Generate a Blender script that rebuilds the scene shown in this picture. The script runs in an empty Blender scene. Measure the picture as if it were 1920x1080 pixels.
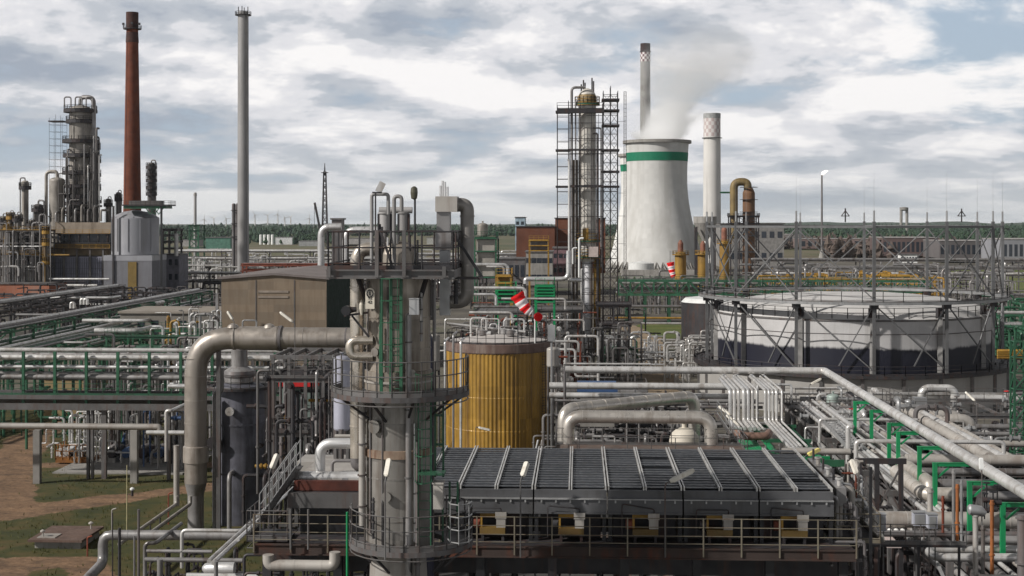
import bpy, math, random
import numpy as np
from mathutils import Vector as V, Matrix
rnd = random.Random(7)
SC = bpy.context.scene
COL = SC.collection
# ---------------------------------------------------------------- camera
F, TH, HC, HY = 2637.0, math.atan(125/2637.0), 25.0, 415.0
cam = bpy.data.cameras.new('camera'); co = bpy.data.objects.new('camera', cam); COL.objects.link(co)
cam.sensor_width = 36.0; cam.lens = 36.0*F/1920; cam.clip_start = .5; cam.clip_end = 30000
cam.shift_y = -(540-HY)/1920
co.location = (0, 0, HC); co.rotation_euler = (math.radians(90), 0, TH); SC.camera = co
# ---------------------------------------------------------------- sun, sky
SUN = V((-.80, -.42, .62)).normalized()
sl = bpy.data.lights.new('sun', 'SUN'); so = bpy.data.objects.new('sun', sl); COL.objects.link(so)
sl.energy = 4.4; sl.angle = math.radians(2); sl.color = (1, .965, .915)
so.rotation_euler = SUN.to_track_quat('Z', 'Y').to_euler(); so.location = (-40, -20, 80)
W = bpy.data.worlds.new('World'); SC.world = W; W.use_nodes = True
nt = W.node_tree; N = nt.nodes; L = nt.links; N.clear()
def nd(t, **k):
    n = N.new(t)
    for a, b in k.items():
        if a.startswith('i_'):
            n.inputs[a[2:].replace('_', ' ')].default_value = b
        else: setattr(n, a, b)
    return n
def mth(op, a, b=None, c=None, clamp=False):
    n = N.new('ShaderNodeMath'); n.operation = op; n.use_clamp = clamp
    for i, q in enumerate((a, b, c)):
        if q is None: continue
        if isinstance(q, (int, float)): n.inputs[i].default_value = q
        else: L.new(q, n.inputs[i])
    return n.outputs[0]
def ramp(fac, stops, interp='EASE'):
    n = N.new('ShaderNodeValToRGB'); n.color_ramp.interpolation = interp
    e = n.color_ramp.elements
    while len(e) < len(stops): e.new(.5)
    for k, (p, c) in zip(e, stops):
        k.position = p; k.color = (c, c, c, 1) if isinstance(c, (int, float)) else (*c, 1)
    L.new(fac, n.inputs[0]); return n.outputs[0]
def mixc(f, a, b, bt='MIX'):
    n = N.new('ShaderNodeMix'); n.data_type = 'RGBA'; n.blend_type = bt
    for i, q in ((0, f), (6, a), (7, b)):
        if isinstance(q, (int, float)): n.inputs[i].default_value = q
        elif isinstance(q, tuple): n.inputs[i].default_value = (*q, 1)
        else: L.new(q, n.inputs[i])
    return n.outputs[2]
sky = nd('ShaderNodeTexSky', sky_type='NISHITA', sun_disc=False, sun_elevation=math.asin(SUN.z), sun_rotation=math.atan2(SUN.x, SUN.y), air_density=1.2, dust_density=1.5)
tc = nd('ShaderNodeTexCoord'); sep = nd('ShaderNodeSeparateXYZ'); L.new(tc.outputs['Generated'], sep.inputs[0])
dz = mth('MAXIMUM', sep.outputs[2], 0.0)
lv = mth('LOGARITHM', mth('ADD', dz, .06), math.e)
def cvec(a, b, off):
    c = nd('ShaderNodeCombineXYZ')
    L.new(mth('ADD', mth('MULTIPLY', sep.outputs[0], a), off), c.inputs[0]); L.new(mth('MULTIPLY', sep.outputs[1], a), c.inputs[1]); L.new(mth('MULTIPLY', lv, b), c.inputs[2])
    return c.outputs[0]
def noise(vec, s, det=6, rough=.55, dist=0):
    n = nd('ShaderNodeTexNoise', i_Scale=s, i_Detail=det, i_Roughness=rough, i_Distortion=dist); L.new(vec, n.inputs['Vector']); return n.outputs[0]
n1 = noise(cvec(5.0, 2.6, 3.1), 1.0, 9, .56, .15)      # the cloud deck
n2 = noise(cvec(15, 6.5, 9.0), 1.0, 8, .6, .15)        # billows on it
n3 = noise(cvec(2.6, 2.0, 21.0), 1.0, 3, .5)           # wide light and dark areas
lv = mth('ADD', lv, .16); n1u = noise(cvec(5.0, 2.6, 3.1), 1.0, 7, .56, .15)   # the same deck a little higher up: tops are lit, bases grey
band = ramp(dz, [(0, .66), (.03, .60), (.05, .57), (.075, .57), (.10, .63), (.2, .62)], 'LINEAR')
cov = mth('ADD', mth('ADD', n1, mth('MULTIPLY', mth('SUBTRACT', n2, .5), .34)), mth('SUBTRACT', band, .5))
cmask = ramp(cov, [(.44, 0), (.57, 1)])
up = mth('MULTIPLY', mth('SUBTRACT', n1, n1u), .95)
lay = ramp(dz, [(0, .56), (.028, .56), (.05, .44), (.07, .46), (.09, .555), (.16, .58), (.4, .5)], 'LINEAR')     # a darker layer between two bright ones
lit = ramp(mth('ADD', mth('ADD', mth('ADD', mth('MULTIPLY', n2, .42), mth('MULTIPLY', n3, .58)), up), mth('SUBTRACT', lay, .5)), [(.38, (3.6, 4.05, 4.8)), (.48, (5.2, 5.5, 6.0)), (.555, (7.5, 7.5, 7.8)), (.64, (9.6, 9.4, 9.35))])
blue = mixc(.84, sky.outputs[0], (4.2, 5.1, 6.3))
base = mixc(cmask, blue, lit)
hz = ramp(dz, [(0, 1), (.030, .35), (.06, 0)])
base = mixc(mth('MULTIPLY', hz, .5), base, (7.0, 7.15, 7.2))
over = ramp(dz, [(.17, 1), (.45, .20)], 'LINEAR')      # unseen sky above the view darkened to cut fill light on the plant
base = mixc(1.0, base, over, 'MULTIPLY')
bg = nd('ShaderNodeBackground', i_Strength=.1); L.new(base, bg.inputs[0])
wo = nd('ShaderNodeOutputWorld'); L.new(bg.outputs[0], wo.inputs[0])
SC.view_settings.view_transform = 'Standard'; SC.view_settings.look = 'None'; SC.view_settings.exposure = .06; SC.view_settings.gamma = 1
SC.cycles.use_denoising = True; SC.cycles.max_bounces = 10; SC.cycles.volume_step_rate = 2.0; SC.cycles.volume_bounces = 10
# ---------------------------------------------------------------- pixel of the 1920x1080 photo -> place in the plant
CT, ST = math.cos(TH), math.sin(TH)
def P(px, py, Y):
    a = ((px or 990)-960)/F; t = Y/(a*ST+CT)
    return V((t*(a*CT-ST), Y, HC-(py-HY)/F*t))
def fwd(p): return -p.x*ST+p.y*CT
def X(px, Y): return P(px, 0, Y).x
def G(px, py, z=0.0):
    t = (HC-z)*F/(py-HY); a = (px-960)/F
    return V((t*(a*CT-ST), t*(a*ST+CT), z))
def PX(w, Y): return w*Y/F
def R(px, py, Y, *mv):
    p = P(px, py, Y); o = [p]
    for a, v in zip(mv[::2], mv[1::2]):
        p = p.copy()
        if a == 'x': p.x = X(v, p.y)
        elif a == 'z': p.z = HC-(v-HY)/F*fwd(p)
        elif a == 'y': p.y = v
        elif a == 'g': p.z = v
        o.append(p)
    return o
# ---------------------------------------------------------------- mesh builder
ORG = {}
class MB:
    def __init__(s): s.v = []; s.f = []; s.s = []
    def add(s, vs, fs, sm=False):
        b = len(s.v); s.v += [tuple(q) for q in vs]
        for f in fs: s.f.append(tuple(i+b for i in f)); s.s.append(sm)
        return s
    def box(s, x0, x1, y0, y1, z0, z1):
        if x0 > x1: x0, x1 = x1, x0
        if y0 > y1: y0, y1 = y1, y0
        if z0 > z1: z0, z1 = z1, z0
        return s.add([(x0,y0,z0),(x1,y0,z0),(x1,y1,z0),(x0,y1,z0),(x0,y0,z1),(x1,y0,z1),(x1,y1,z1),(x0,y1,z1)],
                     [(0,3,2,1),(4,5,6,7),(0,1,5,4),(1,2,6,5),(2,3,7,6),(3,0,4,7)])
    def bar(s, p, q, w, h=None):
        p, q = V(p), V(q); h = h or w; d = (q-p).normalized()
        u = d.cross(V((0,0,1)))
        u = V((1,0,0)) if u.length < 1e-3 else u.normalized()
        n = u.cross(d); o = [u*a*w/2+n*b*h/2 for a, b in ((-1,-1),(1,-1),(1,1),(-1,1))]
        return s.add([p+k for k in o]+[q+k for k in o], [(3,2,1,0),(4,5,6,7),(0,1,5,4),(1,2,6,5),(2,3,7,6),(3,0,4,7)])
    def sweep(s, pts, rad, n=10, caps=True):
        pts = [V(p) for p in pts]; T = []
        for i in range(len(pts)):
            a = pts[max(0, i-1)]; b = pts[min(len(pts)-1, i+1)]; T.append((b-a).normalized())
        u = T[0].orthogonal().normalized(); vs = []
        for i, p in enumerate(pts):
            if i: u = T[i-1].rotation_difference(T[i]) @ u
            w = T[i].cross(u)
            r = rad[i] if isinstance(rad, (list, tuple)) else rad
            vs += [p+(u*math.cos(2*math.pi*k/n)+w*math.sin(2*math.pi*k/n))*r for k in range(n)]
        fs = [(i*n+k, i*n+(k+1) % n, (i+1)*n+(k+1) % n, (i+1)*n+k) for i in range(len(pts)-1) for k in range(n)]
        s.add(vs, fs, True)
        if caps:
            s.add(vs[:n], [tuple(range(n))[::-1]]); s.add(vs[-n:], [tuple(range(n))])
        return s
    def cyl(s, p, q, r, r2=None, n=12, caps=True): return s.sweep([p, q], [r, r if r2 is None else r2], n, caps)
    def tube(s, pts, r, n=10, bend=None, k=5):
        pts = [V(p) for p in pts]; B = bend or r*3; o = [pts[0]]
        for i in range(1, len(pts)-1):
            a, c, b = pts[i-1], pts[i], pts[i+1]; d0, d1 = (a-c), (b-c)
            if d0.length < 1e-4 or d1.length < 1e-4: continue
            ang = d0.angle(d1)
            if ang > 3.1: continue
            t = min(B/math.tan(ang/2), d0.length*.49, d1.length*.49)
            p0, p1 = c+d0.normalized()*t, c+d1.normalized()*t
            for j in range(k+1):
                f = j/k; o.append(p0.lerp(c, f).lerp(c.lerp(p1, f), f))
        o.append(pts[-1]); return s.sweep(o, r, n)
    def lathe(s, c, prof, n=24, caps=True):
        c = V(c); vs = []
        for r, z in prof: vs += [(c.x+r*math.cos(2*math.pi*k/n), c.y+r*math.sin(2*math.pi*k/n), c.z+z) for k in range(n)]
        for i in range(len(prof)-1):
            sm = True
            s.add(vs[i*n:(i+2)*n], [(k, (k+1) % n, n+(k+1) % n, n+k) for k in range(n)], sm)
        if caps:
            if prof[0][0] > 1e-3: s.add(vs[:n], [tuple(range(n))[::-1]])
            if prof[-1][0] > 1e-3: s.add(vs[-n:], [tuple(range(n))])
        return s
    def dome(s, c, r, h, n=24, k=5):
        return s.lathe(c, [(max(.001, r*math.cos(math.pi/2*i/k)), h*math.sin(math.pi/2*i/k)) for i in range(k+1)], n, False)
    def poly(s, pts, z0, z1):
        n = len(pts); vs = [(p[0],p[1],z0) for p in pts]+[(p[0],p[1],z1) for p in pts]
        return s.add(vs, [tuple(range(n))[::-1], tuple(range(n, 2*n))]+[(i, (i+1) % n, n+(i+1) % n, n+i) for i in range(n)])
    def rail(s, pts, h=1.1, sp=1.5, r=.022, mid=2, n=5):
        pts = [V(p) for p in pts]
        for a, b in zip(pts, pts[1:]):
            m = max(1, round((b-a).length/sp))
            for i in range(m+1):
                q = a.lerp(b, i/m); s.cyl(q, q+V((0,0,h)), r*1.2, n=n, caps=False)
            for j in range(mid+1):
                z = V((0,0,h*(1-j*.42))); s.cyl(a+z, b+z, r, n=n)
            s.bar(a+V((0,0,.07)), b+V((0,0,.07)), .012, .14)
        return s
    def ring(s, c, r, z, t, h, a0=0, a1=2*math.pi, n=28):
        m = n; vs = []; c = V(c); full = a1-a0 > 6.2
        for k in range(m+1):
            a = a0+(a1-a0)*k/m; ca, sa = math.cos(a), math.sin(a)
            vs += [(c.x+(r)*ca, c.y+r*sa, z), (c.x+(r+t)*ca, c.y+(r+t)*sa, z), (c.x+(r+t)*ca, c.y+(r+t)*sa, z+h), (c.x+r*ca, c.y+r*sa, z+h)]
        fs = []
        for k in range(m):
            b = 4*k
            for i in range(4): fs.append((b+i, b+4+i, b+4+(i+1) % 4, b+(i+1) % 4))
        if not full: fs += [(0,3,2,1)[::-1], tuple(4*m+i for i in (0,3,2,1))]
        return s.add(vs, fs)
    def arc(s, c, r, z, a0, a1, n=16):
        return [V((c[0]+r*math.cos(a0+(a1-a0)*k/n), c[1]+r*math.sin(a0+(a1-a0)*k/n), z)) for k in range(n+1)]
    def ladder(s, p, z1, w=.5, d=(0,-1), cage=True, r=.025):
        p = V(p); dx = V((d[1], -d[0], 0)); dv = V((d[0], d[1], 0))
        for k in (-1, 1): s.bar(p+dx*k*w/2, V((p.x, p.y, z1))+dx*k*w/2, r*2)
        z = p.z+.3
        while z < z1:
            q = V((p.x, p.y, z)); s.cyl(q-dx*w/2, q+dx*w/2, r*.7, n=4); z += .3
        if cage:
            z = p.z+2.2; n = 8
            hoops = []
            while z < z1+.9:
                pts = [V((p.x, p.y, z))+dx*(w*.7)*math.cos(math.pi*k/n)+dv*(.75*math.sin(math.pi*k/n)) for k in range(n+1)]
                s.sweep(pts, r*.8, 4); hoops.append(pts); z += .9
            if len(hoops) > 1:
                for k in (1, 3, 4, 5, 7): s.sweep([hoops[0][k], hoops[-1][k]], r*.6, 4)
        return s
    def build(s, name, mat, parent=None, org=None):
        a = np.array(s.v)
        if parent is not None: o = V(org) if org else ORG[parent.name]
        elif org: o = V(org)
        else: o = V(((a[:,0].min()+a[:,0].max())/2, (a[:,1].min()+a[:,1].max())/2, a[:,2].min()))
        me = bpy.data.meshes.new(name); me.from_pydata([tuple(q) for q in (a-np.array(o))], [], s.f)
        me.polygons.foreach_set('use_smooth', s.s); me.materials.append(mat)
        if any(s.s): me.set_sharp_from_angle(angle=math.radians(38))
        ob = bpy.data.objects.new(name, me); COL.objects.link(ob); ORG[ob.name] = V(o)
        if parent is not None:
            ob.parent = parent; ob.location = V(o)-ORG[parent.name]
        else: ob.location = o
        return ob
    def solo(s, name, mat, label=None, cat=None, group=None, kind=None, org=None):
        return tag(s.build(name, mat, None, org), label, cat, group, kind)
def tag(o, label=None, cat=None, group=None, kind=None):
    for k, q in (('label', label), ('category', cat), ('group', group), ('kind', kind)):
        if q: o[k] = q
    return o
def thing(name, label, cat, loc, group=None):
    o = bpy.data.objects.new(name, None); COL.objects.link(o); o.location = loc; o.empty_display_size = .3
    ORG[o.name] = V(loc); return tag(o, label, cat, group)
def dup(o, loc=None, par=None, label=None, group=None):
    c = o.copy(); COL.objects.link(c)
    if par is not None: c.parent = par
    if loc is not None: c.location = loc; ORG[c.name] = V(loc)
    if label: c['label'] = label
    if group: c['group'] = group
    for ch in [q for q in COL.objects if q.parent is o]: dup(ch, None, c)
    return c
# ---------------------------------------------------------------- materials
def newmat(name):
    global N, L
    m = bpy.data.materials.new(name); m.use_nodes = True; N = m.node_tree.nodes; L = m.node_tree.links
    return m, N['Principled BSDF']
def scl(vec, x, y, z):
    n = nd('ShaderNodeVectorMath', operation='MULTIPLY'); L.new(vec, n.inputs[0]); n.inputs[1].default_value = (x, y, z); return n.outputs[0]
def mat(name, c, r=.6, m=0., v=.3, sc=.8, dirt=None, da=.35, streak=.12, panel=None, pv=.25, bump=0.):
    M, b = newmat(name)
    geo = nd('ShaderNodeNewGeometry'); pos = geo.outputs['Position']
    oi = nd('ShaderNodeObjectInfo'); ad = nd('ShaderNodeVectorMath', operation='ADD'); L.new(pos, ad.inputs[0])
    k = nd('ShaderNodeVectorMath', operation='SCALE'); k.inputs[0].default_value = (37, 21, 53); L.new(oi.outputs['Random'], k.inputs['Scale']); L.new(k.outputs[0], ad.inputs[1]); pos = ad.outputs[0]
    a = noise(pos, sc, 6, .6); lo = tuple(q*(1-v) for q in c); hi = tuple(min(1, q*(1+v)) for q in c)
    col = mixc(ramp(a, [(.3, 0), (.7, 1)], 'LINEAR'), lo, hi)
    # every object a little lighter or darker than its neighbour of the same paint
    col = mixc(1.0, col, ramp(oi.outputs['Random'], [(0, .82), (1, 1.12)], 'LINEAR'), 'MULTIPLY')
    if panel:
        t = nd('ShaderNodeTexCoord'); s2 = nd('ShaderNodeSeparateXYZ'); L.new(t.outputs['Object'], s2.inputs[0])
        an = mth('FLOOR', mth('MULTIPLY', mth('ARCTAN2', s2.outputs[1], s2.outputs[0]), panel[0]/6.2832))
        zz = mth('FLOOR', mth('DIVIDE', s2.outputs[2], panel[1]))
        w = nd('ShaderNodeTexWhiteNoise', noise_dimensions='3D'); cb = nd('ShaderNodeCombineXYZ'); L.new(an, cb.inputs[0]); L.new(zz, cb.inputs[1]); L.new(cb.outputs[0], w.inputs['Vector'])
        col = mixc(1.0, col, ramp(w.outputs['Value'], [(0, 1-pv), (1, 1+pv)], 'LINEAR'), 'MULTIPLY')
    if dirt:
        d = noise(scl(pos, 1, 1, streak), sc*2.6, 7, .65)
        col = mixc(mth('MULTIPLY', ramp(d, [(.47, 0), (.68, 1)]), da), col, dirt)
    L.new(col, b.inputs['Base Color']); b.inputs['Metallic'].default_value = m
    rr = ramp(noise(pos, sc*3, 4), [(.3, max(.05, r-.12)), (.7, min(1, r+.14))], 'LINEAR'); L.new(rr, b.inputs['Roughness'])
    if bump:
        bp = nd('ShaderNodeBump', i_Strength=.5, i_Distance=bump); L.new(noise(pos, sc*4, 5), bp.inputs['Height']); L.new(bp.outputs[0], b.inputs['Normal'])
    return M
RUST = (.10, .035, .015); SOOT = (.03, .028, .026)
m_alu = mat('weathered_aluminium_cladding', (.52, .49, .45), .42, .55, .16, .5, (.17, .13, .10), .45)
m_alub = mat('bright_aluminium_cladding', (.66, .65, .64), .36, .6, .12, .5, (.28, .25, .22), .35)
m_pipe = mat('grey_painted_pipe', (.26, .25, .245), .42, .4, .25, .5, (.09, .06, .045), .65)
m_pipew = mat('pale_pipe', (.60, .585, .565), .36, .4, .2, .5, (.20, .15, .11), .55)
m_piped = mat('dark_pipe', (.15, .14, .14), .55, .2, .3, .5, RUST, .4)
m_beige = mat('beige_insulation', (.37, .345, .315), .55, .2, .2, .4, (.16, .11, .08), .5)
m_steel = mat('grey_structural_steel', (.125, .12, .118), .55, .3, .25, .7, RUST, .4)
m_dark = mat('dark_structural_steel', (.036, .034, .037), .6, .2, .3, .7, RUST, .4)
m_galv = mat('galvanised_steel', (.36, .36, .36), .45, .5, .2, .8, (.15, .13, .12), .3)
m_green = mat('dark_green_paint', (.020, .095, .048), .5, 0, .3, .6, (.04, .04, .03), .5)
m_greenb = mat('bright_green_paint', (.004, .22, .075), .45, 0, .15, .6, (.02, .08, .04), .3)
m_yel = mat('ochre_paint', (.32, .18, .025), .6, 0, .3, .5, RUST, .5)
m_rust = mat('rusty_red_steel', (.17, .04, .02), .8, 0, .4, .9, (.05, .025, .02), .5)
m_conc = mat('concrete', (.27, .255, .235), .85, 0, .2, .5, (.11, .10, .09), .45)
m_white = mat('white_paint', (.78, .78, .76), .5, 0, .08, .5, (.35, .33, .3), .3)
m_lamp = mat('lamp_housing', (.70, .66, .58), .5, 0, .15, 2, (.3, .22, .14), .4)
m_blue = mat('blue_paint', (.035, .075, .17), .5, 0, .2, 1)
m_red = mat('red_paint', (.60, .02, .02), .5, 0, .1, 1)
m_black = mat('black_paint', (.012, .012, .014), .5, 0, .2, 1)
m_cream = mat('cream_board', (.55, .50, .42), .6, 0, .1, 1)
def pipe(pts, r, m, label, name='pipe', group=None, bend=None, n=10, rings=0, cat='pipe', k=5, rw=None):
    b = MB().tube(pts, r, n, bend, k)
    if rings:
        for a, c in zip(pts, pts[1:]):
            a, c = V(a), V(c); ln = (c-a).length; q = rings/2
            d = (c-a).normalized()
            while q < ln-(bend or r*3)*.6:
                b.cyl(a+d*(q-.04), a+d*(q+.04), r*1.025, n=n); q += rings
    return b.solo(name, m, label, cat, group)
# ================================================================ ground, hills, woods
def groundmat(name, cols, sc, bump=.05):
    M, b = newmat(name); geo = nd('ShaderNodeNewGeometry'); pos = geo.outputs['Position']
    a = noise(pos, sc, 8, .62, .4); col = ramp(a, cols, 'LINEAR')
    f = noise(pos, sc*14, 6, .7); col = mixc(1.0, col, ramp(f, [(.3, .72), (.7, 1.25)], 'LINEAR'), 'MULTIPLY')
    L.new(col, b.inputs['Base Color']); b.inputs['Roughness'].default_value = .95
    bp = nd('ShaderNodeBump', i_Strength=.6, i_Distance=bump); L.new(f, bp.inputs['Height']); L.new(bp.outputs[0], b.inputs['Normal'])
    return M
g_field = groundmat('fields', [(.30, (.045, .060, .018)), (.45, (.085, .085, .035)), (.55, (.13, .105, .06)), (.7, (.06, .08, .02))], .006)
g_yard = groundmat('plant_yard_gravel', [(.30, (.045, .04, .032)), (.45, (.085, .075, .06)), (.55, (.13, .115, .09)), (.68, (.04, .05, .014))], .03)
g_pave = groundmat('oily_concrete', [(.3, (.03, .028, .027)), (.6, (.06, .056, .052)), (.75, (.04, .03, .025))], .12)
g_path = groundmat('sandy_path', [(.3, (.20, .145, .09)), (.55, (.27, .20, .13)), (.7, (.16, .12, .07))], .15)
g_grass = groundmat('rough_grass', [(.3, (.045, .07, .008)), (.5, (.085, .105, .015)), (.7, (.13, .12, .03))], .08)
def sheet(name, x0, x1, y0, y1, z, m, nx=1, ny=1):
    b = MB(); vs = [(x0+(x1-x0)*i/nx, y0+(y1-y0)*j/ny, z) for j in range(ny+1) for i in range(nx+1)]
    b.add(vs, [(j*(nx+1)+i, j*(nx+1)+i+1, (j+1)*(nx+1)+i+1, (j+1)*(nx+1)+i) for j in range(ny) for i in range(nx)])
    return b.solo(name, m, kind='structure')
sheet('ground', -9000, 9000, -60, 12000, 0, g_field, 12, 12)
sheet('plant_yard', -330, 330, 20, 900, .03, g_yard, 4, 8)
sheet('concrete_apron', -16, 75, 25, 128, .06, g_pave, 4, 4)
# rough grass with a sandy track in the open corner
def seg_d(p, pl):
    best = 9e9
    for (a, wa), (b, wb) in zip(pl, pl[1:]):
        ab = b-a; t = max(0, min(1, (p-a).dot(ab)/ab.length_squared)); best = min(best, ((p-a)-ab*t).length/(wa+(wb-wa)*t))
    return best
def g2(px, py): q = G(px, py); return V((q.x, q.y))
TR = [[(g2(-260, 925), 3.0), (g2(0, 965), 3.4), (g2(150, 945), 2.6), (g2(300, 925), 2.2), (g2(420, 912), 2.0)],
      [(g2(-80, 1110), 3.2), (g2(0, 1060), 2.8), (g2(150, 1055), 1.6), (g2(200, 1100), 1.6)],
      [(g2(20, 950), 2.6), (g2(10, 880), 3.0), (g2(60, 820), 2.6), (g2(130, 790), 2.0), (g2(200, 765), 1.6)],
      [(g2(90, 873), 1.6), (g2(400, 873), 1.6)]]
from mathutils import noise as mn
bb = MB(); x0, x1, y0, y1, st = -95, -14, 84, 185, .6
nx, ny = int((x1-x0)/st), int((y1-y0)/st); vs = []; dirt = []
for j in range(ny+1):
    for i in range(nx+1):
        x, y = x0+i*st, y0+j*st; p = V((x, y))
        vs.append((x, y, .07+.05*mn.noise(V((x*.3, y*.3, 0)))))
        d = min(seg_d(p, t) for t in TR)+.38*mn.fractal(V((x*.16, y*.16, 3)), 1, 2, 5)
        dirt.append(max(0, min(1, (1.12-d)/.42)))
bb.add(vs, [(j*(nx+1)+i, j*(nx+1)+i+1, (j+1)*(nx+1)+i+1, (j+1)*(nx+1)+i) for j in range(ny) for i in range(nx)], True)
M, b = newmat('grass_and_sand'); geo = nd('ShaderNodeNewGeometry'); pos = geo.outputs['Position']
at = nd('ShaderNodeAttribute', attribute_name='dirt')
f1 = noise(pos, .35, 8, .65, .3); f2 = noise(pos, 2.5, 7, .7)
gr = ramp(f1, [(.28, (.017, .022, .002)), (.45, (.036, .040, .003)), (.58, (.065, .052, .008)), (.72, (.10, .06, .02))], 'LINEAR')
sd = ramp(f2, [(.3, (.105, .058, .028)), (.5, (.18, .105, .056)), (.7, (.25, .155, .088))], 'LINEAR'); f3 = noise(scl(pos, .35, .7, 1), 1.0, 7, .65, .8); sd = mixc(1.0, sd, ramp(f3, [(.35, .55), (.6, 1.2)], 'LINEAR'), 'MULTIPLY')
k = ramp(mth('ADD', at.outputs['Fac'], mth('MULTIPLY', mth('SUBTRACT', f2, .5), 1.1)), [(.32, 0), (.68, 1)])
col = mixc(k, gr, sd); col = mixc(1.0, col, ramp(noise(pos, 9, 6, .75), [(.3, .68), (.72, 1.25)], 'LINEAR'), 'MULTIPLY')
L.new(col, b.inputs['Base Color']); b.inputs['Roughness'].default_value = .95
bp = nd('ShaderNodeBump', i_Strength=.5, i_Distance=.04); L.new(f2, bp.inputs['Height']); L.new(bp.outputs[0], b.inputs['Normal'])
o = bb.solo('grass_ground', M, kind='structure'); o.data.attributes.new('dirt', 'FLOAT', 'POINT').data.foreach_set('value', dirt)
rg = random.Random(12); gb = MB(); stx = nx+1
for _ in range(15000):
    i = int(rg.random()*nx); j = int(rg.random()**1.3*ny); k = j*stx+i
    if dirt[k] > .35 and rg.random() > .06: continue
    x, y, z_ = vs[k]; x += rg.random()*st; y += rg.random()*st
    if mn.noise(V((x*.5, y*.5, 7))) < -.15: continue
    for q in range(3):
        a = rg.random()*6.28; h = rg.uniform(.10, .34); w = .03; lx, ly = rg.uniform(-.12, .12), rg.uniform(-.12, .12)
        gb.add([(x-w*math.cos(a), y-w*math.sin(a), z_-.03), (x+w*math.cos(a), y+w*math.sin(a), z_-.03), (x+lx, y+ly, z_+h)], [(0, 1, 2)])
M, b = newmat('grass_blades'); geo = nd('ShaderNodeNewGeometry'); L.new(ramp(noise(geo.outputs['Position'], .8, 6, .7), [(.35, (.04, .05, .006)), (.52, (.075, .078, .01)), (.68, (.15, .125, .04))], 'LINEAR'), b.inputs['Base Color']); b.inputs['Roughness'].default_value = .8
gb.solo('grass', M, 'rough tufted grass around the pit cover and the sandy track', 'grass', None, 'stuff')
# patches of path and grass in the middle distance
def patch(name, px, z, m):
    q0 = [G(a, c) for a, c in px]; q = []
    for i, a in enumerate(q0):
        c = q0[(i+1) % len(q0)]
        for k in range(14): f = a.lerp(c, k/14); q.append(f+V((mn.noise(f*.13)*1.6+mn.noise(f*.6)*.7, mn.noise(f*.13+V((9, 0, 0)))*4+mn.noise(f*.6)*1.5, 0)))
    MB().add([(p.x, p.y, z) for p in q], [tuple(range(len(q)))[::-1]]).solo(name, m, kind='structure')
patch('path', [(1165, 612), (1225, 612), (1268, 690), (1275, 760), (1330, 800), (1180, 800), (1205, 690)], .07, g_path)
patch('grass_verge', [(1195, 608), (1340, 604), (1345, 632), (1245, 636), (1215, 628)], .09, g_grass)
patch('lawn', [(1090, 818), (1260, 818), (1290, 850), (1085, 850)], .09, g_grass)
patch('far_meadow', [(1730, 505), (1960, 500), (2060, 560), (1800, 552)], .09, g_grass)
# distant ridges
def hill(name, px0, px1, Y, ytop, amp, m, seed):
    b = MB(); n = 60; rows = [(-900, 0), (-300, .7), (0, 1), (500, .8), (1400, 0)]; vs = []
    for dy, k in rows:
        for i in range(n+1):
            px = px0+(px1-px0)*i/n; p = P(px, ytop-amp*mn.fractal(V((i*.16, seed, dy*.0008)), 1, 2, 4), Y+dy)
            e = min(1, i/6, (n-i)/6)
            vs.append((p.x, p.y, max(0, p.z*k*e)-2 if k else -2))
    b.add(vs, [(j*(n+1)+i, j*(n+1)+i+1, (j+1)*(n+1)+i+1, (j+1)*(n+1)+i) for j in range(len(rows)-1) for i in range(n)], True)
    b.solo(name, m, kind='structure')
g_hill = groundmat('wooded_hill', [(.3, (.02, .04, .022)), (.7, (.045, .065, .035))], .01, .3)
hill('hill', 300, 1100, 7200, 420, 4, g_hill, 1.3); hill('hill', 1330, 2300, 6400, 416, 3.5, g_hill, 5.1); hill('hill', -700, 360, 6800, 420, 4, g_hill, 9.7)
def leafmat(name, a, c):
    M, b = newmat(name); geo = nd('ShaderNodeNewGeometry')
    L.new(ramp(noise(geo.outputs['Position'], .06, 6, .7), [(.35, a), (.65, c)], 'LINEAR'), b.inputs['Base Color']); b.inputs['Roughness'].default_value = .9; return M
f_con = leafmat('conifer_foliage', (.014, .036, .022), (.038, .068, .034)); f_bare = leafmat('bare_twigs', (.075, .055, .045), (.12, .09, .075))
def wood(name, n, yf, wed, hh, m, seed, label):
    r = random.Random(seed); b = MB()
    for _ in range(n):
        Y = yf[0]+(yf[1]-yf[0])*r.random()**1.7; px = r.uniform(*wed); x = X(px, Y); h = r.uniform(*hh)*(1+.25*mn.noise(V((x*.004, Y*.004, seed)))); h *= r.choice((.6, .8, 1, 1, 1.15)); w = h*r.uniform(.2, .42); k = 6
        vs = []
        for z, q in ((.06, .55), (.3, 1), (.62, .72), (.86, .34)):
            a0 = r.random()*6; vs += [(x+w*q*r.uniform(.7, 1.25)*math.cos(a0+6.283*i/k), Y+w*q*r.uniform(.7, 1.25)*math.sin(a0+6.283*i/k), h*(z+r.uniform(-.05, .05))) for i in range(k)]
        vs.append((x, Y, h)); fs = [(j*k+i, j*k+(i+1) % k, (j+1)*k+(i+1) % k, (j+1)*k+i) for j in range(3) for i in range(k)]+[(3*k+i, 3*k+(i+1) % k, 4*k) for i in range(k)]
        b.add(vs, fs)
    b.solo(name, m, label, 'wood', None, 'stuff')
wood('far_forest', 5200, (2350, 4600), (-400, 2300), (9, 18), f_con, 3, 'dark green conifer forest along the horizon')
wood('far_forest', 900, (1500, 2300), (1440, 2200), (8, 14), f_con, 4, 'green tree belt behind the low sheds')
wood('bare_wood', 330, (900, 1700), (1540, 1800), (4, 13), f_bare, 5, 'leafless brown trees around the dark low sheds')
wood('bare_wood', 350, (1250, 1900), (1420, 1570), (6, 12), f_bare, 6, 'leafless brown trees behind the flare stack')
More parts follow.
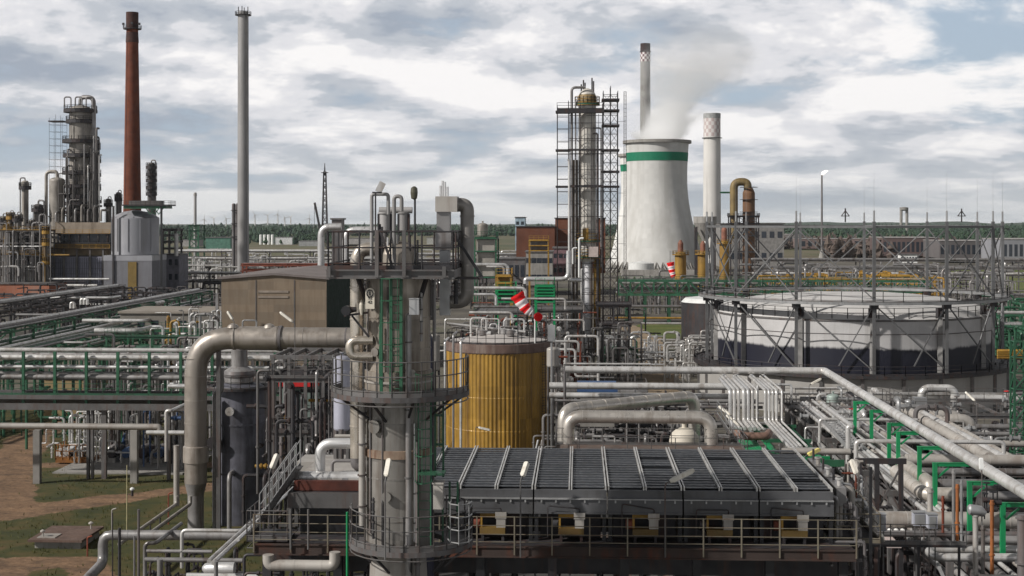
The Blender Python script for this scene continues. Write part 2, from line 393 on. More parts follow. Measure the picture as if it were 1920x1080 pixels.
wood('bare_wood', 300, (1500, 2200), (300, 640), (7, 12), f_con, 8, 'bushy green trees behind the far white tanks')
wood('scrub', 90, (470, 620), (1155, 1240), (.8, 2.6), leafmat('scrub_leaves', (.04, .06, .02), (.09, .09, .04)), 9, 'low green scrub at the foot of the white cooling tower')
# ================================================================ cooling tower, chimneys
def ctower(name, pc, Y, wtop, wbase, wthr, ytop, ybase, label, bands):
    c = P(pc, ybase, Y); c.z = 0; z1 = P(pc, ytop, Y).z; T = thing(name, label, 'cooling tower', c)
    rt, rb, rm = PX(wtop, Y)/2, PX(wbase, Y)/2, PX(wthr, Y)/2; zt = .72*z1
    def rad(z):
        if z < zt: k = (zt-z)/zt; return math.sqrt(rm*rm+(rb*rb-rm*rm)*k*k)
        k = (z-zt)/(z1-zt); return math.sqrt(rm*rm+(rt*rt-rm*rm)*k*k)
    za, zb = P(pc, bands[0], Y).z, P(pc, bands[1], Y).z
    zs = [z1*i/40 for i in range(41)]
    def shell(a, bz, off=0):
        q = [a]+[z for z in zs if a < z < bz]+[bz]; return [(rad(z)+off, z) for z in q]
    MB().lathe(c, shell(2.5, z1), 72, False).build('shell', m_tow, T)
    MB().lathe(c, [(rad(z)-.8, z) for z in [z1-25, z1]], 72, False).build('inner_wall', m_conc, T)
    MB().lathe(c, shell(zb, za, .12), 72, False).build('green_band', m_band, T)
    MB().ring(c, rt-.9, z1-.6, 2.2, 1.4, n=64).build('rim', m_conc, T)
    b = MB()
    for k in range(48):
        a = 2*math.pi*k/48; r0, r1 = rad(0)+1.5, rad(5)-.4
        for d in (-.06, .06): b.cyl((c.x+r0*math.cos(a), c.y+r0*math.sin(a), 0), (c.x+r1*math.cos(a+d), c.y+r1*math.sin(a+d), 5.2), .35, n=6)
    b.build('column_ring', m_conc, T)
    return c, rt, z1
m_tow = mat('whitewashed_concrete', (.64, .63, .605), .85, 0, .07, .05, (.36, .345, .32), .55, .035, (40, 2.4), .05)
m_band = mat('green_band_paint', (.0, .17, .085), .7, 0, .12, .2)
tw = ctower('cooling_tower', 1232, 700, 118, 188, 112, 267, 503, 'white hyperbolic cooling tower with green band and steaming top', (287, 303))
ctower('cooling_tower', 1215, 800, 106, 150, 100, 292, 498, 'white cooling tower mostly hidden behind the green banded one', (309, 322))
def chimney(name, px, Y, wt, wb, ytop, label, m, extra=None, n=24):
    c = P(px, 430, Y); c.z = 0; z1 = P(px, ytop, Y).z; rt, rb = PX(wt, Y)/2, PX(wb, Y)/2; T = thing(name, label, 'chimney', c)
    s = 6 if z1 > 30 else 3
    MB().lathe(c, [(rb+(rt-rb)*i/s, z1*i/s) for i in range(s+1)]+[(rt*.8, z1), (rt*.8, z1-2)], n).build('shaft', m, T)
    return T, c, z1, rt, rb
def checker(name, ka, kb, cell):
    M, b = newmat(name); t = nd('ShaderNodeTexCoord'); s2 = nd('ShaderNodeSeparateXYZ'); L.new(t.outputs['Object'], s2.inputs[0])
    an = mth('FLOOR', mth('MULTIPLY', mth('ARCTAN2', s2.outputs[1], s2.outputs[0]), cell[0]/6.2832)); zz = mth('FLOOR', mth('DIVIDE', s2.outputs[2], cell[1]))
    w = mth('GREATER_THAN', mth('FLOORED_MODULO', mth('ADD', an, zz), 2.0), .5); L.new(mixc(w, ka, kb), b.inputs['Base Color']); b.inputs['Roughness'].default_value = .8; return M
# brick chimney
m_brick = mat('red_brick', (.125, .033, .014), .9, 0, .25, .25, (.05, .02, .014), .5, .3, None, 0, .05)
T, c, z1, rt, rb = chimney('brick_chimney', 248, 450, 21, 39, 25, 'tall tapering red brick chimney with dark head', m_brick)
MB().lathe(c, [(rt*1.16, z1-9.5), (rt*1.02, z1-5), (rt*1.10, z1-4.6), (rt*1.10, z1+.3)], 24, False).build('head', mat('sooty_brick', (.05, .02, .015), .9), T)
b = MB(); b.ring(c, rt*1.05, z1-5.2, 1.0, .15); b.rail(b.arc(c, rt+1.1, z1-5.0, 0, 6.283), 1.1, 1.2, .05, 1); b.build('gallery', m_dark, T)
b = MB()
for a in (200, 285, 340):
    a = math.radians(a); r = rt+1.0; b.box(c.x+r*math.cos(a)-.3, c.x+r*math.cos(a)+.3, c.y+r*math.sin(a)-.3, c.y+r*math.sin(a)+.3, z1-3.9, z1-3.2)
b.build('warning_lamps', m_dark, T)
b = MB().ladder((c.x+rb*.35, c.y-rb-.2, 2), 30, .5, (0, -1), False, .04); b.build('ladder', m_dark, T)
b = MB(); b.sweep([(c.x-rt*.4*0-(rb+(rt-rb)*i/8)*.55, c.y-(rb+(rt-rb)*i/8)*.86, z1*i/8) for i in range(9)], .05, 4); b.build('lightning_cable', m_dark, T)
# grey steel chimney
m_gch = mat('grey_chimney_paint', (.30, .29, .285), .55, .1, .1, .15, (.16, .15, .14), .4, .1)
T, c, z1, rt, rb = chimney('steel_chimney', 456, 450, 20, 22, 22, 'slim smooth grey steel chimney behind the brown shed', m_gch)
b = MB(); b.ring(c, rt, z1-1.2, .9, .12); b.rail(b.arc(c, rt+.85, z1-1.1, 0, 6.283), 1.1, 1.1, .06, 1); b.build('gallery', m_dark, T)
b = MB()
for a in (0, 1.6, 3.2, 4.7): b.cyl((c.x+rt*.9*math.cos(a), c.y+rt*.9*math.sin(a), z1), (c.x+rt*.9*math.cos(a), c.y+rt*.9*math.sin(a), z1+1.6), .16, n=6)
b.build('lightning_rods', m_dark, T)
MB().bar((c.x+rt*.72, c.y-rt*.72, 0), (c.x+rt*.72, c.y-rt*.72, z1), .3, .25).build('cable_duct', m_steel, T)
# checkered power station chimneys
T, c, z1, rt, rb = chimney('power_station_chimney', 1210, 950, 18, 22, 82, 'grey chimney with red and white checks under a dark cap', mat('soot_streaked_concrete', (.25, .24, .225), .9, 0, .15, .06, (.12, .115, .11), .7, .12))
zc = P(1210, 116, 950).z; zk = P(1210, 98, 950).z
MB().lathe(c, [(rt*1.06, zc), (rt*1.03, zk)], 32, False).build('checker_band', checker('red_white_checks', (.75, .7, .68), (.10, .012, .02), (14, 1.65)), T, (c.x, c.y, zc))
MB().lathe(c, [(rt*1.16, zk), (rt*1.16, zk+.6), (rt*1.04, zk+.7), (rt*1.02, z1+.1), (rt*.8, z1+.1)], 32).build('cap', mat('dark_chimney_cap', (.035, .015, .015), .9), T)
T, c, z1, rt, rb = chimney('power_station_chimney', 1335, 850, 31, 34, 213, 'broad pale chimney with faded checks half hidden in steam', mat('pale_concrete', (.60, .58, .55), .85, 0, .08, .06, (.36, .33, .30), .5, .1), n=40)
zc = P(1335, 256, 850).z; zk = P(1335, 222, 850).z
MB().lathe(c, [(rt*1.02, zc), (rt*1.012, zk)], 40, False).build('checker_band', checker('faded_checks', (.60, .57, .55), (.45, .37, .36), (18, 2.2)), T, (c.x, c.y, zc))
MB().lathe(c, [(rt*1.03, zk), (rt*1.03, z1+.1), (rt*.85, z1+.1)], 40).build('cap', mat('grey_chimney_cap', (.30, .30, .295), .8), T)
b = MB(); b.ring(c, rt*1.02, zc-1, 1.0, .25, n=40); b.build('gallery', m_dark, T)
# ================================================================ builders for plant equipment
def frame(name, label, cat, xs, ys, zs, m, pw=.3, bh=.3, z0=0, decks=(), rails=(), brace=(), group=None, mr=None, md=None, rr=.025, T=None):
    """steel bents: posts at xs x ys, beams at every level, grating and handrails where asked"""
    xs, ys = sorted(xs), sorted(ys)
    T = T or thing(name, label, cat, ((xs[0]+xs[-1])/2, (ys[0]+ys[-1])/2, z0), group)
    for x in xs:
        for y in ys: MB().box(x-pw/2, x+pw/2, y-pw/2, y+pw/2, z0, zs[-1]-bh/2).build('post', m, T)
    for i, z in enumerate(zs):
        b = MB()
        for y in ys: b.box(xs[0]-pw, xs[-1]+pw, y-pw*.4, y+pw*.4, z-bh, z)
        for x in xs:
            for ya, yb in zip(ys, ys[1:]): b.box(x-pw*.35, x+pw*.35, ya+pw*.41, yb-pw*.41, z-bh*.97, z-.01)
        b.build('beam_level', m, T)
        if i in decks: MB().box(xs[0]-pw, xs[-1]+pw, ys[0]-pw, ys[-1]+pw, z+.003, z+.05).build('deck', md or m, T)
        if i in rails:
            x0, x1, y0, y1 = xs[0]-pw, xs[-1]+pw, ys[0]-pw, ys[-1]+pw
            MB().rail([(x0,y0,z+.05),(x1,y0,z+.05),(x1,y1,z+.05),(x0,y1,z+.05),(x0,y0,z+.05)], 1.1, 1.6, rr).build('railing', mr or m, T)
    if brace:
        b = MB(); lv = [z0]+list(zs)
        for y in (ys[0],):
            for k, (xa, xb) in enumerate(zip(xs, xs[1:])):
                for j in range(len(lv)-1):
                    if brace == 'x' or (k+j) % 2 == 0: b.bar((xa, y, lv[j]), (xb, y, lv[j+1]-bh), pw*.45)
                    if brace == 'x': b.bar((xb, y+.05, lv[j]), (xa, y+.05, lv[j+1]-bh), pw*.45)
        if b.v: b.build('bracing', m, T)
    return T
def vessel(name, label, cat, c, r, z0, z1, m, group=None, dome=.45, legs=0, bands=(), noz=True, n=24, base=0, mb=None, pipe_to=None):
    c = V((c[0], c[1], base)); T = thing(name, label, cat, c, group); h = r*dome
    pr = [(max(.01, r*math.sin(math.pi/2*i/4)), z0-base+h*(1-math.cos(math.pi/2*i/4))) for i in range(5)] if legs else [(r, z0-base)]
    pr += [(r*math.cos(math.pi/2*i/5) if i < 5 else .01, z1-base-h+h*math.sin(math.pi/2*i/5)) for i in range(6)]
    MB().lathe(c, pr, n).build('shell', m, T, c)
    if legs:
        for k in range(legs):
            a = 2*math.pi*k/legs+.6; q = V((c.x+r*.86*math.cos(a), c.y+r*.86*math.sin(a), base)); MB().cyl(q, (q.x, q.y, z0+h), .12+.02*r, n=6).build('leg', mb or m_steel, T)
    for z in bands: MB().ring(c, r*.995, z, r*.05+.03, .12, n=n).build('band', mb or m, T)
    if noz:
        MB().cyl((c.x, c.y, z1-.15), (c.x, c.y, z1+r*.35), r*.16, n=8).cyl((c.x, c.y, z1+r*.30), (c.x, c.y, z1+r*.36), r*.26, n=8).build('nozzle', mb or m, T)
    if pipe_to is not None:
        w = r*.22; a = V((c.x, c.y, z1-.1)); e = V((c.x+(r+w*2)*pipe_to[0], c.y+(r+w*2)*pipe_to[1], 0))
        MB().tube([a, a+V((0, 0, r*.8)), V((e.x, e.y, z1+r*.8-.1)), V((e.x, e.y, z0+.5))], w, 8).build('overhead_pipe', mb or m, T)
    return T
def column(name, label, px, Y, w, yt, yb, plats, m, mp, group=None, cat='column', hoops=0, side=1, rails=True, n=24):
    c = P(px, yb, Y); r = PX(w, Y)/2; z0, z1 = max(0, c.z), P(px, yt, Y).z; c.z = z0; T = thing(name, label, cat, c, group)
    pr = [(r, 0), (r, z1-z0-r*.5)]+[(r*math.cos(.314*i) if i < 5 else .01, z1-z0-r*.5+r*.5*math.sin(.314*i)) for i in range(1, 6)]
    MB().lathe(c, pr, n).build('shell', m, T, c)
    for (py, e, a0, a1) in plats:
        z = P(px, py, Y).z; ew = PX(e, Y); a0, a1 = math.radians(a0), math.radians(a1)
        p = MB().ring(c, r*1.01, z-(.9 if Y > 300 else .2), ew, .9 if Y > 300 else .2, a0, a1, 20).build('platform', mp, T)
        if rails: MB().rail(MB().arc(c, r+ew-.05, z+.02, a0, a1, 12), 1.2, 2.2, .07 if Y > 300 else .05, 2, 4).build('railing', mp, p)
    w2 = r*.2
    MB().tube([(c.x, c.y, z1-.2), (c.x, c.y, z1+r*.7), (c.x+side*(r+w2*1.6), c.y-r*.3, z1+r*.7), (c.x+side*(r+w2*1.6), c.y-r*.3, z0+1)], w2, 8).build('overhead_pipe', m_pipe, T)
    MB().ladder((c.x-side*r*.5, c.y-r-.25, z0), z1-.5, .6, (0, -1), False, .05).build('ladder', mp, T)
    for k in range(hoops):
        x = c.x+r*(-1.0+2*k/max(1, hoops-1)); a = r*.3
        MB().tube([(x-a, c.y-r*.5, z1-.6), (x-a, c.y-r*.5, z1+2.3), (x+a, c.y-r*.5, z1+2.3), (x+a, c.y-r*.5, z1-.6)], .22, 7).build('relief_pipe', m_pipe, T)
    return T
def scaffold(name, label, x0, x1, y0, y1, z0, z1, lift, bay, m, deckz=(), group=None, r=.06, dg=True):
    T = thing(name, label, 'scaffold', ((x0+x1)/2, (y0+y1)/2, z0), group)
    nx = max(1, round((x1-x0)/bay)); st = MB(); lg = MB(); br = MB(); ys = [y0, y1]
    for i in range(nx+1):
        x = x0+(x1-x0)*i/nx
        for y in ys: st.cyl((x, y, z0), (x, y, z1+(1.5 if i % 2 else .6)), r, n=5)
    z = z0+lift
    while z < z1+.1:
        for y in ys: lg.cyl((x0, y, z), (x1, y, z), r*.8, n=4)
        for i in range(nx+1): x = x0+(x1-x0)*i/nx; lg.cyl((x, y0, z), (x, y1, z), r*.8, n=4)
        if dg:
            for i in range(nx): xa = x0+(x1-x0)*i/nx; xb = x0+(x1-x0)*(i+1)/nx; br.cyl((xa, y0, z-lift), (xb, y0, z), r*.7, n=4); br.cyl((xb, y0, z-lift), (xa, y0, z), r*.7, n=4)
        z += lift
    st.build('standards', m, T); lg.build('ledgers', m, T)
    if br.v: br.build('diagonals', m, T)
    for z in deckz: MB().box(x0-.3, x1+.3, y0-.2, y1+.2, z, z+.35).build('deck', m_dark, T)
    return T
def block(name, label, cat, px0, px1, yt, yb, Y, dep, m, roof=None, mr=None, win=None, group=None, pitch=0, base=None):
    """a building whose front is the rectangle px0..px1, yt..yb at depth Y"""
    a, b_ = P(px0, yb, Y), P(px1, yt, Y); z0 = max(0, a.z) if base is None else base; z1 = b_.z; x0, x1 = a.x, b_.x
    T = thing(name, label, cat, ((x0+x1)/2, Y+dep/2, z0), group)
    MB().box(x0, x1, Y, Y+dep, z0, z1).build('wall', m, T)
    o = .3
    if pitch:
        xm = (x0+x1)/2; v = [(x0-o, Y-o, z1), (x1+o, Y-o, z1), (xm, Y-o, z1+pitch), (x0-o, Y+dep+o, z1), (x1+o, Y+dep+o, z1), (xm, Y+dep+o, z1+pitch)]
        MB().add(v, [(0, 1, 2), (5, 4, 3), (0, 2, 5, 3), (1, 4, 5, 2), (0, 3, 4, 1)]).build('roof', mr or m_steel, T)
    else: MB().box(x0-o, x1+o, Y-o, Y+dep+o, z1, z1+.35).build('roof', mr or m_steel, T)
    if win:
        nx, nz, w, h = win
        for i in range(nx):
            for j in range(nz):
                xc = x0+(x1-x0)*(i+.5)/nx; zc = z0+(z1-z0)*(j+.5)/nz; hw, hh = (x1-x0)/nx*w/2, (z1-z0)/nz*h/2
                MB().box(xc-hw, xc+hw, Y-.06, Y-.003, zc-hh, zc+hh).build('window', m_win, T)
    return T
m_win = mat('dark_window_glass', (.03, .035, .045), .15, 0, .2, 1)
m_colg = mat('stained_grey_column', (.30, .275, .245), .6, .25, .3, .25, (.075, .06, .05), .65, .15)
m_cold = mat('sooty_column', (.12, .11, .105), .6, .2, .35, .3, (.03, .028, .026), .6)
# ================================================================ old distillation unit, far left
Q = 420
column('distillation_column', 'stocky stained distillation column ringed with dark galleries, beside the brick chimney', 151, Q, 42, 197, 470,
    [(206, 10, 0, 360), (226, 6, 0, 360), (263, 12, 120, 400), (290, 11, 0, 360), (322, 12, 100, 380), (347, 11, 0, 360), (366, 8, 0, 360), (380, 12, 0, 360), (396, 12, 0, 360)], m_colg, m_dark, hoops=3)
column('reflux_column', 'dark slimmer column pressed against the right side of the stocky distillation column', 177, Q+4, 15, 262, 470, [(275, 4, 0, 360), (300, 5, 0, 360), (326, 5, 0, 360), (352, 5, 0, 360), (376, 6, 0, 360)], m_cold, m_dark)
scaffold('scaffold', 'thin scaffold on the left of the stocky distillation column', X(97, Q), X(121, Q), Q-2, Q+2, 8, P(0, 222, Q).z, 2.1, 1.9, m_dark, (P(0, 226, Q).z,), r=.05, dg=False)
for k, (px, y0, y1, w) in enumerate(((176, 255, 470, 3), (181, 240, 450, 4), (186, 290, 460, 3), (127, 280, 470, 3), (140, 300, 470, 2.5), (165, 310, 470, 3), (158, 270, 420, 2.5))):
    pipe(R(px, y1, Q-4.5, 'z', y0, 'y', Q-2.5), PX(w, Q)/2, (m_pipe, m_cold, m_pipew)[k % 3], 'riser pipe clinging to the stocky distillation column', 'riser_pipe', 'risers on the distillation column')
for py, x1 in ((302, 192), (341, 192), (352, 191)):
    a, b_ = P(174, py, Q), P(x1, py, Q); T = thing('side_gallery', 'small side gallery sticking out right of the distillation column', 'gallery', a, 'side galleries of the distillation column')
    MB().box(a.x, b_.x, Q-3.5, Q-1.5, a.z-.15, a.z).build('deck', m_dark, T); MB().rail([(a.x, Q-3.5, a.z), (b_.x, Q-3.5, a.z), (b_.x, Q-1.5, a.z)], 1.1, 1, .05, 1, 4).build('railing', m_dark, T); MB().bar((a.x, Q-2.5, a.z-2.2), (b_.x-.2, Q-2.5, a.z-.15), .18).build('bracket', m_dark, T)
vessel('drum', 'pale upright drum with a hooped pipe left of the stocky distillation column', 'vessel', P(107, 0, Q-3), PX(29, Q)/2, 4, P(0, 331, Q-3).z, m_colg, pipe_to=(-1, 0), bands=(20, 26))
column('stripper_column', 'thin grey column with a caged top platform at far left', 47, Q-5, 13, 338, 500, [(350, 5, 0, 360), (440, 4, 0, 360)], m_colg, m_dark, side=-1)
column('stripper_column', 'dark sooty column between the thin grey column and the drum', 72, Q-5, 18, 382, 500, [(392, 4, 0, 360), (432, 4, 0, 360)], m_cold, m_dark)
column('fractionator', 'small dark column with stacked galleries just right of the brick chimney', 284, Q+55, 13, 305, 470, [(y, 4, 0, 360) for y in (312, 325, 337, 350, 362)], m_cold, m_dark)
column('stripper_column', 'short pale column with rusty head left of the brick chimney', 203, Q, 9, 372, 520, [(382, 4, 0, 360)], m_colg, m_dark)
column('stripper_column', 'short black column touching the left side of the brick chimney', 222, Q, 9, 360, 480, [(372, 3, 0, 360)], m_cold, m_dark)
for i, (px, w, yt, mm) in enumerate(((6, 13, 405, m_colg), (20, 9, 398, m_cold), (33, 12, 402, m_colg), (14, 8, 420, m_yel), (58, 8, 412, m_colg), (86, 7, 425, m_cold))):
    column('absorber_column', ('grey column at the left edge with dark bands', 'dark slender column second from the left edge', 'broad grey column third from the left edge', 'ochre slender column tucked between grey columns at the left edge', 'pale slender column before the dark sooty column', 'sooty slender column beside the furnace block')[i], px, Q-12-2*i, w, yt, 530, [(yt+8, 4, 0, 360), (455, 4, 0, 360), (490, 4, 0, 360)], mm, (m_dark, m_yel)[i % 2])
# furnace block
z = lambda y, Y: P(0, y, Y).z
T = thing('furnace', 'big furnace block of grey lattice panels under tan ducts, left of the silo', 'furnace', (X(148, Q-14), Q-8, 0))
xa, xb, yy = X(97, Q-14), X(205, Q-14), Q-14
MB().box(xa, X(195, yy), yy, yy+16, 0, z(482, yy)).build('panel_wall', mat('lattice_panels', (.22, .22, .27), .6, .2, .1, .3, (.10, .10, .12), .4), T)
b = MB()
for i in range(25): x = xa+(X(195, yy)-xa)*i/24; b.box(x-.05, x+.05, yy-.09, yy-.004, 0, z(484, yy))
for i in range(9): q = z(484, yy)*i/9; b.box(xa, X(195, yy), yy-.16, yy-.092, q, q+.08)
b.build('lattice', mat('panel_frame', (.085, .085, .10), .6), T)
for i in range(5): x = xa+(X(195, yy)-xa)*i/4; MB().box(x-.25, x+.25, yy-.9, yy-.4, 0, z(468, yy)).build('buttress', m_steel, T)
MB().box(X(100, yy), xb, yy+1, yy+14, z(481, yy)+.1, z(456, yy)).build('upper_floor', m_yel if 0 else mat('tan_stained_panel', (.21, .16, .10), .8, 0, .3, .3, (.06, .045, .035), .6), T)
MB().box(X(103, yy), xb, yy+2, yy+12, z(456, yy), z(438, yy)).build('window_band', m_win, T)
for i in range(6): x = X(108+i*18, yy); MB().box(x-.2, x+.2, yy+1.6, yy+1.95, z(456, yy), z(438, yy)).build('mullion', m_steel, T)
MB().box(X(101, yy), X(206, yy), yy+1, yy+13, z(438, yy)+.003, z(417, yy)).build('duct', mat('tan_duct', (.27, .22, .17), .7, .1, .25, .3, (.10, .07, .045), .5), T)
for k, py in enumerate((438, 456, 466)):
    b = MB(); b.box(xa-.5, xb+.5, yy-1.2, yy+.8, z(py, yy)-.2, z(py, yy)+.001); g = b.build('gallery', m_dark, T); MB().rail([(xa-.5, yy-1.2, z(py, yy)), (xb+.5, yy-1.2, z(py, yy))], 1.1, 2, .05, 1, 4).build('railing', (m_yel, m_dark, m_yel)[k], g)
for i in range(8):
    x = 105+i*12; pipe(R(x, 415, yy+6, 'z', 398-(i*7) % 15, 'y', yy+12), .35, (m_pipe, m_colg, m_cold)[i % 3], 'short bent vent pipe above the furnace block', 'vent_pipe', 'vents on the furnace block')
block('brick_shed', 'long low orange and pink brick building at the left edge', 'building', -40, 92, 533, 560, 390, 14, mat('orange_brick', (.32, .12, .07), .9, 0, .35, .1, (.30, .20, .16), .7), win=None)
# more dense pipework round the unit
rn = random.Random(11)
for i in range(16):
    px = rn.uniform(0, 98); w = rn.choice((2, 2.5, 3, 4)); yt = rn.uniform(440, 500); Y = rn.uniform(395, 404)
    pipe(R(px, 560, Y, 'z', yt, 'x', px+rn.uniform(8, 26)*rn.choice((-1, 1)), 'z', 560 if rn.random() < .5 else yt+18), PX(w, Y)/2, rn.choice((m_pipew, m_pipe, m_cold, m_steel)), 'bent service pipe in front of the old distillation unit', 'service_pipe', 'service pipes of the old distillation unit', n=7)
for i, (a, c, py, w) in enumerate(((92, 205, 523, 4), (92, 182, 535, 5), (60, 130, 478, 3), (-20, 90, 462, 3), (-20, 70, 500, 3))):
    pipe(R(a, py, 398, 'x', c), PX(w, 398)/2, (m_alub, m_pipew, m_yel)[i % 3], ('bright pipe along the foot of the furnace lattice', 'fat bright pipe below the furnace lattice', 'thin pipe across the drum feet', 'ochre pipe crossing the left columns high up', 'pipe crossing the left columns lower down')[i], n=8)
frame('pipe_structure', 'dark steel frame full of columns at the left edge', 'frame', [X(p, Q-20) for p in (-5, 20, 45, 68, 92)], [Q-22, Q-16], [z(500, Q-20), z(478, Q-20), z(455, Q-20), z(432, Q-20)], m_steel, .35, .4, rails=(1, 3), decks=(1, 3), md=m_dark, mr=m_yel)
# ================================================================ silo on its square tower
S = 400; c = P(254, 0, S+7); zc = lambda y: P(254, y, S).z; r = PX(93, S)/2
T = thing('silo', 'round grey silo standing on a square concrete tower before the brick chimney', 'silo', (c.x, c.y, 0))
m_silo = mat('silo_grey', (.30, .30, .32), .5, .3, .08, .1, (.20, .19, .18), .5, .08)
MB().box(c.x-r, c.x+r, c.y-r, c.y+r, 0, zc(489)).build('tower_block', mat('grey_slab', (.155, .155, .17), .8, 0, .12, .2, (.11, .10, .10), .5, .1), T)
MB().box(c.x-r*1.01, c.x+r*1.01, c.y-r*1.01, c.y+r*1.01, zc(489)+.002, zc(479)).build('collar', m_silo, T)
MB().box(X(240, S-.2), X(256, S-.2), c.y-r-.25, c.y-r-.003, 0, zc(491)).build('ochre_strip', mat('ochre_sheet', (.20, .13, .03), .7, 0, .2, .5), T)
MB().box(X(249, S), X(251, S), c.y-r-.32, c.y-r-.252, 3, zc(540)).build('downpipe', m_steel, T)
h0 = zc(478)
MB().lathe((c.x, c.y, 0), [(r*.55, zc(487)), (r*.97, h0), (r*.97, zc(409)), (r*.80, zc(403)), (r*.5, zc(397)), (.05, zc(393))], 40).build('shell', m_silo, T, (c.x, c.y, 0))
for k in range(5):
    a = -math.pi*.5+(k-2)*.5; x, y = c.x+r*.985*math.cos(a), c.y+r*.985*math.sin(a); MB().box(x-.06, x+.06, y-.1, y+.1, h0+1, zc(410)).build('stiffener', m_silo, T)
b = MB()
for k in range(14):
    a = 2*math.pi*k/14; b.bar((c.x+r*.96*math.cos(a), c.y+r*.96*math.sin(a), zc(408)), (c.x+r*.55*math.cos(a), c.y+r*.55*math.sin(a), zc(398)), .15)
b.build('roof_ribs', m_silo, T)
yf = c.y-r*.6
T = thing('gallery_bridge', 'green gallery with dark railing running over the silo roof', 'gallery', P(270, 388, S))
MB().box(X(232, S), X(312, S), yf-3, yf+3, zc(391), zc(386)).build('girder', m_green, T)
MB().box(X(230, S), X(318, S), yf-3.4, yf+3.4, zc(386)+.003, zc(385)).build('deck', m_dark, T)
MB().rail([(X(230, S), yf-3.4, zc(385)), (X(318, S), yf-3.4, zc(385)), (X(318, S), yf+3.4, zc(385))], 1.3, 1.4, .06, 2, 4).build('railing', m_dark, T)
MB().box(X(240, S), X(300, S), yf-2, yf+1, zc(385)+.01, zc(376)).build('conveyor_housing', m_cold, T)
for px in (213, 303): MB().box(X(px, S)-.25, X(px, S)+.25, yf-3.2, yf-2.7, 0, zc(386)).build('mast', m_black if px > 300 else m_dark, T)
b = MB(); x = X(281, S)
for k in range(3): b.bar((X(274+8*k, S), yf-2.9, zc(391)), (X(282+8*k, S), yf-2.9, zc(402)), .2); b.bar((X(290+8*k, S), yf-2.9, zc(391)), (X(282+8*k, S), yf-2.9, zc(402)), .2)
b.build('underbracing', m_green, T)
block('service_building', 'grey service building with dark floors right behind the silo', 'building', 303, 336, 478, 560, 430, 10, mat('grey_violet_wall', (.17, .165, .19), .8), win=(3, 3, .5, .4))
frame('open_floors', 'open brown floors above the grey service building', 'frame', [X(306, 432), X(318, 432), X(330, 432)], [432, 438], [z(465, 432), z(452, 432), z(440, 432), z(430, 432)], m_cold, .5, .6, decks=(0, 1, 2, 3), rails=(3,))
pipe(R(331, 480, 428, 'z', 438), .55, m_pipew, 'white standpipe beside the grey service building', 'standpipe')
# ================================================================ far plant: racks, sheds, stacks
def hrack(label, px0, px1, Y, tiers, m, sp, dep, pipes, plabel, z0=0, pw=.35, posts=True, name='pipe_rack', lab=None):
    """a rack running left-right at depth Y; tiers are photo rows, pipes = (tier, share of depth, width px, material)"""
    xa, xb = X(px0, Y), X(px1, Y); zs = [P((px0+px1)/2, t, Y).z for t in tiers]; n = max(1, round((xb-xa)/sp))
    T = thing(name, label, 'pipe rack', ((xa+xb)/2, Y+dep/2, z0))
    for i in range(n+1):
        x = xa+(xb-xa)*i/n; b = MB()
        for y in (Y, Y+dep): b.box(x-pw/2, x+pw/2, y-pw/2, y+pw/2, z0, max(zs)+.3)
        for q in zs: b.box(x-pw*.4, x+pw*.4, Y+pw/2, Y+dep-pw/2, q-.35, q)
        b.build('bent', m, T)
    for q in zs:
        b = MB()
        for y in (Y, Y+dep): b.box(xa-.5, xb+.5, y-pw*.4-.12, y-pw*.4-.003, q-.3, q-.05)
        b.build('girder', m, T)
    for (t, k, w, mm) in pipes:
        r = PX(w, Y)/2; y = Y+dep*k; b = MB(); b.cyl((xa-.6, y, zs[t]+r), (xb+.6, y, zs[t]+r), r, n=8)
        x = xa+rn.uniform(2, 8)
        while x < xb: b.cyl((x-.1, y, zs[t]+r), (x+.1, y, zs[t]+r), r*1.12, n=8); x += rn.uniform(8, 16)
        b.solo('pipe', mm, plabel, 'pipe', lab or plabel.split(' on ')[-1])
    return T
A_, B_, C_, D_ = m_alub, m_pipew, m_pipe, m_piped
hrack('far pipe rack of bright pipes running behind the steel chimney', 333, 665, 560, (472, 486, 500), m_dark, 18, 7, [(0, .2, 3, A_), (0, .5, 4, B_), (0, .85, 3, C_), (1, .15, 4, B_), (1, .4, 3, C_), (1, .75, 5, C_), (2, .2, 4, A_), (2, .55, 5, D_), (2, .8, 4, C_)], 'bright pipe on the far rack behind the steel chimney')
hrack('dark pipe rack in front of the bright one left of the shed', 318, 470, 440, (513, 528), m_dark, 14, 5, [(0, .2, 4, B_), (0, .6, 3, C_), (1, .3, 3, C_), (1, .8, 4, D_)], 'pipe on the dark rack between silo and shed')
hrack('far pipe rack seen between the shed roof and the tower platform', 640, 985, 520, (478, 488, 500), m_dark, 18, 6, [(0, .2, 4, A_), (0, .7, 4, C_), (1, .2, 5, A_), (1, .7, 3, C_), (2, .3, 5, D_), (2, .8, 4, B_)], 'pipe on the far rack behind the tower platform')
hrack('rusty red pipe rack just above the shed roof', 455, 700, 330, (497, 507), m_rust, 12, 4, [(0, .2, 3, m_rust), (0, .7, 4, D_), (1, .4, 3, m_rust)], 'dull red pipe on the rusty rack above the shed roof')
hrack('long far pipe rack crossing behind the gasholder frame', 1415, 2010, 430, (489, 504, 516), m_steel, 16, 6, [(0, .15, 5, C_), (0, .5, 4, B_), (0, .85, 4, C_), (1, .2, 4, C_), (1, .6, 5, C_), (2, .3, 5, B_), (2, .75, 3, m_yel)], 'grey pipe on the far rack behind the gasholder')
hrack('low pipe rack with yellow pipes before the far right rack', 1430, 1740, 350, (526, 540), m_green, 14, 5, [(0, .15, 4, m_yel), (0, .45, 4, B_), (0, .8, 4, C_), (1, .2, 4, m_green), (1, .6, 5, C_)], 'pipe on the green legged rack behind the gasholder dome')
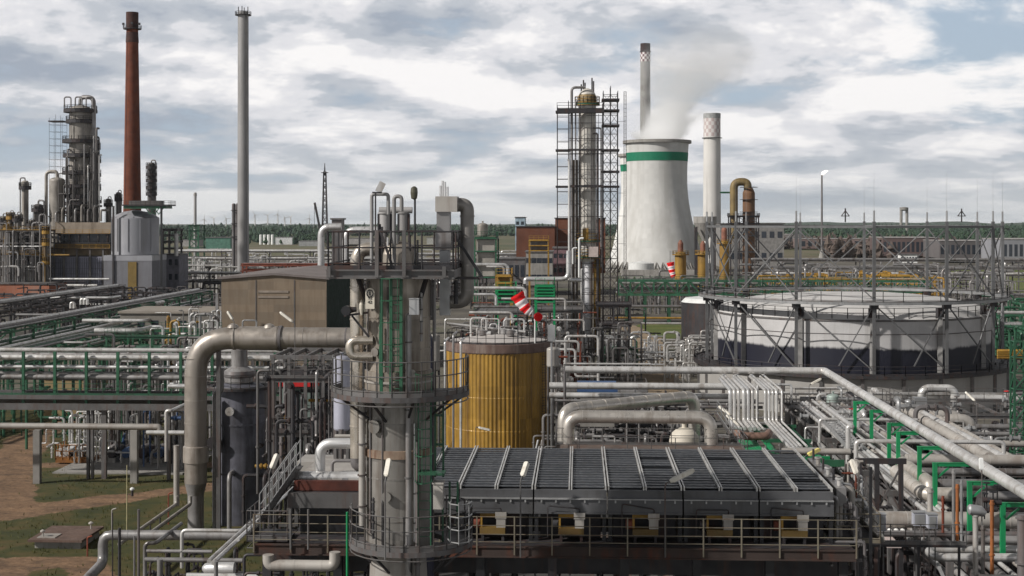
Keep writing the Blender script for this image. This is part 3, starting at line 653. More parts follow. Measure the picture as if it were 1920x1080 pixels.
hrack('steel pipe rack right of the gasholder', 1868, 2040, 265, (590, 612, 640), m_green, 7, 5, [(0, .2, 6, B_), (0, .6, 5, C_), (1, .2, 7, B_), (1, .6, 6, C_), (2, .3, 8, A_), (2, .7, 7, C_)], 'pipe on the green rack right of the gasholder')
# green pipe bridge
def truss(name, label, cat, px0, px1, Y, yt, yb, m, n, dep=3, posts=(), base=0, rail=False):
    xa, xb = X(px0, Y), X(px1, Y); zt, zb = P((px0+px1)/2, yt, Y).z, P((px0+px1)/2, yb, Y).z; T = thing(name, label, cat, ((xa+xb)/2, Y+dep/2, base)); w = (zt-zb)*.07
    for nm, zz in (('top_chord', zt), ('bottom_chord', zb)):
        b = MB()
        for y in (Y, Y+dep): b.box(xa, xb, y-w, y+w, zz-w, zz+w)
        for i in range(n+1): x = xa+(xb-xa)*i/n; b.box(x-w*.6, x+w*.6, Y+w, Y+dep-w, zz-w*.7, zz+w*.7)
        b.build(nm, m, T)
    for y in (Y, Y+dep):
        b = MB()
        for i in range(n+1): x = xa+(xb-xa)*i/n; b.box(x-w*.7, x+w*.7, y-w*.7, y+w*.7, zb+w, zt-w)
        for i in range(n): x0, x1 = xa+(xb-xa)*i/n, xa+(xb-xa)*(i+1)/n; b.bar((x0 if i % 2 else x1, y, zb), (x1 if i % 2 else x0, y, zt), w*1.2)
        b.build('web', m, T)
    if rail: MB().rail([(xa, Y, zt), (xb, Y, zt)], 1.1, 2, .05, 1, 4).build('railing', m, T)
    for px in posts:
        x = X(px, Y); b = MB()
        for y in (Y, Y+dep): b.box(x-w*1.3, x+w*1.3, y-w*1.3, y+w*1.3, base, zb-w)
        b.bar((x, Y, base+1), (x, Y+dep, zb-w), w*1.2); b.build('post', m, T)
    return T
truss('pipe_bridge', 'green truss pipe bridge crossing below the white cooling tower', 'pipe bridge', 1160, 1425, 345, 527, 553, m_green, 12, 4, (1175, 1210, 1255, 1300, 1345, 1395), 0, True)
truss('pipe_bridge', 'green truss pipe bridge seen over the gasholder dome', 'pipe bridge', 1430, 1745, 330, 528, 548, m_green, 14, 4, (1440, 1520, 1600, 1680, 1740), 0, True)
for i, (py, k, w, mm) in enumerate(((531, .3, 5, B_), (541, .5, 6, C_), (548, .7, 4, A_))):
    pipe(R(1155, py, 345+4*k, 'x', 1425), PX(w, 345)/2, mm, ('top pipe inside the green truss bridge below the cooling tower', 'middle pipe inside the green truss bridge below the cooling tower', 'lowest pipe inside the green truss bridge below the cooling tower')[i], n=8)
for i, (py, Y, mm, w) in enumerate(((596, 300, m_yel, 4), (606, 285, B_, 4), (574, 330, D_, 5))):
    pipe(R(1140, py, Y, 'x', 1340), PX(w, Y)/2, mm, ('ochre ground pipe across the meadow behind the scaffold', 'pale ground pipe in front of the ochre one', 'dark pipe under the green truss bridge')[i], n=8)
# buildings
T = block('hall', 'red brown brick hall with dark roof edge left of the scaffolded column', 'building', 968, 1040, 426, 512, 470, 30, mat('hall_brick', (.145, .052, .028), .9, 0, .2, .15, (.09, .035, .022), .5), mr=m_dark)
block('hall', 'taller red brown hall behind the scaffolded column', 'building', 1041, 1135, 410, 512, 480, 30, mat('hall_brick_darker', (.15, .055, .03), .9, 0, .15, .15), mr=m_dark)
block('substation', 'grey concrete substation with dark bands before the red brown hall', 'building', 986, 1036, 473, 535, 395, 12, m_conc, win=(5, 2, .9, .3))
block('substation', 'violet grey flat shed right of the grey substation', 'building', 1037, 1075, 466, 520, 410, 12, mat('violet_grey_wall', (.17, .10, .11), .8), win=(4, 2, .7, .3))
block('office_block', 'small pale blue block on the skyline left of the hall', 'building', 966, 984, 408, 470, 640, 14, mat('pale_blue_wall', (.28, .36, .42), .8), win=(2, 3, .6, .3))
block('long_shed', 'dark grey long shed between tower platform and hall', 'building', 890, 985, 486, 530, 430, 14, m_piped, win=(9, 1, .7, .5))
for i, (a, c, yt, yb, Y, cc, lb) in enumerate(((1500, 1650, 448, 466, 1250, (.17, .12, .11), 'brown low shed left of the leafless trees'), (1655, 1760, 446, 480, 900, (.13, .09, .085), 'long dark brown shed with a pale roof right of the flare stack'),
        (1762, 1880, 452, 484, 850, (.10, .09, .09), 'dark open shed at the far right behind the gasholder posts'), (1880, 2000, 449, 490, 760, (.25, .25, .27), 'pale grey shed at the right edge on the horizon'), (1420, 1500, 440, 462, 1300, (.22, .20, .19), 'grey low shed left of the flare stack'))):
    block('low_shed', lb, 'building', a, c, yt, yb, Y, 40, mat('shed_wall', cc, .9, 0, .2, .05), mr=mat('pale_shed_roof', (.30, .28, .27), .8), win=(12, 1, .6, .55))
block('cabin', 'small white cabin with dark windows right of the leafless trees', 'building', 1688, 1720, 478, 493, 520, 4, m_white, win=(6, 1, .6, .5))
for i, (a, c, yt, yb, Y) in enumerate(((515, 548, 445, 460, 1500), (560, 600, 452, 462, 1400), (640, 700, 447, 458, 1500), (340, 372, 450, 462, 1300), (385, 432, 446, 468, 800), (800, 850, 446, 458, 1400))):
    block('far_shed', ('white low shed right of the four white tanks', 'grey low shed below the lattice mast', 'low grey shed left of the tower head', 'small grey shed left of the green chimney frame', 'green grey shed left of the steel chimney', 'low shed behind the box stack')[i], 'building', a, c, yt, yb, Y, 20, mat('far_wall', ((.6, .6, .6), (.3, .3, .3), (.35, .33, .32), (.25, .24, .23), (.07, .16, .12), (.3, .3, .28))[i], .8))
for i in range(4): vessel('storage_tank', 'slim white upright tank in the row of four before the wood', 'tank', P(489+7.3*i, 0, 1500), PX(5.5, 1500)/2, 0, P(0, 440, 1500).z, m_white, 'row of four white tanks', dome=.2, noz=False, n=14)
# distant turbines and masts on the horizon
def turbine(px, Y, yt, k):
    c = P(px, 430, Y); c.z = 0; z1 = P(px, yt, Y).z; T = thing('wind_turbine', 'tiny pale wind turbine on the wooded horizon', 'wind turbine', c, 'wind turbines on the horizon'); MB().cyl(c, (c.x, c.y, z1), 2.6, 1.6, 8).build('tower', m_pipew, T)
    for j in range(3):
        a = k+j*2.094; MB().sweep([(c.x, c.y-3, z1), (c.x+18*math.cos(a), c.y-3, z1+18*math.sin(a))], [1.2, .35], 5).build('blade', m_pipew, T)
for i, (px, yt) in enumerate(((478, 403), (502, 404), (521, 402), (534, 408), (401, 409), (383, 411), (424, 410), (545, 407), (580, 409))): turbine(px, 4900, yt, i*.7)
# slim chimney on green legs, dark twin stack
T, c, z1, rt, rb = chimney('slim_chimney', 366, 620, 5.5, 6, 366, 'slim grey chimney on a green frame left of the steel chimney', m_gch, n=12)
MB().cyl((c.x, c.y, z1-.3), (c.x, c.y, z1+1.2), rt*1.25, rt*.9, 12).build('cap', m_conc, T)
frame('chimney_support', 'green steel frame round the foot of the slim chimney', 'frame', [X(358, 616), X(374, 616)], [614, 624], [P(0, y, 616).z for y in (464, 448, 432, 422)], m_green, .6, .6, brace='x', decks=(2, 3))
T = thing('twin_stack', 'dark twin stack standing close left of the steel chimney', 'stack', P(441, 480, 500)); Z0 = 0
for k, px in enumerate((438, 444.5)): a = P(px, 0, 500); MB().lathe((a.x, a.y, 0), [(.62, 0), (.62, P(0, 383, 500).z), (.45, P(0, 381, 500).z)], 14).build('flue', m_piped, T)
for y in (395, 420, 445): MB().ring((X(441, 500), 500, 0), 1.3, P(0, y, 500).z, .3, .3, n=12).build('clamp', m_dark, T)
def lattice(name, label, cat, px, Y, w0, w1, yt, zb, m, n, rod=.12, group=None, tip=0):
    c = P(px, 430, Y); c.z = zb; z1 = P(px, yt, Y).z; T = thing(name, label, cat, c, group); a, b_ = PX(w0, Y)/2, PX(w1, Y)/2; b = MB()
    for sx, sy in ((-1,-1),(1,-1),(1,1),(-1,1)): b.sweep([(c.x+sx*a, c.y+sy*a, zb), (c.x+sx*b_, c.y+sy*b_, z1)], rod, 4)
    b.build('legs', m, T); b = MB()
    for i in range(n):
        f0, f1 = i/n, (i+1)/n; ra, rb2 = a+(b_-a)*f0, a+(b_-a)*f1; za, zb2 = zb+(z1-zb)*f0, zb+(z1-zb)*f1
        for (sx, sy), (tx, ty) in (((-1,-1),(1,-1)),((1,-1),(1,1)),((1,1),(-1,1)),((-1,1),(-1,-1))):
            b.sweep([(c.x+sx*ra, c.y+sy*ra, za), (c.x+tx*rb2, c.y+ty*rb2, zb2)], rod*.6, 4); b.sweep([(c.x+sx*rb2, c.y+sy*rb2, zb2), (c.x+tx*rb2, c.y+ty*rb2, zb2)], rod*.6, 4)
    b.build('bracing', m, T)
    if tip: MB().cyl((c.x, c.y, z1), (c.x, c.y, z1+tip), rod*1.4, rod*.5, 5).build('tip', m, T)
    return T, c, z1
T, c, z1 = lattice('lattice_mast', 'dark lattice mast with a small gallery behind the shed roof', 'mast', 609, 650, 13, 4, 322, 0, m_dark, 16, .3, tip=4)
MB().box(c.x-1.5, c.x+1.5, c.y-1.5, c.y+1.5, z1-.6, z1-.3).build('gallery', m_dark, T)
T = thing('crane_boom', 'dark slanting crane boom left of the lattice mast', 'crane', P(604, 450, 640)); MB().bar(P(604, 450, 640), P(590, 380, 640), .9).build('boom', m_dark, T); MB().cyl(P(589.5, 382, 640), P(589.5, 440, 640), .12, n=4).build('cable', m_dark, T)
pipe(R(602, 560, 275, 'z', 425, 'x', 640), PX(13, 275)/2, m_alub, 'silver vertical pipe with an elbow behind the shed roof', 'duct', rings=3)
pipe(R(648, 560, 262, 'z', 431, 'x', 712), PX(13, 262)/2, m_alub, 'silver elbow pipe just left of the tower head', 'duct', rings=3)
block('equipment_house', 'small grey box house right of the silver elbow behind the shed', 'building', 622, 640, 412, 520, 300, 4, m_piped)
# flare, water tower
T, c, z1, rt, rb = chimney('flare_stack', 1541, 900, 3, 4.5, 328, 'thin dark flare stack with a small white flame', m_piped, n=8)
MB().cyl((c.x, c.y, 0), (c.x, c.y, 7), 2.6, .8, 8).build('foot', m_conc, T)
fm = bpy.data.materials.new('flame'); fm.use_nodes = True; fb = fm.node_tree.nodes['Principled BSDF']; fb.inputs['Base Color'].default_value = (1, .9, .7, 1); fb.inputs['Emission Color'].default_value = (1, .93, .85, 1); fb.inputs['Emission Strength'].default_value = 1.6
MB().sweep([(c.x, c.y, z1), (c.x+.8, c.y, z1+1.2), (c.x+2.4, c.y, z1+2.2), (c.x+4.0, c.y, z1+2.6)], [.5, 1.0, .8, .05], 8).build('flame', fm, T)
T = thing('water_tower', 'grey water tower with a flat disc top on the horizon', 'tower', P(1695, 418, 2500)); c = P(1695, 418, 2500); c.z = 0; zt = P(1695, 389, 2500).z
for sx in (-5, 5): MB().cyl((c.x+sx, c.y, 0), (c.x+sx, c.y, zt-2), 2.6, n=8).build('leg', m_conc, T)
MB().lathe((c.x, c.y, 0), [(4, zt-6), (7.5, zt-4), (7.5, zt), (.1, zt+1)], 20).build('tank', m_conc, T)
# hoop pipe reactor and ash hopper
Y = 600; T = thing('reactor', 'brown reactor with a thick gold hoop pipe right of the pale chimney', 'reactor', P(1405, 450, Y)); c = P(1404, 450, Y)
MB().lathe((c.x, c.y, 0), [(2.6, 2), (2.6, P(0, 362, Y).z), (1.7, P(0, 353, Y).z)], 20).build('shell', mat('brown_insulation', (.19, .095, .045), .7, .1, .25, .3, (.08, .04, .025), .5), T)
p = R(1376, 448, Y, 'z', 341, 'x', 1402, 'z', 360); MB().tube(p, PX(15, Y)/2, 12, 3.0, 8).build('hoop_pipe', mat('gold_insulation', (.22, .155, .06), .6, .2, .25, .3, (.09, .06, .03), .5), T)
b = MB()
for py in (352, 375, 398): b.ring((c.x, c.y, 0), 2.6, P(0, py, Y).z, 1.2, .2)
b.build('gallery', m_dark, T)
frame('reactor_support', 'dark steel frame under the brown hoop pipe reactor', 'frame', [X(p, Y) for p in (1368, 1384, 1400, 1420)], [Y-4, Y+4], [P(0, y, Y).z for y in (470, 440, 418, 405)], m_dark, .5, .6, brace='x', decks=(2, 3), rails=(3,), rr=.06)
pipe(R(1350, 361, Y+5, 'x', 1372), .4, m_green, 'thin green pipe from the pale chimney to the hoop pipe', n=6)
Y = 560; T = thing('ash_hopper', 'pale ash hopper on dark legs between cooling tower and pale chimney', 'hopper', P(1322, 500, Y)); c = P(1322, 500, Y)
MB().lathe((c.x, c.y, 0), [(1, P(0, 452, Y).z), (4.6, P(0, 418, Y).z), (4.6, P(0, 406, Y).z)], 20).build('bin', m_conc, T)
b = MB()
for sx in (-3.6, 3.6):
    for sy in (-3.6, 3.6): b.bar((c.x+sx, c.y+sy, 0), (c.x+sx, c.y+sy, P(0, 425, Y).z), .6)
b.bar((c.x-3.6, c.y-3.6, 6), (c.x+3.6, c.y-3.6, 18), .4); b.build('stand', m_dark, T)
block('boiler_house', 'grey boiler house with dark roof edge behind the gasholder frame', 'building', 1350, 1470, 420, 500, 640, 30, mat('boiler_wall', (.22, .21, .20), .8), win=(8, 2, .6, .3))
MB().lathe((X(1202, 640), 640, 0), [(PX(48, 640)/2, 0), (PX(48, 640)/2, P(0, 493, 640).z), (.1, P(0, 489, 640).z)], 32).solo('round_tank', m_white, 'low white round tank at the foot of the cooling tower', 'tank')
MB().box(X(1165, 600), X(1330, 600), 600, 604, 0, P(0, 506, 600).z).solo('low_wall', m_conc, 'low pale concrete wall before the cooling tower', 'wall')
# ochre columns behind the green bridge
m_och = mat('ochre_insulation', (.27, .155, .025), .65, .1, .3, .25, (.10, .05, .02), .6, .1)
for i, (px, w, yt, ys) in enumerate(((1276, 21, 471, 450), (1318, 20, 470, 452), (1358, 18, 450, 424))):
    Y = 430; T = vessel('ochre_column', ('ochre column with a brown neck before the cooling tower', 'ochre column at the right foot of the cooling tower', 'tallest ochre column behind the left gasholder post')[i], 'column', P(px, 0, Y), PX(w, Y)/2, 1, P(px, yt, Y).z, m_och, dome=.6, bands=(4, 9), mb=m_yel, noz=False)
    c = P(px, 0, Y); z1 = P(px, yt, Y).z; MB().lathe((c.x, c.y, 0), [(.85, z1-.5), (.85, P(px, ys, Y).z-1), (.3, P(px, ys, Y).z)], 12).build('neck', mat('brown_neck', (.20, .08, .05), .7), T)
    b = MB(); b.ring((c.x, c.y, 0), PX(w, Y)/2*.9, z1-1.2, 1.0, .15, n=16); g = b.build('gallery', m_yel, T); MB().rail(MB().arc(c, PX(w, Y)/2+.8, z1-1, 0, 6.283, 12), 1.1, 2, .06, 1, 4).build('railing', m_yel, g)
def sock(name, label, mouth, tail, r0, r1, n, mast_base, mast_top, m0, m1, mm):
    T = thing(name, label, 'windsock', mast_base); a, e = V(mouth), V(tail); MB().cyl(mast_base, mast_top, .035 if r0 < .5 else .06, n=6).build('mast', mm, T)
    for i in range(n):
        f0, f1 = i/n, (i+1)/n; k = 6
        sag = lambda f: a.lerp(e, f)+V((0, 0, -.25*r0*math.sin(f*3.14)*2))
        pts = [sag(f0+(f1-f0)*j/k) for j in range(k+1)]
        MB().sweep(pts, [(r0+(r1-r0)*(f0+(f1-f0)*j/k))*(1+.06*math.sin(j*1.05)) for j in range(k+1)], 16, i == n-1).build('stripe', (m0, m1)[i % 2], T)
    MB().ring((0, 0, 0), r0*.96, -.02, .04, .04).build('hoop', mm, T, (0, 0, 0)); h = list(T.children)[-1]; h.location = a-ORG[T.name]; h.rotation_euler = (e-a).to_track_quat('Z', 'Y').to_euler()
    return T
m_cred = mat('red_cloth', (.88, .006, .008), .8, 0, .12, 1.5); m_cwht = mat('white_cloth', (.8, .72, .72), .8, 0, .1, 1.5)
sock('windsock', 'small limp red and white windsock before the cooling tower', P(1257, 492, 380), P(1264, 522, 380), 1.0, .6, 6, P(1256.5, 545, 380), P(1256.5, 470, 380), m_cred, m_cwht, m_dark)
# ================================================================ brown shed
Y = 230; xa, xb = X(415, Y), X(612, Y); ze, zr = P(612, 523, Y).z, P(512, 516, Y).z; dp = 40; xm = (xa+xb)/2
T = thing('industrial_shed', 'big brown boarded shed with a low gabled roof and dark green side wall', 'building', (xm, Y+dp/2, 0))
M, b = newmat('brown_wall_boards'); t = nd('ShaderNodeTexCoord'); s2 = nd('ShaderNodeSeparateXYZ'); L.new(t.outputs['Object'], s2.inputs[0])
w = nd('ShaderNodeTexWhiteNoise', noise_dimensions='3D'); cb = nd('ShaderNodeCombineXYZ'); L.new(mth('FLOOR', mth('DIVIDE', s2.outputs[0], 4.3)), cb.inputs[0]); L.new(mth('FLOOR', mth('DIVIDE', s2.outputs[2], 1.25)), cb.inputs[1]); L.new(cb.outputs[0], w.inputs['Vector'])
g = nd('ShaderNodeNewGeometry'); st = noise(scl(g.outputs['Position'], 1, 1, .15), 1.2, 6, .6)
col = mixc(w.outputs['Value'], (.165, .130, .094), (.225, .172, .120)); col = mixc(ramp(st, [(.42, 0), (.7, .55)], 'LINEAR'), col, (.13, .085, .05)); L.new(col, b.inputs['Base Color']); b.inputs['Roughness'].default_value = .8; m_board = M
b = MB(); v = [(xa, Y, 0), (xb, Y, 0), (xb, Y, ze), (xm, Y, zr), (xa, Y, ze), (xa, Y+.4, 0), (xb, Y+.4, 0), (xb, Y+.4, ze), (xm, Y+.4, zr), (xa, Y+.4, ze)]
b.add(v, [(0, 1, 2, 3, 4), (9, 8, 7, 6, 5), (0, 4, 9, 5), (1, 6, 7, 2)]); b.build('front_wall', m_board, T)
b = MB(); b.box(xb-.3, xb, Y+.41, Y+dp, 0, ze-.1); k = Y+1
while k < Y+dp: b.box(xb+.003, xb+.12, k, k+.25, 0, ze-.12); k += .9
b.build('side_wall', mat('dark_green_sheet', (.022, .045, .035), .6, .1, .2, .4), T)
MB().box(xa, xa+.3, Y+.41, Y+dp, 0, ze-.1).build('side_wall', m_board, T)
b = MB(); o = .5; v = []
for y in (Y-.35, Y+dp):
    for q in (.02, .38): v += [(xa-o, y, ze+q-.1), (xm, y, zr+q), (xb+o, y, ze+q-.1)]
b.add(v, [(3, 4, 10, 9), (4, 5, 11, 10), (0, 1, 4, 3), (1, 2, 5, 4), (6, 9, 10, 7), (7, 10, 11, 8), (0, 6, 7, 1), (1, 7, 8, 2), (0, 3, 9, 6), (2, 8, 11, 5)]); b.build('roof', mat('grey_sheet_roof', (.20, .17, .16), .75, .1, .15, .2, (.12, .09, .08), .4), T)
b = MB()
for x in (X(480, Y), X(552, Y)): b.box(x-.08, x+.08, Y-.06, Y-.003, 0, ze-.2)
b.build('corner_strip', m_steel, T)
for py in (546, 556): MB().box(X(484, Y), X(541, Y), Y-.10, Y-.003, P(0, py+4, Y).z, P(0, py, Y).z).build('board', mat('paler_board', (.23, .19, .155), .8), T)
# low annex and canopy to its left
T = block('annex', 'low concrete annex with a beige roof slab left of the brown shed', 'building', 225, 408, 588, 640, 232, 14, mat('annex_wall', (.17, .155, .135), .85, 0, .2, .2), mr=mat('beige_roof_slab', (.30, .265, .225), .85, 0, .12, .2, (.18, .14, .10), .5), win=(7, 1, .5, .5))
MB().box(X(404, 226), X(409, 226), 226, 226.5, 0, P(0, 552, 226).z).solo('standpipe', m_pipe, 'grey square downpipe at the left corner of the brown shed', 'downpipe')
# ================================================================ left racks running away from the viewer
def draack(label, px, py, Ya, Yb, z, w, m, sp, pipes, plabel, T0=None, low=3.0):
    """rack running in depth; its left post line passes photo point (px,py) at height z"""
    p = P(px, py, (HC-z)*F/(py-HY)); x0 = p.x; T = thing('pipe_rack', label, 'pipe rack', (x0, (Ya+Yb)/2, 0)); n = max(1, round((Yb-Ya)/sp))
    for i in range(n+1):
        y = Ya+(Yb-Ya)*i/n; b = MB()
        for x in (x0, x0+w): b.box(x-.16, x+.16, y-.16, y+.16, 0, z)
        for q in (z, z-low*.62): b.box(x0+.161, x0+w-.161, y-.13, y+.13, q-.3, q-.003)
        b.build('bent', m, T)
        if i < n and i % 2 == 0: MB().bar((x0, y, z-low), (x0, y+(Yb-Ya)/n, z-.3), .14).build('brace', m, T)
    for x in (x0, x0+w):
        for q in (z, z-low*.62): MB().box(x-.12, x+.12, Ya, Yb, q-.62, q-.31).build('girder', m, T)
    for i, (f, dz, wd, mm) in enumerate(pipes):
        r = wd/2; b = MB(); b.cyl((x0+w*f, Ya-.5, z+dz+r), (x0+w*f, Yb+.5, z+dz+r), r, n=9); y = Ya+rn.uniform(1, 6)
        while y < Yb: b.cyl((x0+w*f, y, z+dz+r), (x0+w*f, y+.15, z+dz+r), r*1.08, n=9); y += rn.uniform(5, 9)
        b.solo('pipe', mm, plabel, 'pipe', plabel.split(' on ')[-1])
    return x0
draack('long green pipe rack slanting from the shed corner to the left edge', 340, 553, 175, 330, 8.5, 3.2, m_green, 9, [(-.05, 0, .65, m_pipew), (.25, 0, .35, C_), (.5, 0, .5, m_piped), (.78, 0, .3, C_), (.15, -2.2, .4, m_pipew), (.6, -2.2, .5, m_green), (.9, -2.2, .3, A_)], 'grey pipe on the long slanting green rack')
draack('second green pipe rack nearer than the slanting one at the left edge', 271, 600, 150, 235, 7.6, 4.5, m_green, 9, [(0, 0, .6, m_pipew), (.3, 0, .3, C_), (.55, 0, .3, m_green), (.85, 0, .4, C_), (.2, -2.1, .35, A_), (.7, -2.1, .4, m_green)], 'pale pipe on the nearer green rack at left')
draack('dark pipe rack along the far left edge below the furnace', 55, 560, 215, 330, 9.5, 4, m_dark, 10, [(0, 0, .5, C_), (.5, 0, .6, m_pipew), (.9, 0, .4, C_), (.3, -2, .5, m_piped)], 'grey pipe on the dark rack below the furnace')
for i, (a, c, py, Y, w, mm) in enumerate(((155, 272, 601, 230, 7, m_pipew), (178, 262, 620, 205, 11, m_pipew), (241, 290, 569, 285, 7, m_pipew), (82, 208, 558, 300, 5, m_alub), (170, 300, 571, 330, 4, m_pipew), (120, 160, 642, 190, 4, m_pipew), (30, 120, 590, 240, 5, C_))):
    pipe(R(a, py, Y, 'x', c, 'y', Y+6), PX(w, Y)/2, mm, ('pale pipe lying level between the two slanting green racks', 'thick short white pipe end on the nearer green rack', 'white pipe stub crossing the slanting rack near the silo', 'bright level pipe at the foot of the silo tower', 'thin pale pipe behind the slanting rack foot', 'thin white pipe bent down left of the nearer rack', 'grey pipe crossing the dark rack at far left')[i], n=10)
for i, (px, py, Y, h) in enumerate(((152, 565, 262, 2.2), (158, 565, 262, 2.2), (133, 572, 255, 1.5))): pipe(R(px, py+6, Y, 'z', py-4, 'x', px+6, 'z', py+6), .28, m_pipew, 'small white looped pipe where the slanting rack meets the stub', 'pipe_loop', 'looped pipes on the slanting rack')
# ================================================================ tall scaffolded column
Y = 264; zy = lambda y: P(1100, y, Y).z
m_tall = mat('dull_column_cladding', (.62, .585, .53), .5, .15, .12, .3, (.16, .13, .10), .5, .1, (7, 3.2), .1)
c = P(1101, 0, Y); r = PX(33, Y)/2; T = thing('tall_column', 'tall slender clad column wrapped in scaffolding before the cooling tower', 'column', (c.x, c.y, 0))
MB().lathe((c.x, c.y, 0), [(r, zy(490)), (r, zy(182)), (r*.9, zy(175)), (r*.5, zy(168)), (.05, zy(165))], 28).build('shell', m_tall, T)
MB().lathe((c.x, c.y, 0), [(1.0, 0), (1.0, zy(490)-.003), (r*.8, zy(486))], 24).build('skirt', mat('pale_violet_cladding', (.74, .73, .75), .55, 0, .08, .5, (.4, .4, .42), .3, .1, (5, 2.5), .1), T)
for py, e, mm, h in ((197, 7, m_yel, 14), (453, 9, m_yel, 0), (483, 10, m_yel, 0)):
    b = MB(); b.ring((c.x, c.y, 0), r*1.01, zy(py), PX(e, Y), .25); g = b.build('platform', m_green, T); ra = r+PX(e, Y)-.05
    b = MB(); b.rail(b.arc((c.x, c.y), ra, zy(py)+.25, 0, 6.283, 20), 1.3, 1, .06, 3, 4); b.build('railing', mm, g)
MB().box(c.x+.2, c.x+2.0, c.y-r-1.6, c.y-r-.3, zy(481), zy(462)).build('panel_box', mat('pinkish_panel', (.50, .42, .39), .7), T)
MB().box(c.x-.9, c.x+.2, c.y-r-.9, c.y-r, zy(448), zy(428)).build('yellow_box', m_yel, T)
MB().lathe((c.x, c.y, 0), [(r*1.02, zy(196)), (r*1.06, zy(190)), (r*1.06, zy(182)), (r*.9, zy(176))], 24, False).build('head_band', mat('tarnished_band', (.26, .20, .12), .6, .3, .3, 1), T)
for i, (px, w, y0, y1) in enumerate(((1072, 5, 640, 164), (1079, 3, 655, 190), (1120, 4, 650, 250), (1127, 3, 500, 240))):
    pp = R(px, y0, Y-1.5, 'z', y1, 'x', 1098 if i == 0 else (1088 if i == 1 else 1112)); MB().tube(pp, PX(w, Y)/2, 8).build('side_pipe', m_pipe if i != 2 else m_piped, T)
for px, yt in ((1094, 150), (1097, 155), (1110, 146), (1113, 152), (1090, 158)): MB().cyl(P(px, 180, Y), P(px, yt, Y), .14, n=6).build('vent_mast', m_dark, T)
MB().box(X(1113, Y), X(1126, Y), Y-1, Y+.6, 0, zy(486)).build('ochre_duct', m_och, T)
MB().tube(R(1078, 655, Y-.6, 'z', 300), .6, 8).build('brown_riser', mat('brown_pipe', (.17, .12, .07), .6), T)
scaffold('scaffold', 'dark scaffold tower on the left side of the tall clad column', X(1045, Y), X(1066, Y), Y-1.6, Y+1.6, 0, zy(205), 2.35, 2.1, m_dark, (zy(212), zy(284), zy(352)), dg=False, r=.075)
scaffold('scaffold', 'dark braced scaffold tower on the right side of the tall clad column', X(1131, Y), X(1158, Y), Y-1.8, Y+1.8, 0, zy(178), 1.8, 1.35, m_dark, (zy(190), zy(210), zy(238), zy(284), zy(324), zy(352)), r=.075)
T = thing('scaffold_gangway', 'dark gangway joining both scaffold towers below the column head', 'scaffold', P(1090, 210, Y-3)); MB().box(X(1045, Y), X(1132, Y), Y-3.2, Y-2.0, zy(214), zy(207)).build('deck', m_dark, T); MB().rail([(X(1045, Y), Y-3.2, zy(207)), (X(1132, Y), Y-3.2, zy(207))], 1.2, 2.4, .05, 2, 4).build('railing', m_dark, T)
b = MB()
for k in range(13):
    zz = zy(232+k*29); b.cyl((X(1066, Y), Y-2.2, zz), (X(1131, Y), Y-2.2, zz), .07, n=4)
    if k % 2: b.cyl((X(1080, Y), Y-2.3, zz), (X(1104, Y), Y-2.3, zz-3), .06, n=4)
for px in (1070, 1082, 1122): b.cyl((X(px, Y), Y-2.25, 3), (X(px, Y), Y-2.25, zy(215)), .06, n=4)
scaffold('scaffold', 'thin grey front scaffold caging the tall clad column between both towers', X(1068, Y), X(1129, Y), Y-3.0, Y-2.35, 0, zy(212), 2.35, 2.0, m_dark, (zy(284), zy(352)), dg=False, r=.055)
b.solo('scaffold_ties', m_dark, 'thin tie tubes crossing the tall clad column between its scaffolds', 'scaffold')
lattice('hoist_mast', 'thin laddered hoist mast standing right of the scaffolded column', 'mast', 1172, 275, 4.5, 4.5, 172, 0, m_dark, 62, .05)
b = MB()
for py in (228, 310, 362, 405, 457): b.cyl(P(1158, py, Y+1), P(1172, py, 275), .05, n=4)
b.solo('mast_ties', m_dark, 'thin ties from the hoist mast to the right scaffold', 'scaffold tie')
for i, (px, y0, y1, x2, mm, w) in enumerate(((1067, 525, 300, 1064, m_pipew, 4), (1086, 520, 447, 1094, m_white, 4), (1074, 495, 465, 1082, m_white, 3), (1090, 660, 505, 1092, m_pipew, 3))):
    pipe(R(px, y0, Y-4, 'z', y1, 'x', x2), PX(w, Y)/2, mm, ('white riser left of the tall column skirt, tallest of its kind', 'white riser bent over below the yellow platforms', 'short white riser beside the left scaffold foot', 'pale riser standing at the skirt of the tall column')[i], 'riser_pipe', n=8)
pipe(R(985, 532, 250, 'z', 523, 'x', 1066, 'z', 470), PX(9, 250)/2, m_alub, 'fat silver pipe running level to the foot of the tall column', rings=4)
pipe(R(1068, 525, 251, 'x', 1090), PX(8, 251)/2, m_alub, 'short silver pipe stub under the tall column platforms')
# ================================================================ gasholder
cy = 203.0; cx = X(1595, cy); Rf = PX(268, cy); Rb = PX(248, cy); yfr = cy-Rf
fz = lambda y, rad: HC-(y-HY)/F*(cy-rad)
T = thing('gasholder', 'huge round gasholder bell with a dark tarred foot inside a guide frame', 'gasholder', (cx, cy, 0))
zw = fz(700, Rf); zt = fz(598, Rb); Rt = PX(279, cy)
MB().lathe((cx, cy, 0), [(Rt, 0), (Rt, zw-.5), (Rb*1.02, zw-.5)], 96, False).build('water_tank', mat('concrete_tank_wall', (.36, .345, .325), .8, 0, .1, .15, (.20, .18, .16), .5, .1), T)
M, b = newmat('bell_paint'); g = nd('ShaderNodeNewGeometry'); s2 = nd('ShaderNodeSeparateXYZ'); L.new(g.outputs['Position'], s2.inputs[0])
nA = noise(scl(g.outputs['Position'], 1, 1, .06), .55, 6, .6); nB = noise(g.outputs['Position'], .25, 6, .6)
col = mixc(ramp(nB, [(.3, 0), (.7, 1)], 'LINEAR'), (.40, .39, .385), (.54, .525, .52)); nV = noise(scl(g.outputs['Position'], 1, 1, .05), 1.4, 5, .6); col = mixc(ramp(nV, [(.5, 0), (.75, .5)], 'LINEAR'), col, (.30, .285, .27))
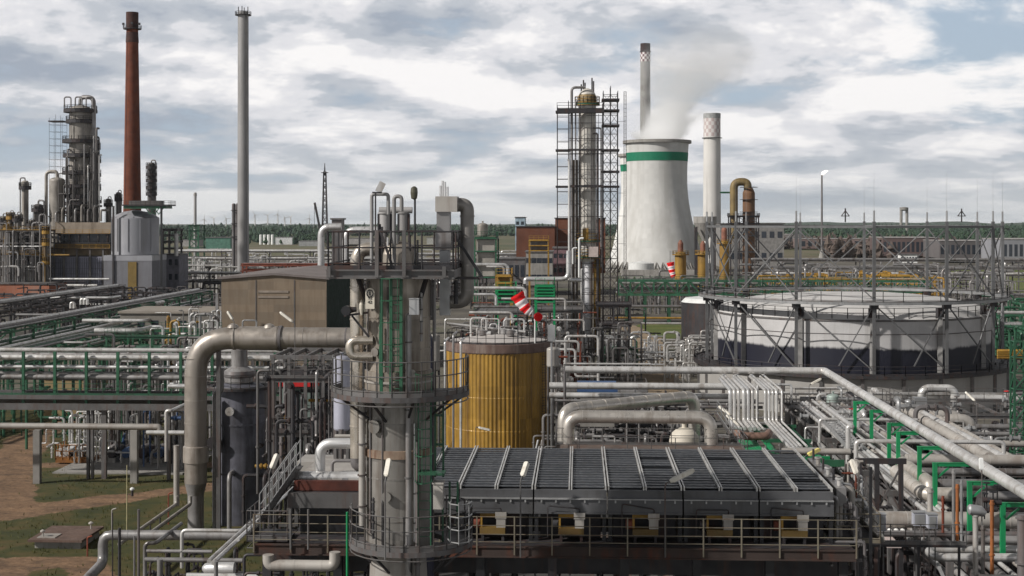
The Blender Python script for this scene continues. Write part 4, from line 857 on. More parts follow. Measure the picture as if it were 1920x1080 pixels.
tar = ramp(mth('ADD', mth('SUBTRACT', fz(649, Rb), s2.outputs[2]), mth('ADD', mth('MULTIPLY', mth('SUBTRACT', noise(scl(g.outputs['Position'], 1, 1, .02), .12, 2, .5), .5), 1.0), mth('MULTIPLY', mth('SUBTRACT', nV, .5), .7))), [(0, 0), (.45, 1)])
col = mixc(tar, col, mixc(nB, (.004, .004, .012), (.011, .012, .024))); L.new(col, b.inputs['Base Color']); b.inputs['Roughness'].default_value = .55; m_bell = M
MB().lathe((cx, cy, 0), [(Rb, zw-.49), (Rb, zt)], 96, False).build('bell', m_bell, T, (cx, cy, 0))
zd = HC-(546-HY)/F*cy
MB().lathe((cx, cy, 0), [(Rb, zt+.003)]+[(Rb*math.cos(a), zt+(zd-zt)*math.sin(a)) for a in [.25*i for i in range(1, 6)]]+[(.1, zd)], 96, False).build('dome', mat('pale_dome_paint', (.60, .58, .56), .6, 0, .08, .1, (.42, .40, .385), .4, 1), T)
b = MB(); b.rail(b.arc((cx, cy), Rb-.15, zt, 0, 6.283, 60), 1.5, 3, .05, 1, 4); b.build('rim_railing', m_steel, T)
b = MB(); b.ring((cx, cy, 0), Rb, zt-.25, .12, .25, n=96); b.build('rim', m_steel, T)
m_gcage = mat('cage_steel', (.15, .15, .152), .5, .4, .2, .8, (.10, .09, .085), .4); NP = 13; ang = lambda k: -math.pi/2-math.radians(2.7)+2*math.pi*k/NP
zr1, zr2 = fz(424, Rf), fz(565, Rf)
for k in range(NP):
    a = ang(k); x, y = cx+Rb*1.012*math.cos(a), cy+Rb*1.012*math.sin(a); u = V((math.cos(a), math.sin(a), 0)); t = V((-u.y, u.x, 0)); p = V((x, y, 0))
    b = MB(); b.bar(p+V((0, 0, zw)), p+V((0, 0, zt+.2)), .6, .3); b.build('pilaster', mat('pilaster', (.30, .29, .28), .7) if k == 0 else bpy.data.materials['pilaster'], T)
    b = MB(); b.bar(p-t*.5+V((0, 0, zt+.9)), p+t*.5+V((0, 0, zt+.9)), .5, 1.2); b.bar(p+V((0, 0, zt+.9)), p+u*1.2+V((0, 0, zt+.9)), .3); b.build('guide_roller', m_dark, T)
T = thing('guide_frame', 'tall ring of grey posts and diagonals standing round the gasholder bell', 'guide structure', (cx, cy, 0)); T.name = 'guide_cage'; ORG[T.name] = V((cx, cy, 0))
for k in range(NP):
    a = ang(k); p = V((cx+Rf*math.cos(a), cy+Rf*math.sin(a), 0)); MB().box(p.x-.19, p.x+.19, p.y-.19, p.y+.19, 0, zr1+.6).build('post', m_gcage, T)
    q = V((cx+Rf*math.cos(ang(k+1)), cy+Rf*math.sin(ang(k+1)), 0)); e = V((0, 0, 1))
    b = MB(); b.bar(p+e*(zr2-.3), q+e*(zw+.4), .15); b.bar(q+e*(zr2-.3), p.lerp(q, .55)+e*(zw+1.0), .15); b.build('lower_brace', m_gcage, T)
    b = MB(); b.bar(p+e*(zr1-.3), q+e*(zr2+.3), .14); b.bar(q+e*(zr1-.3), p+e*(zr2+.3), .14) if k % 2 else b.bar(q+e*(zr1-.3), p.lerp(q, .5)+e*((zr1+zr2)/2), .14); b.build('upper_brace', m_gcage, T)
    MB().bar(p+e*(zr1-.1), q+e*(zr1-.1), .25, .3).build('top_girder', m_gcage, T)
    MB().bar(p+e*(zw+.55*(zr2-zw)), q+e*(zw+.55*(zr2-zw)), .1).build('tie', m_dark, T)
    MB().cyl(p+e*(zr1+.6), p+e*(zr1+2.0), .12, n=6).cyl(p+e*2+e*zr1, p+e*(zr1+7), .02, .008, n=4).build('lightning_rod', m_galv, T)
    b = MB(); b.box(p.x-.5, p.x+.5, p.y-.5, p.y+.5, zr2-.9, zr2-.35); b.build('bracket', m_dark, T)
b = MB(); b.ring((cx, cy, 0), Rf-.35, zr2-.35, 1.3, .35, n=52); g = b.build('middle_gallery', m_galv, T)
b = MB(); b.rail(b.arc((cx, cy), Rf+.85, zr2, 0, 6.283, 52), 1.4, 2.2, .045, 2, 4); b.build('railing', m_steel, g)
b = MB(); b.ring((cx, cy, 0), Rf-.9, zw-.4, 2.6, .4, n=52); g = b.build('lower_gallery', m_dark, T)
b = MB(); b.rail(b.arc((cx, cy), Rf+1.6, zw, 0, 6.283, 52), 1.2, 2.2, .045, 2, 4); b.build('railing', m_dark, g)
b = MB()
for k in range(26): a = 2*math.pi*k/26; b.box(cx+Rt*1.004*math.cos(a)-.2, cx+Rt*1.004*math.cos(a)+.2, cy+Rt*1.004*math.sin(a)-.2, cy+Rt*1.004*math.sin(a)+.2, 0, zw-.5)
b.build('tank_stays', m_steel, T)
for i, (px, lb) in enumerate(((1585, 'small antenna array on the middle front post of the gasholder cage'), (1803, 'bent floodlight bracket on a right post of the gasholder cage'))):
    p = P(px, 405, cy-Rf*.9 if i == 0 else cy-Rf*.5); T = thing('antenna' if i == 0 else 'floodlight', lb, 'antenna' if i == 0 else 'floodlight', p)
    MB().cyl(p-V((0, 0, .8)), p+V((0, 0, 1.0)), .09, n=6).build('mast', m_dark, T)
    b = MB(); b.bar(p+V((-.5, 0, 0)), p+V((0, 0, .7)), .1); b.bar(p+V((.5, 0, 0)), p+V((0, 0, .7)), .1); b.bar(p+V((-.55, 0, 0)), p+V((.55, 0, 0)), .1); b.build('arm', m_dark, T)
p = P(1340, 558, 262); MB().lathe((p.x, p.y, 0), [(PX(62, 262), 0), (PX(62, 262), p.z-.8), (PX(55, 262), p.z-.1), (.1, p.z+.5)], 48).solo('storage_tank', m_dark, 'dark flat topped tank with a pale lid half hidden left of the gasholder', 'tank'); MB().lathe((p.x, p.y, 0), [(PX(62, 262), p.z-.79), (PX(55, 262), p.z-.05), (.1, p.z+.55)], 48, False).build('lid', m_white, list(COL.objects)[-1])
# ================================================================ yellow corrugated tank
Y = 157; c = P(934, 0, Y); r = PX(97, Y); zf = lambda y: HC-(y-HY)/F*(Y-r); ztp = zf(664)
T = thing('corrugated_tank', 'tall round tank in yellow corrugated cladding with a brown rim', 'tank', (c.x, c.y, 0)); n = 320; vs = []
zb_ = [0, 2.3, 2.36, 5.9, 5.96, ztp-.05]
for j, zz in enumerate(zb_):
    for k in range(n):
        a = 2*math.pi*k/n; rr = r*(1+(.0045 if k % 4 < 2 else -.0045))+(.0 if j not in (1, 3) else .03); vs.append((c.x+rr*math.cos(a), c.y+rr*math.sin(a), zz))
b = MB(); b.add(vs, [(j*n+k, j*n+(k+1) % n, (j+1)*n+(k+1) % n, (j+1)*n+k) for j in range(len(zb_)-1) for k in range(n)])
m_corr = mat('yellow_corrugated_sheet', (.36, .205, .034), .5, .12, .18, .55, (.12, .062, .02), .8, .03, (46, 3.6), .28); b.build('cladding', m_corr, T, (c.x, c.y, 0))
MB().lathe((c.x, c.y, 0), [(r*1.012, ztp-.05), (r*1.02, ztp+.05), (r*1.02, zf(648)), (r*.98, zf(648)+.05)], 80, False).build('rim', mat('brown_rim', (.13, .085, .07), .75, .1, .3, .8, (.25, .2, .17), .6), T)
MB().lathe((c.x, c.y, 0), [(r*.98, zf(648)+.05), (r*.5, zf(648)+.45), (.1, zf(648)+.75)], 64, False).build('roof', mat('pale_tank_roof', (.50, .465, .44), .6, .2, .1, .5, (.30, .24, .2), .4, 1), T)
zroof = zf(648)+.06
b = MB(); b.rail(b.arc((c.x, c.y), r*.985, zroof, 0, 6.283, 36), 1.15, 2.2, .03, 2, 5); b.build('railing', m_dark, T)
tkx, tky, tkr = c.x, c.y, r
b = MB(); b.ladder((c.x+r*.9, c.y-r*.52, 0), ztp, .6, (.8, -.6), True, .03); b.build('ladder', m_dark, T)
p0 = P(979, 640, 148)
sock('windsock', 'red and white striped windsock blowing down to the right over the yellow tank', P(969, 552, 148), P(1003, 590, 148), PX(27, 148)/2, PX(14, 148)/2, 5, (P(971, 553, 148).x, 148, zroof+.3), P(971, 545, 148), m_cred, m_cwht, m_dark)
MB().cyl((X(1003, 150), 150, zroof+.3), P(1003, 592, 150), .07, n=7).solo('mast', m_white, 'thin white post on the yellow tank beside the windsock tail', 'post')
rn2 = random.Random(5)
for i in range(7):
    px = rn2.uniform(880, 985); yy = rn2.uniform(157.5, 161.5); b0 = P(px, 0, yy); h = rn2.uniform(.8, 2.2); ln = rn2.uniform(.6, 2.4); q = V((b0.x, yy, zroof+.2))
    pipe([q, q+V((0, 0, h)), q+V((ln, 0, h)), q+V((ln, 0, .2))], rn2.uniform(.07, .14), rn2.choice((m_pipew, m_pipe, m_alub)), 'slim looped vent pipe standing on the yellow tank roof', 'vent_pipe', 'vent pipes on the yellow tank roof', n=8)
for i, (px, yy, w, h) in enumerate(((905, 157, 1.3, .9), (925, 161, 1.6, .8), (958, 156, 1.2, 1.0), (945, 158, 1.0, .9))):
    q = P(px, 0, yy); T = thing('roof_valve', 'squat grey relief valve with a side bonnet on the yellow tank roof', 'valve', (q.x, yy, zroof+.2), 'relief valves on the yellow tank roof'); MB().lathe((q.x, yy, 0), [(w*.2, zroof+.2), (w*.2, zroof+.5), (w*.42, zroof+.6), (w*.42, zroof+.2+h), (.05, zroof+.3+h)], 14).build('body', m_pipe, T); MB().cyl((q.x, yy-.1, zroof+.2+h*.6), (q.x+w*.7, yy-.1, zroof+.2+h*.6), w*.22, n=10).build('bonnet', m_pipew, T)
T = thing('roof_bridge', 'sloping pipe bridge across the back of the yellow tank roof', 'pipe bridge', P(915, 610, 160)); 
for k in range(5): pp = [P(838+k*4, 606+k*2.5, 160+k*.5), P(985, 622+k*2.5, 160+k*.5)]; MB().cyl(pp[0], pp[1], .12, n=7).build('pipe', (m_pipew, m_pipe)[k % 2], T)
b = MB()
for f in (.1, .4, .7, .95): q = pp[0].lerp(pp[1], f); b.box(q.x-.1, q.x+.1, 160, 162.4, zroof, q.z-.1)
b.build('trestle', m_dark, T)
# cabinets and pots right of the tank rim
T = thing('control_box', 'pale grey control box on a post right of the yellow tank rim', 'cabinet', P(1035, 650, 143)); q = P(1027, 640, 143); e = P(1041, 610, 143); MB().box(q.x, e.x, 143, 143.5, q.z, e.z).build('cabinet', m_galv, T); MB().cyl(((q.x+e.x)/2, 143.2, 0), ((q.x+e.x)/2, 143.2, q.z), .1, n=8).build('post', m_galv, T)
vessel('seal_pot', 'beige upright pot hanging at the right edge of the yellow tank', 'vessel', P(1036, 0, 145), PX(22, 145)/2, P(0, 690, 145).z, P(0, 650, 145).z, m_beige, legs=3, n=18)
vessel('seal_pot', 'grey beige upright pot before the left edge of the yellow tank', 'vessel', P(816, 0, 138), PX(18, 138)/2, P(0, 697, 138).z, P(0, 626, 138).z, m_beige, legs=3, n=18)
for i, px in enumerate((834, 850, 864)): pipe(R(px, 840, 138, 'z', 640-(i % 2)*12, 'y', 142), PX(4.5, 138)/2, (m_pipew, m_pipe)[i % 2], 'pale standpipe in the row left of the yellow tank', 'standpipe', 'standpipes left of the yellow tank', n=8)
# yellow and green skids behind the tank
def slatbox(name, label, cat, px0, px1, yt, yb, Y, dep, m, ms, ns, legs=0):
    a, e = P(px0, yb, Y), P(px1, yt, Y); T = thing(name, label, cat, ((a.x+e.x)/2, Y+dep/2, 0)); w = .14
    b = MB()
    for x in (a.x, e.x):
        for y in (Y, Y+dep): b.box(x-w, x+w, y-w, y+w, 0, e.z)
    b.build('corner_posts', m, T)
    for i in range(ns): zz = a.z+(e.z-a.z)*i/max(1, ns-1); MB().box(a.x-.1, e.x+.1, Y-.25, Y+dep+.25, zz-.12, zz+.12).build('slat_floor', m, T)
    MB().box(a.x+.3, e.x-.3, Y+.5, Y+dep-.5, a.z+.2, e.z-.2).build('machine', ms, T)
    MB().rail([(a.x, Y-.2, e.z+.12), (e.x, Y-.2, e.z+.12), (e.x, Y+dep, e.z+.12)], 1.1, 1.2, .04, 2, 4).build('railing', m, T); return T
slatbox('cooler_deck', 'bright green slatted cooler deck behind the windsock', 'cooler', 1004, 1039, 537, 566, 205, 4, m_greenb, m_green, 6)
slatbox('cooler_deck', 'green cooler deck left of the windsock mouth', 'cooler', 930, 966, 544, 566, 210, 4, m_greenb, m_green, 4)
slatbox('process_skid', 'ochre yellow process skid above the left green cooler deck', 'skid', 930, 958, 518, 543, 222, 5, m_yel, m_och, 3)
slatbox('process_skid', 'stained vessel rack inside green posts right of the elbow duct', 'skid', 890, 930, 447, 520, 250, 7, m_green, m_colg, 4)
slatbox('process_skid', 'yellow topped process deck before the red brown hall', 'skid', 992, 1028, 451, 470, 360, 6, m_yel, m_steel, 3)
vessel('drum', 'stained upright drum on top of the green post rack', 'vessel', P(905, 0, 252), PX(20, 252)/2, P(0, 446, 252).z, P(0, 418, 252).z, m_colg, legs=3, bands=(22.5,))
for i, (a, c, py, Y, w, mm) in enumerate(((888, 952, 496, 240, 6, m_alub), (912, 945, 500, 236, 4, m_pipew), (888, 985, 540, 190, 6, m_pipew), (888, 930, 552, 186, 5, m_alub), (888, 1000, 575, 176, 5, m_pipe), (940, 1060, 560, 180, 4, m_pipew), (1040, 1095, 566, 235, 4, m_pipe), (880, 960, 586, 168, 5, m_pipew), (1015, 1095, 600, 200, 4, m_pipew), (1035, 1085, 640, 185, 5, m_pipew))):
    pipe(R(a, py, Y, 'x', c, 'z', py+20), PX(w, Y)/2, mm, ('silver pipe bent down right of the elbow duct', 'thinner pale pipe just below the silver bent pipe', 'pale pipe level with the windsock mouth', 'short silver pipe near the elbow duct bottom', 'grey pipe behind the windsock tail', 'thin pale pipe below the green cooler decks', 'grey pipe at the scaffold foot level with the windsock', 'pale pipe just above the yellow tank roof', 'pale pipe between control box and tall column', 'low pale pipe left of the tall column skirt')[i], n=8)
# ================================================================ near left: racks, fat pipe, slate drum
def tangle(label, group, px, Yr, zb, hz, n, rr, mats, seed, name='pipe', cat='pipe', ln=(1, 5), stuff=False):
    r = random.Random(seed); sb = MB()
    for i in range(n):
        Y = r.uniform(*Yr); q = P(r.uniform(*px), 0, Y); q.z = zb; h = r.uniform(*hz); d = r.choice((V((1, 0, 0)), V((-1, 0, 0)), V((0, 1, 0)), V((0, -1, 0))))*r.uniform(*ln); rad = r.uniform(*rr); e = V((0, 0, 1)); k = r.random()
        if k < .4: pts = [q, q+e*h, q+e*h+d, q+d]
        elif k < .75: pts = [q, q+e*h, q+e*h+d]
        else: pts = [q+e*h, q+e*h+d, q+e*(h*.5)+d, q+e*(h*.5)+d*1.8]
        fl = [(V(a).lerp(V(c), f), (V(c)-V(a)).normalized()) for a, c in zip(pts, pts[1:]) for f in ((.35, .62) if (V(c)-V(a)).length > 1.2 else (.5,)) if r.random() < .7]
        if stuff:
            sb.tube(pts, rad, 7)
            for p_, d_ in fl: sb.cyl(p_-d_*.05, p_+d_*.05, rad*1.7, n=7)
            mm = r.choice(mats); continue
        b = MB().tube(pts, rad, 8)
        for p_, d_ in fl: b.cyl(p_-d_*.06, p_-d_*.012, rad*1.65, n=9).cyl(p_+d_*.012, p_+d_*.06, rad*1.65, n=9)
        b.solo(name, r.choice(mats), label, cat, group); continue
        pipe(pts, rad, r.choice(mats), label, name, group, n=8, cat=cat)
    if stuff: sb.solo('small_pipework', mats[0], label, 'pipework', None, 'stuff')
m_glass = mat('lamp_glass', (.42, .42, .40), .15, 0, .1, 2)
def lamp(px, py, pyb, Y, dx, dy, label, L_=.95, tilt=.25, m=None, pm=None):
    """long floodlight on a thin pole; head points to (dx,dy) on plan"""
    b0 = P(px, pyb, Y); top = P(px, py, Y); T = thing('floodlight', label, 'lamp', b0); d = V((dx, dy, tilt)).normalized()
    MB().tube([b0, top, top+d*.25], .028, 7, .2).build('pole', pm or m_steel, T)
    a = top+d*.2; s = d.cross(V((0, 0, 1))).normalized(); u = s.cross(d).normalized(); vs = []
    for f, w, h in ((0, .5, .6), (.1, 1, 1), (.9, 1, 1), (1, .55, .6)):
        c = a+d*L_*f
        for sx, sz in ((-1, -.6), (1, -.6), (.75, .6), (-.75, .6)): vs.append(c+s*sx*.10*w+u*sz*.12*h)
    MB().add(vs, [(3, 2, 1, 0), (12, 13, 14, 15)]+[(4*i+j, 4*i+(j+1) % 4, 4*i+4+(j+1) % 4, 4*i+4+j) for i in range(3) for j in range(4)]).build('head', m or m_lamp, T)
    MB().bar(a+d*L_*.12-u*.085, a+d*L_*.88-u*.085, .13, .035).build('lens', m_glass, T); MB().bar(top+d*.1-u*.03, a+d*L_*.3-u*.09, .05, .05).build('bracket', m_steel, T)
    return T
Y = 134; zc = lambda y: P(300, y, Y).z
T = thing('pipe_rack', 'long green posted pipe rack on tall legs crossing the left half behind the fat pipe', 'pipe rack', (X(330, Y), Y+2, 0))
xa, xb = X(-60, Y), X(668, Y)
for i, px in enumerate(range(-15, 670, 59)):
    x = X(px, Y); MB().box(x-.13, x+.13, Y-.13, Y+.13, zc(762), zc(660)).build('post', m_green, T); x2 = X(px+10, Y); MB().box(x2-.12, x2+.12, Y+3.4, Y+3.65, zc(750), zc(658)).build('post', m_green, T)
    b = MB(); b.box(x-.1, x+.1, Y+.131, Y+3.6, zc(695)-.2, zc(695)-.02); b.box(x-.1, x+.1, Y+.131, Y+3.6, zc(672)-.3, zc(672)-.15); b.build('cross_beam', m_green, T)
for y0, y1, dy in ((741, 749, 0), (757, 769, 0), (741, 768, 3.7)): MB().box(xa, xb, Y+dy-.45, Y+dy-.14, zc(y1), zc(y0)).build('girder', m_steel, T)
MB().box(xa, xb, Y-.13, Y+3.2, zc(749)-.02, zc(746)-.02).build('walkway', m_steel, T)
MB().rail([(xa, Y-.3, zc(741)), (xb, Y-.3, zc(741))], 1.1, 2.2, .03, 2, 4).build('railing', m_green, T)
for px, w in ((165, 5), (173, 4), (195, 9), (316, 6), (455, 8), (560, 8)): x = X(px, Y); h = PX(w, Y)/2; MB().box(x-h, x+h, Y-.1, Y+.3, 0, zc(769)).build('leg', m_steel, T)
for i, (py, dy, w, mm) in enumerate(((655, 1, 8, m_pipew), (669, 0.6, 11, m_pipew), (687, .9, 7, m_alub), (706, .5, 11, m_pipe), (699, 2.6, 7, m_pipe), (663, 2.8, 6, m_pipe))):
    pipe(R(-60, py, Y+dy, 'x', 668 if i % 2 == 0 else 640), PX(w, Y)/2, mm, ('topmost thin white pipe on the long green posted rack', 'thick pale pipe just below the top one on the green posted rack', 'bright slim pipe halfway down the green posted rack', 'thick brownish pipe lowest on the green posted rack', 'grey back pipe low on the green posted rack', 'grey back pipe high on the green posted rack')[i], rings=5, n=10)
pipe(R(-60, 798, 129, 'x', 300, 'z', 812), PX(12, 129)/2, m_beige, 'brownish pipe on concrete posts below the green posted rack', rings=4)
for px in (70, 252): q = G(px, 907); MB().box(q.x-.32, q.x+.32, q.y-.3, q.y+.3, 0, P(px, 806, q.y).z).solo('post', m_conc, ('square concrete post at left under the brownish pipe' if px < 100 else 'square concrete post further right under the brownish pipe'), 'post')
for i, (a, c, py, yy, w, mm) in enumerate(((275, 346, 811, 124, 9, m_pipew), (316, 349, 724, 118, 9, m_alub))): pipe(R(a, py, yy, 'x', c), PX(w, yy)/2, mm, ('short pale pipe from the brownish pipe to the fat elbow pipe', 'short bright pipe stub left of the fat elbow pipe')[i], n=10)
pipe(R(312, 865, 117, 'z', 770, 'x', 322, 'y', 121), PX(7, 117)/2, m_pipew, 'pale vertical pipe hanging left of the fat elbow pipe', 'riser_pipe')
pipe(R(331, 948, 112, 'z', 835), PX(11, 112)/2, m_beige, 'beige standpipe just left of the fat elbow pipe', 'standpipe')
# tall background behind the rack
block('pump_house', 'ochre pump house wall behind the green posted rack', 'building', 82, 162, 708, 780, 172, 8, mat('ochre_render', (.30, .22, .11), .85, 0, .15, .3, (.2, .13, .06), .4), win=(3, 1, .25, .4))
tangle('slim grey pipe in the tangle behind the long green posted rack', 'pipes behind the green posted rack', (165, 350), (142, 165), 0, (5, 11.5), 34, (.06, .2), (m_pipe, m_pipew, m_steel, m_alub), 21, ln=(.6, 3))
tangle('dense green pipework in the gloom at the left edge behind the rack', 'dark pipes at the left edge behind the rack', (-20, 165), (150, 180), 0, (3, 9), 24, (.06, .18), (m_green, m_steel, m_pipew, m_dark), 22, stuff=True, ln=(1, 6))
tangle('valve pipe in the silver cluster before the beige canopy', 'pipes before the beige canopy', (305, 412), (195, 222), 0, (6, 11.5), 46, (.07, .22), (m_alub, m_pipew, m_pipe, m_yel, m_pipew), 23, ln=(.6, 3))
tangle('dense thin green pipework between both slanting racks', 'pipes between the slanting racks', (100, 330), (180, 260), 0, (3, 7.5), 34, (.07, .2), (m_green, m_pipew, m_green, m_steel, m_greenb), 24, stuff=True, ln=(2, 8))
frame('pipe_structure', 'dark green steel stage between the slanting racks and the canopy', 'frame', [X(p, 200) for p in (200, 240, 285, 330, 372)], [200, 212], [3.2, 6.0, 8.4], m_green, .28, .3, decks=(1,), rails=(1, 2))
frame('pipe_structure', 'tall dark steel stage behind the green posted rack and fat elbow', 'frame', [X(p, 160) for p in (345, 385, 430, 475, 520)], [160, 168], [4, 7, 9.6], m_steel, .28, .3, decks=(1, 2), rails=(2,))
# pump skid
q = G(185, 888); MB().box(G(98, 890).x, G(345, 890).x, 136.5, 150, .05, .22).solo('concrete_slab', m_conc, kind='structure')
Y = 142; a, e = P(104, 872, Y), P(168, 872, Y); T = thing('pump_skid', 'orange railed pump skid with a silver drum on a concrete slab', 'skid', ((a.x+e.x)/2, Y+1.5, .22)); m_oran = mat('orange_paint', (.22, .085, .012), .6, 0, .2, .8, RUST, .3)
MB().box(a.x, e.x, Y, Y+3, .22, .55).build('base', m_oran, T); MB().rail([(a.x, Y+3, .55), (a.x, Y, .55), (e.x, Y, .55)], 1.5, .7, .055, 2, 5).build('railing', m_oran, T)
MB().sweep([P(128, 842, Y+1.5), P(130, 842, Y+1.5), P(160, 842, Y+1.5), P(163, 842, Y+1.5)], [.35, .55, .55, .35], 18).build('drum', m_galv, T)
for px in (134, 156): x = X(px, Y+1.5); MB().box(x-.12, x+.12, Y+1.2, Y+1.8, .55, P(px, 846, Y+1.5).z-.3).build('saddle', m_dark, T)
for px in (112, 122): x = X(px, Y+1); MB().cyl((x, Y+.7, 1.1), (x, Y+2.2, 1.1), .4, n=14).build('motor', m_pipew, T)
tangle('small silver pipe bent over the orange pump skid', 'pipes on the pump skid', (108, 205), (141, 147), .3, (1.2, 5.5), 28, (.06, .13), (m_alub, m_pipew, m_pipe), 25, ln=(.6, 2.5))
tangle('dark pump pipe between the pump skid and the fat elbow pipe', 'pump pipes left of the fat elbow pipe', (205, 340), (137, 150), .3, (1.2, 6), 26, (.07, .18), (m_dark, m_steel, m_pipe, m_blue), 26, ln=(.6, 3))
for i, px in enumerate((212, 240, 270, 300)):
    q = P(px, 0, 143); T = thing('pump', 'dark pump with a round motor in the row right of the pump skid', 'pump', (q.x, 143, .22), 'pumps right of the skid'); MB().cyl((q.x, 142.3, 1.2), (q.x, 143.8, 1.2), .5, n=14).build('motor', (m_dark, m_blue)[i % 2], T); MB().lathe((q.x, 144.3, 0), [(.35, .5), (.7, .8), (.7, 1.7), (.2, 1.9)], 14).build('casing', m_piped, T); MB().box(q.x-.5, q.x+.5, 142.2, 145, .22, .68).build('plinth', m_conc, T)
# fat elbow pipe
Y = 110; r = PX(42, Y)/2; pp = R(367, 1010, Y, 'z', 634, 'x', 760); m_fat = mat('fat_pipe_cladding', (.42, .375, .33), .40, .55, .10, .5, (.17, .13, .10), .5, .2)
T = thing('elbow_pipe', 'fat grey clad pipe rising from the grass and bending right to the tower', 'pipe', (pp[0].x, Y, 0)); e = V((0, 0, 1))
z = lambda y: P(367, y, Y).z
MB().tube([V((pp[0].x, Y, z(905))), pp[1], pp[2]], r, 32, r*3.3, 12).build('run', m_fat, T)
MB().lathe((pp[0].x, Y, 0), [(r*.72, 0), (r*.72, z(928)), (r*1.0, z(904)+.01)], 32, False).build('reducer', m_pipe, T)
MB().lathe((pp[0].x, Y, 0), [(r*1.13, z(866)), (r*1.13, z(837)), (r*1.0, z(835))], 32).build('sleeve', m_fat, T)
for py in (672, 705, 750, 793): MB().ring((pp[0].x, Y, 0), r*.999, z(py), .022, .05, n=32).build('seam', m_fat, T)
zz = pp[1].z
for px, k, w, mm in ((440, 1.06, .15, m_fat), (453, 1.05, .3, m_fat), (490, 1.08, 2.9, m_fat), (527, 1.16, .2, m_piped), (521, 1.12, .12, m_fat), (570, 1.02, .08, m_fat), (615, 1.02, .08, m_fat), (650, 1.03, .1, m_piped)): x = X(px, Y); MB().cyl((x-w/2, Y, zz), (x+w/2, Y, zz), r*k, n=32).build('collar', mm, T)
x0, x1 = X(455, Y), X(481, Y); MB().tube([(x0, Y, zz+r*.9), (x0, Y, zz+r+.55), (x1, Y, zz+r+.55), (x1, Y, zz+r*.9)], .07, 7).build('handle', m_galv, T)
for px in (437, 505): x = X(px, Y); MB().lathe((x, Y, zz+r*.96), [(.5, 0), (.35, .22), (.1, .34)], 14).build('manhole', m_fat, T)
for px, z0 in ((410, 0), (545, 0)): MB().box(X(px, Y)-.16, X(px, Y)+.16, Y-.16, Y+.16, 0, zz-r).build('support', m_steel, T)
# slate drum
Y = 116; c = P(449, 0, Y); r = PX(101, Y)/2; z = lambda y: P(449, y, Y-r).z; m_slate = mat('slate_drum_paint', (.125, .125, .15), .55, .3, .45, .5, (.045, .042, .045), .65, .2, (5, 3.0), .22)
T = thing('slate_drum', 'wide dark slate upright drum standing right of the fat elbow pipe', 'vessel', (c.x, Y, 0))
MB().lathe((c.x, Y, 0), [(r, 0), (r, z(735)), (r*.85, z(728)), (r*.3, z(721)), (.05, z(720))], 40).build('shell', m_slate, T, (c.x, Y, 0))
for py in (892, 800): MB().ring((c.x, Y, 0), r*.998, z(py), .05, .14, n=40).build('band', m_slate, T)
for px, py, rr in ((434, 770, .36), (402, 828, .5)): q = P(px, py, Y-r*.98); MB().cyl((q.x, Y-r*.7, q.z), (q.x, Y-r-.5, q.z), rr*.8, n=16).cyl((q.x, Y-r-.62, q.z), (q.x, Y-r-.48, q.z), rr, n=16).build('manhole', m_pipew if px > 420 else m_dark, T)
MB().lathe((c.x, Y, 0), [(r*.55, z(722)), (r*.55, z(700)), (r*.3, z(692)), (r*.3, z(660)), (.05, z(655))], 24).build('head', m_pipe, T)
MB().lathe((c.x, Y, 0), [(r*.57, z(712)), (r*.6, z(706)), (r*.57, z(700))], 24).build('flange', m_piped, T)
b = MB(); b.ring((c.x, Y, 0), r, z(733), .7, .18, n=36); g = b.build('platform', m_dark, T); b = MB(); b.rail(b.arc((c.x, Y), r+.65, z(731), 0, 6.283, 24), 1.15, 1.2, .03, 2, 5); b.build('railing', m_steel, g)
pipe(R(430, 1000, 112.6, 'z', 890, 'y', 114), PX(9, 112)/2, m_pipe, 'grey pipe climbing the front of the slate drum', 'riser_pipe')
pipe(R(404, 1005, 113.5, 'z', 745), PX(13, 112)/2, m_piped, 'dark square duct on the left flank of the slate drum', 'duct', n=4)
pipe(R(417, 690, 111, 'z', 735, 'x', 402, 'z', 1000), PX(6, 111)/2, m_pipe, 'grey pipe bent round the left flank of the slate drum')
# steel stage between drum and tower
frame('pipe_structure', 'dark steel stage of posts and decks between slate drum and tower', 'frame', [X(p, 100) for p in (512, 542, 573, 606, 640)], [100, 106], [P(0, y, 100).z for y in (985, 900, 815, 712, 668)], m_steel, .22, .28, decks=(2, 3), rails=(2, 3), md=m_dark)
T = thing('service_kiosk', 'small green kiosk with a red roof edge behind the dark steel stage', 'kiosk', P(560, 800, 126)); a, e = P(528, 790, 126), P(592, 716, 126); MB().box(a.x, e.x, 126, 129, 0, e.z-.4).build('wall', mat('pale_green_wall', (.16, .20, .18), .7), T); MB().box(a.x-.2, e.x+.2, 125.6, 129.3, e.z-.4, e.z).build('roof', m_red, T); MB().box(a.x+.6, a.x+1.6, 125.95, 125.997, 5, e.z-.8).build('window', m_win, T)
tangle('slim dark pipe in the steel stage between slate drum and tower', 'pipes in the stage beside the slate drum', (505, 660), (97, 108), 5, (2, 9.5), 40, (.05, .16), (m_dark, m_steel, m_pipe, m_piped, m_dark, m_yel), 27, ln=(.5, 2.2))
vessel('lilac_drum', 'pale lilac grey upright drum with a domed top left of the tower', 'vessel', P(641, 0, 62), PX(31, 62)/2, P(0, 812, 62).z, P(0, 668, 62).z, mat('lilac_grey_cladding', (.36, .36, .42), .5, .3, .1, .5, (.2, .2, .22), .4, .2), legs=3, bands=(P(0, 700, 62).z, P(0, 745, 62).z), n=28)
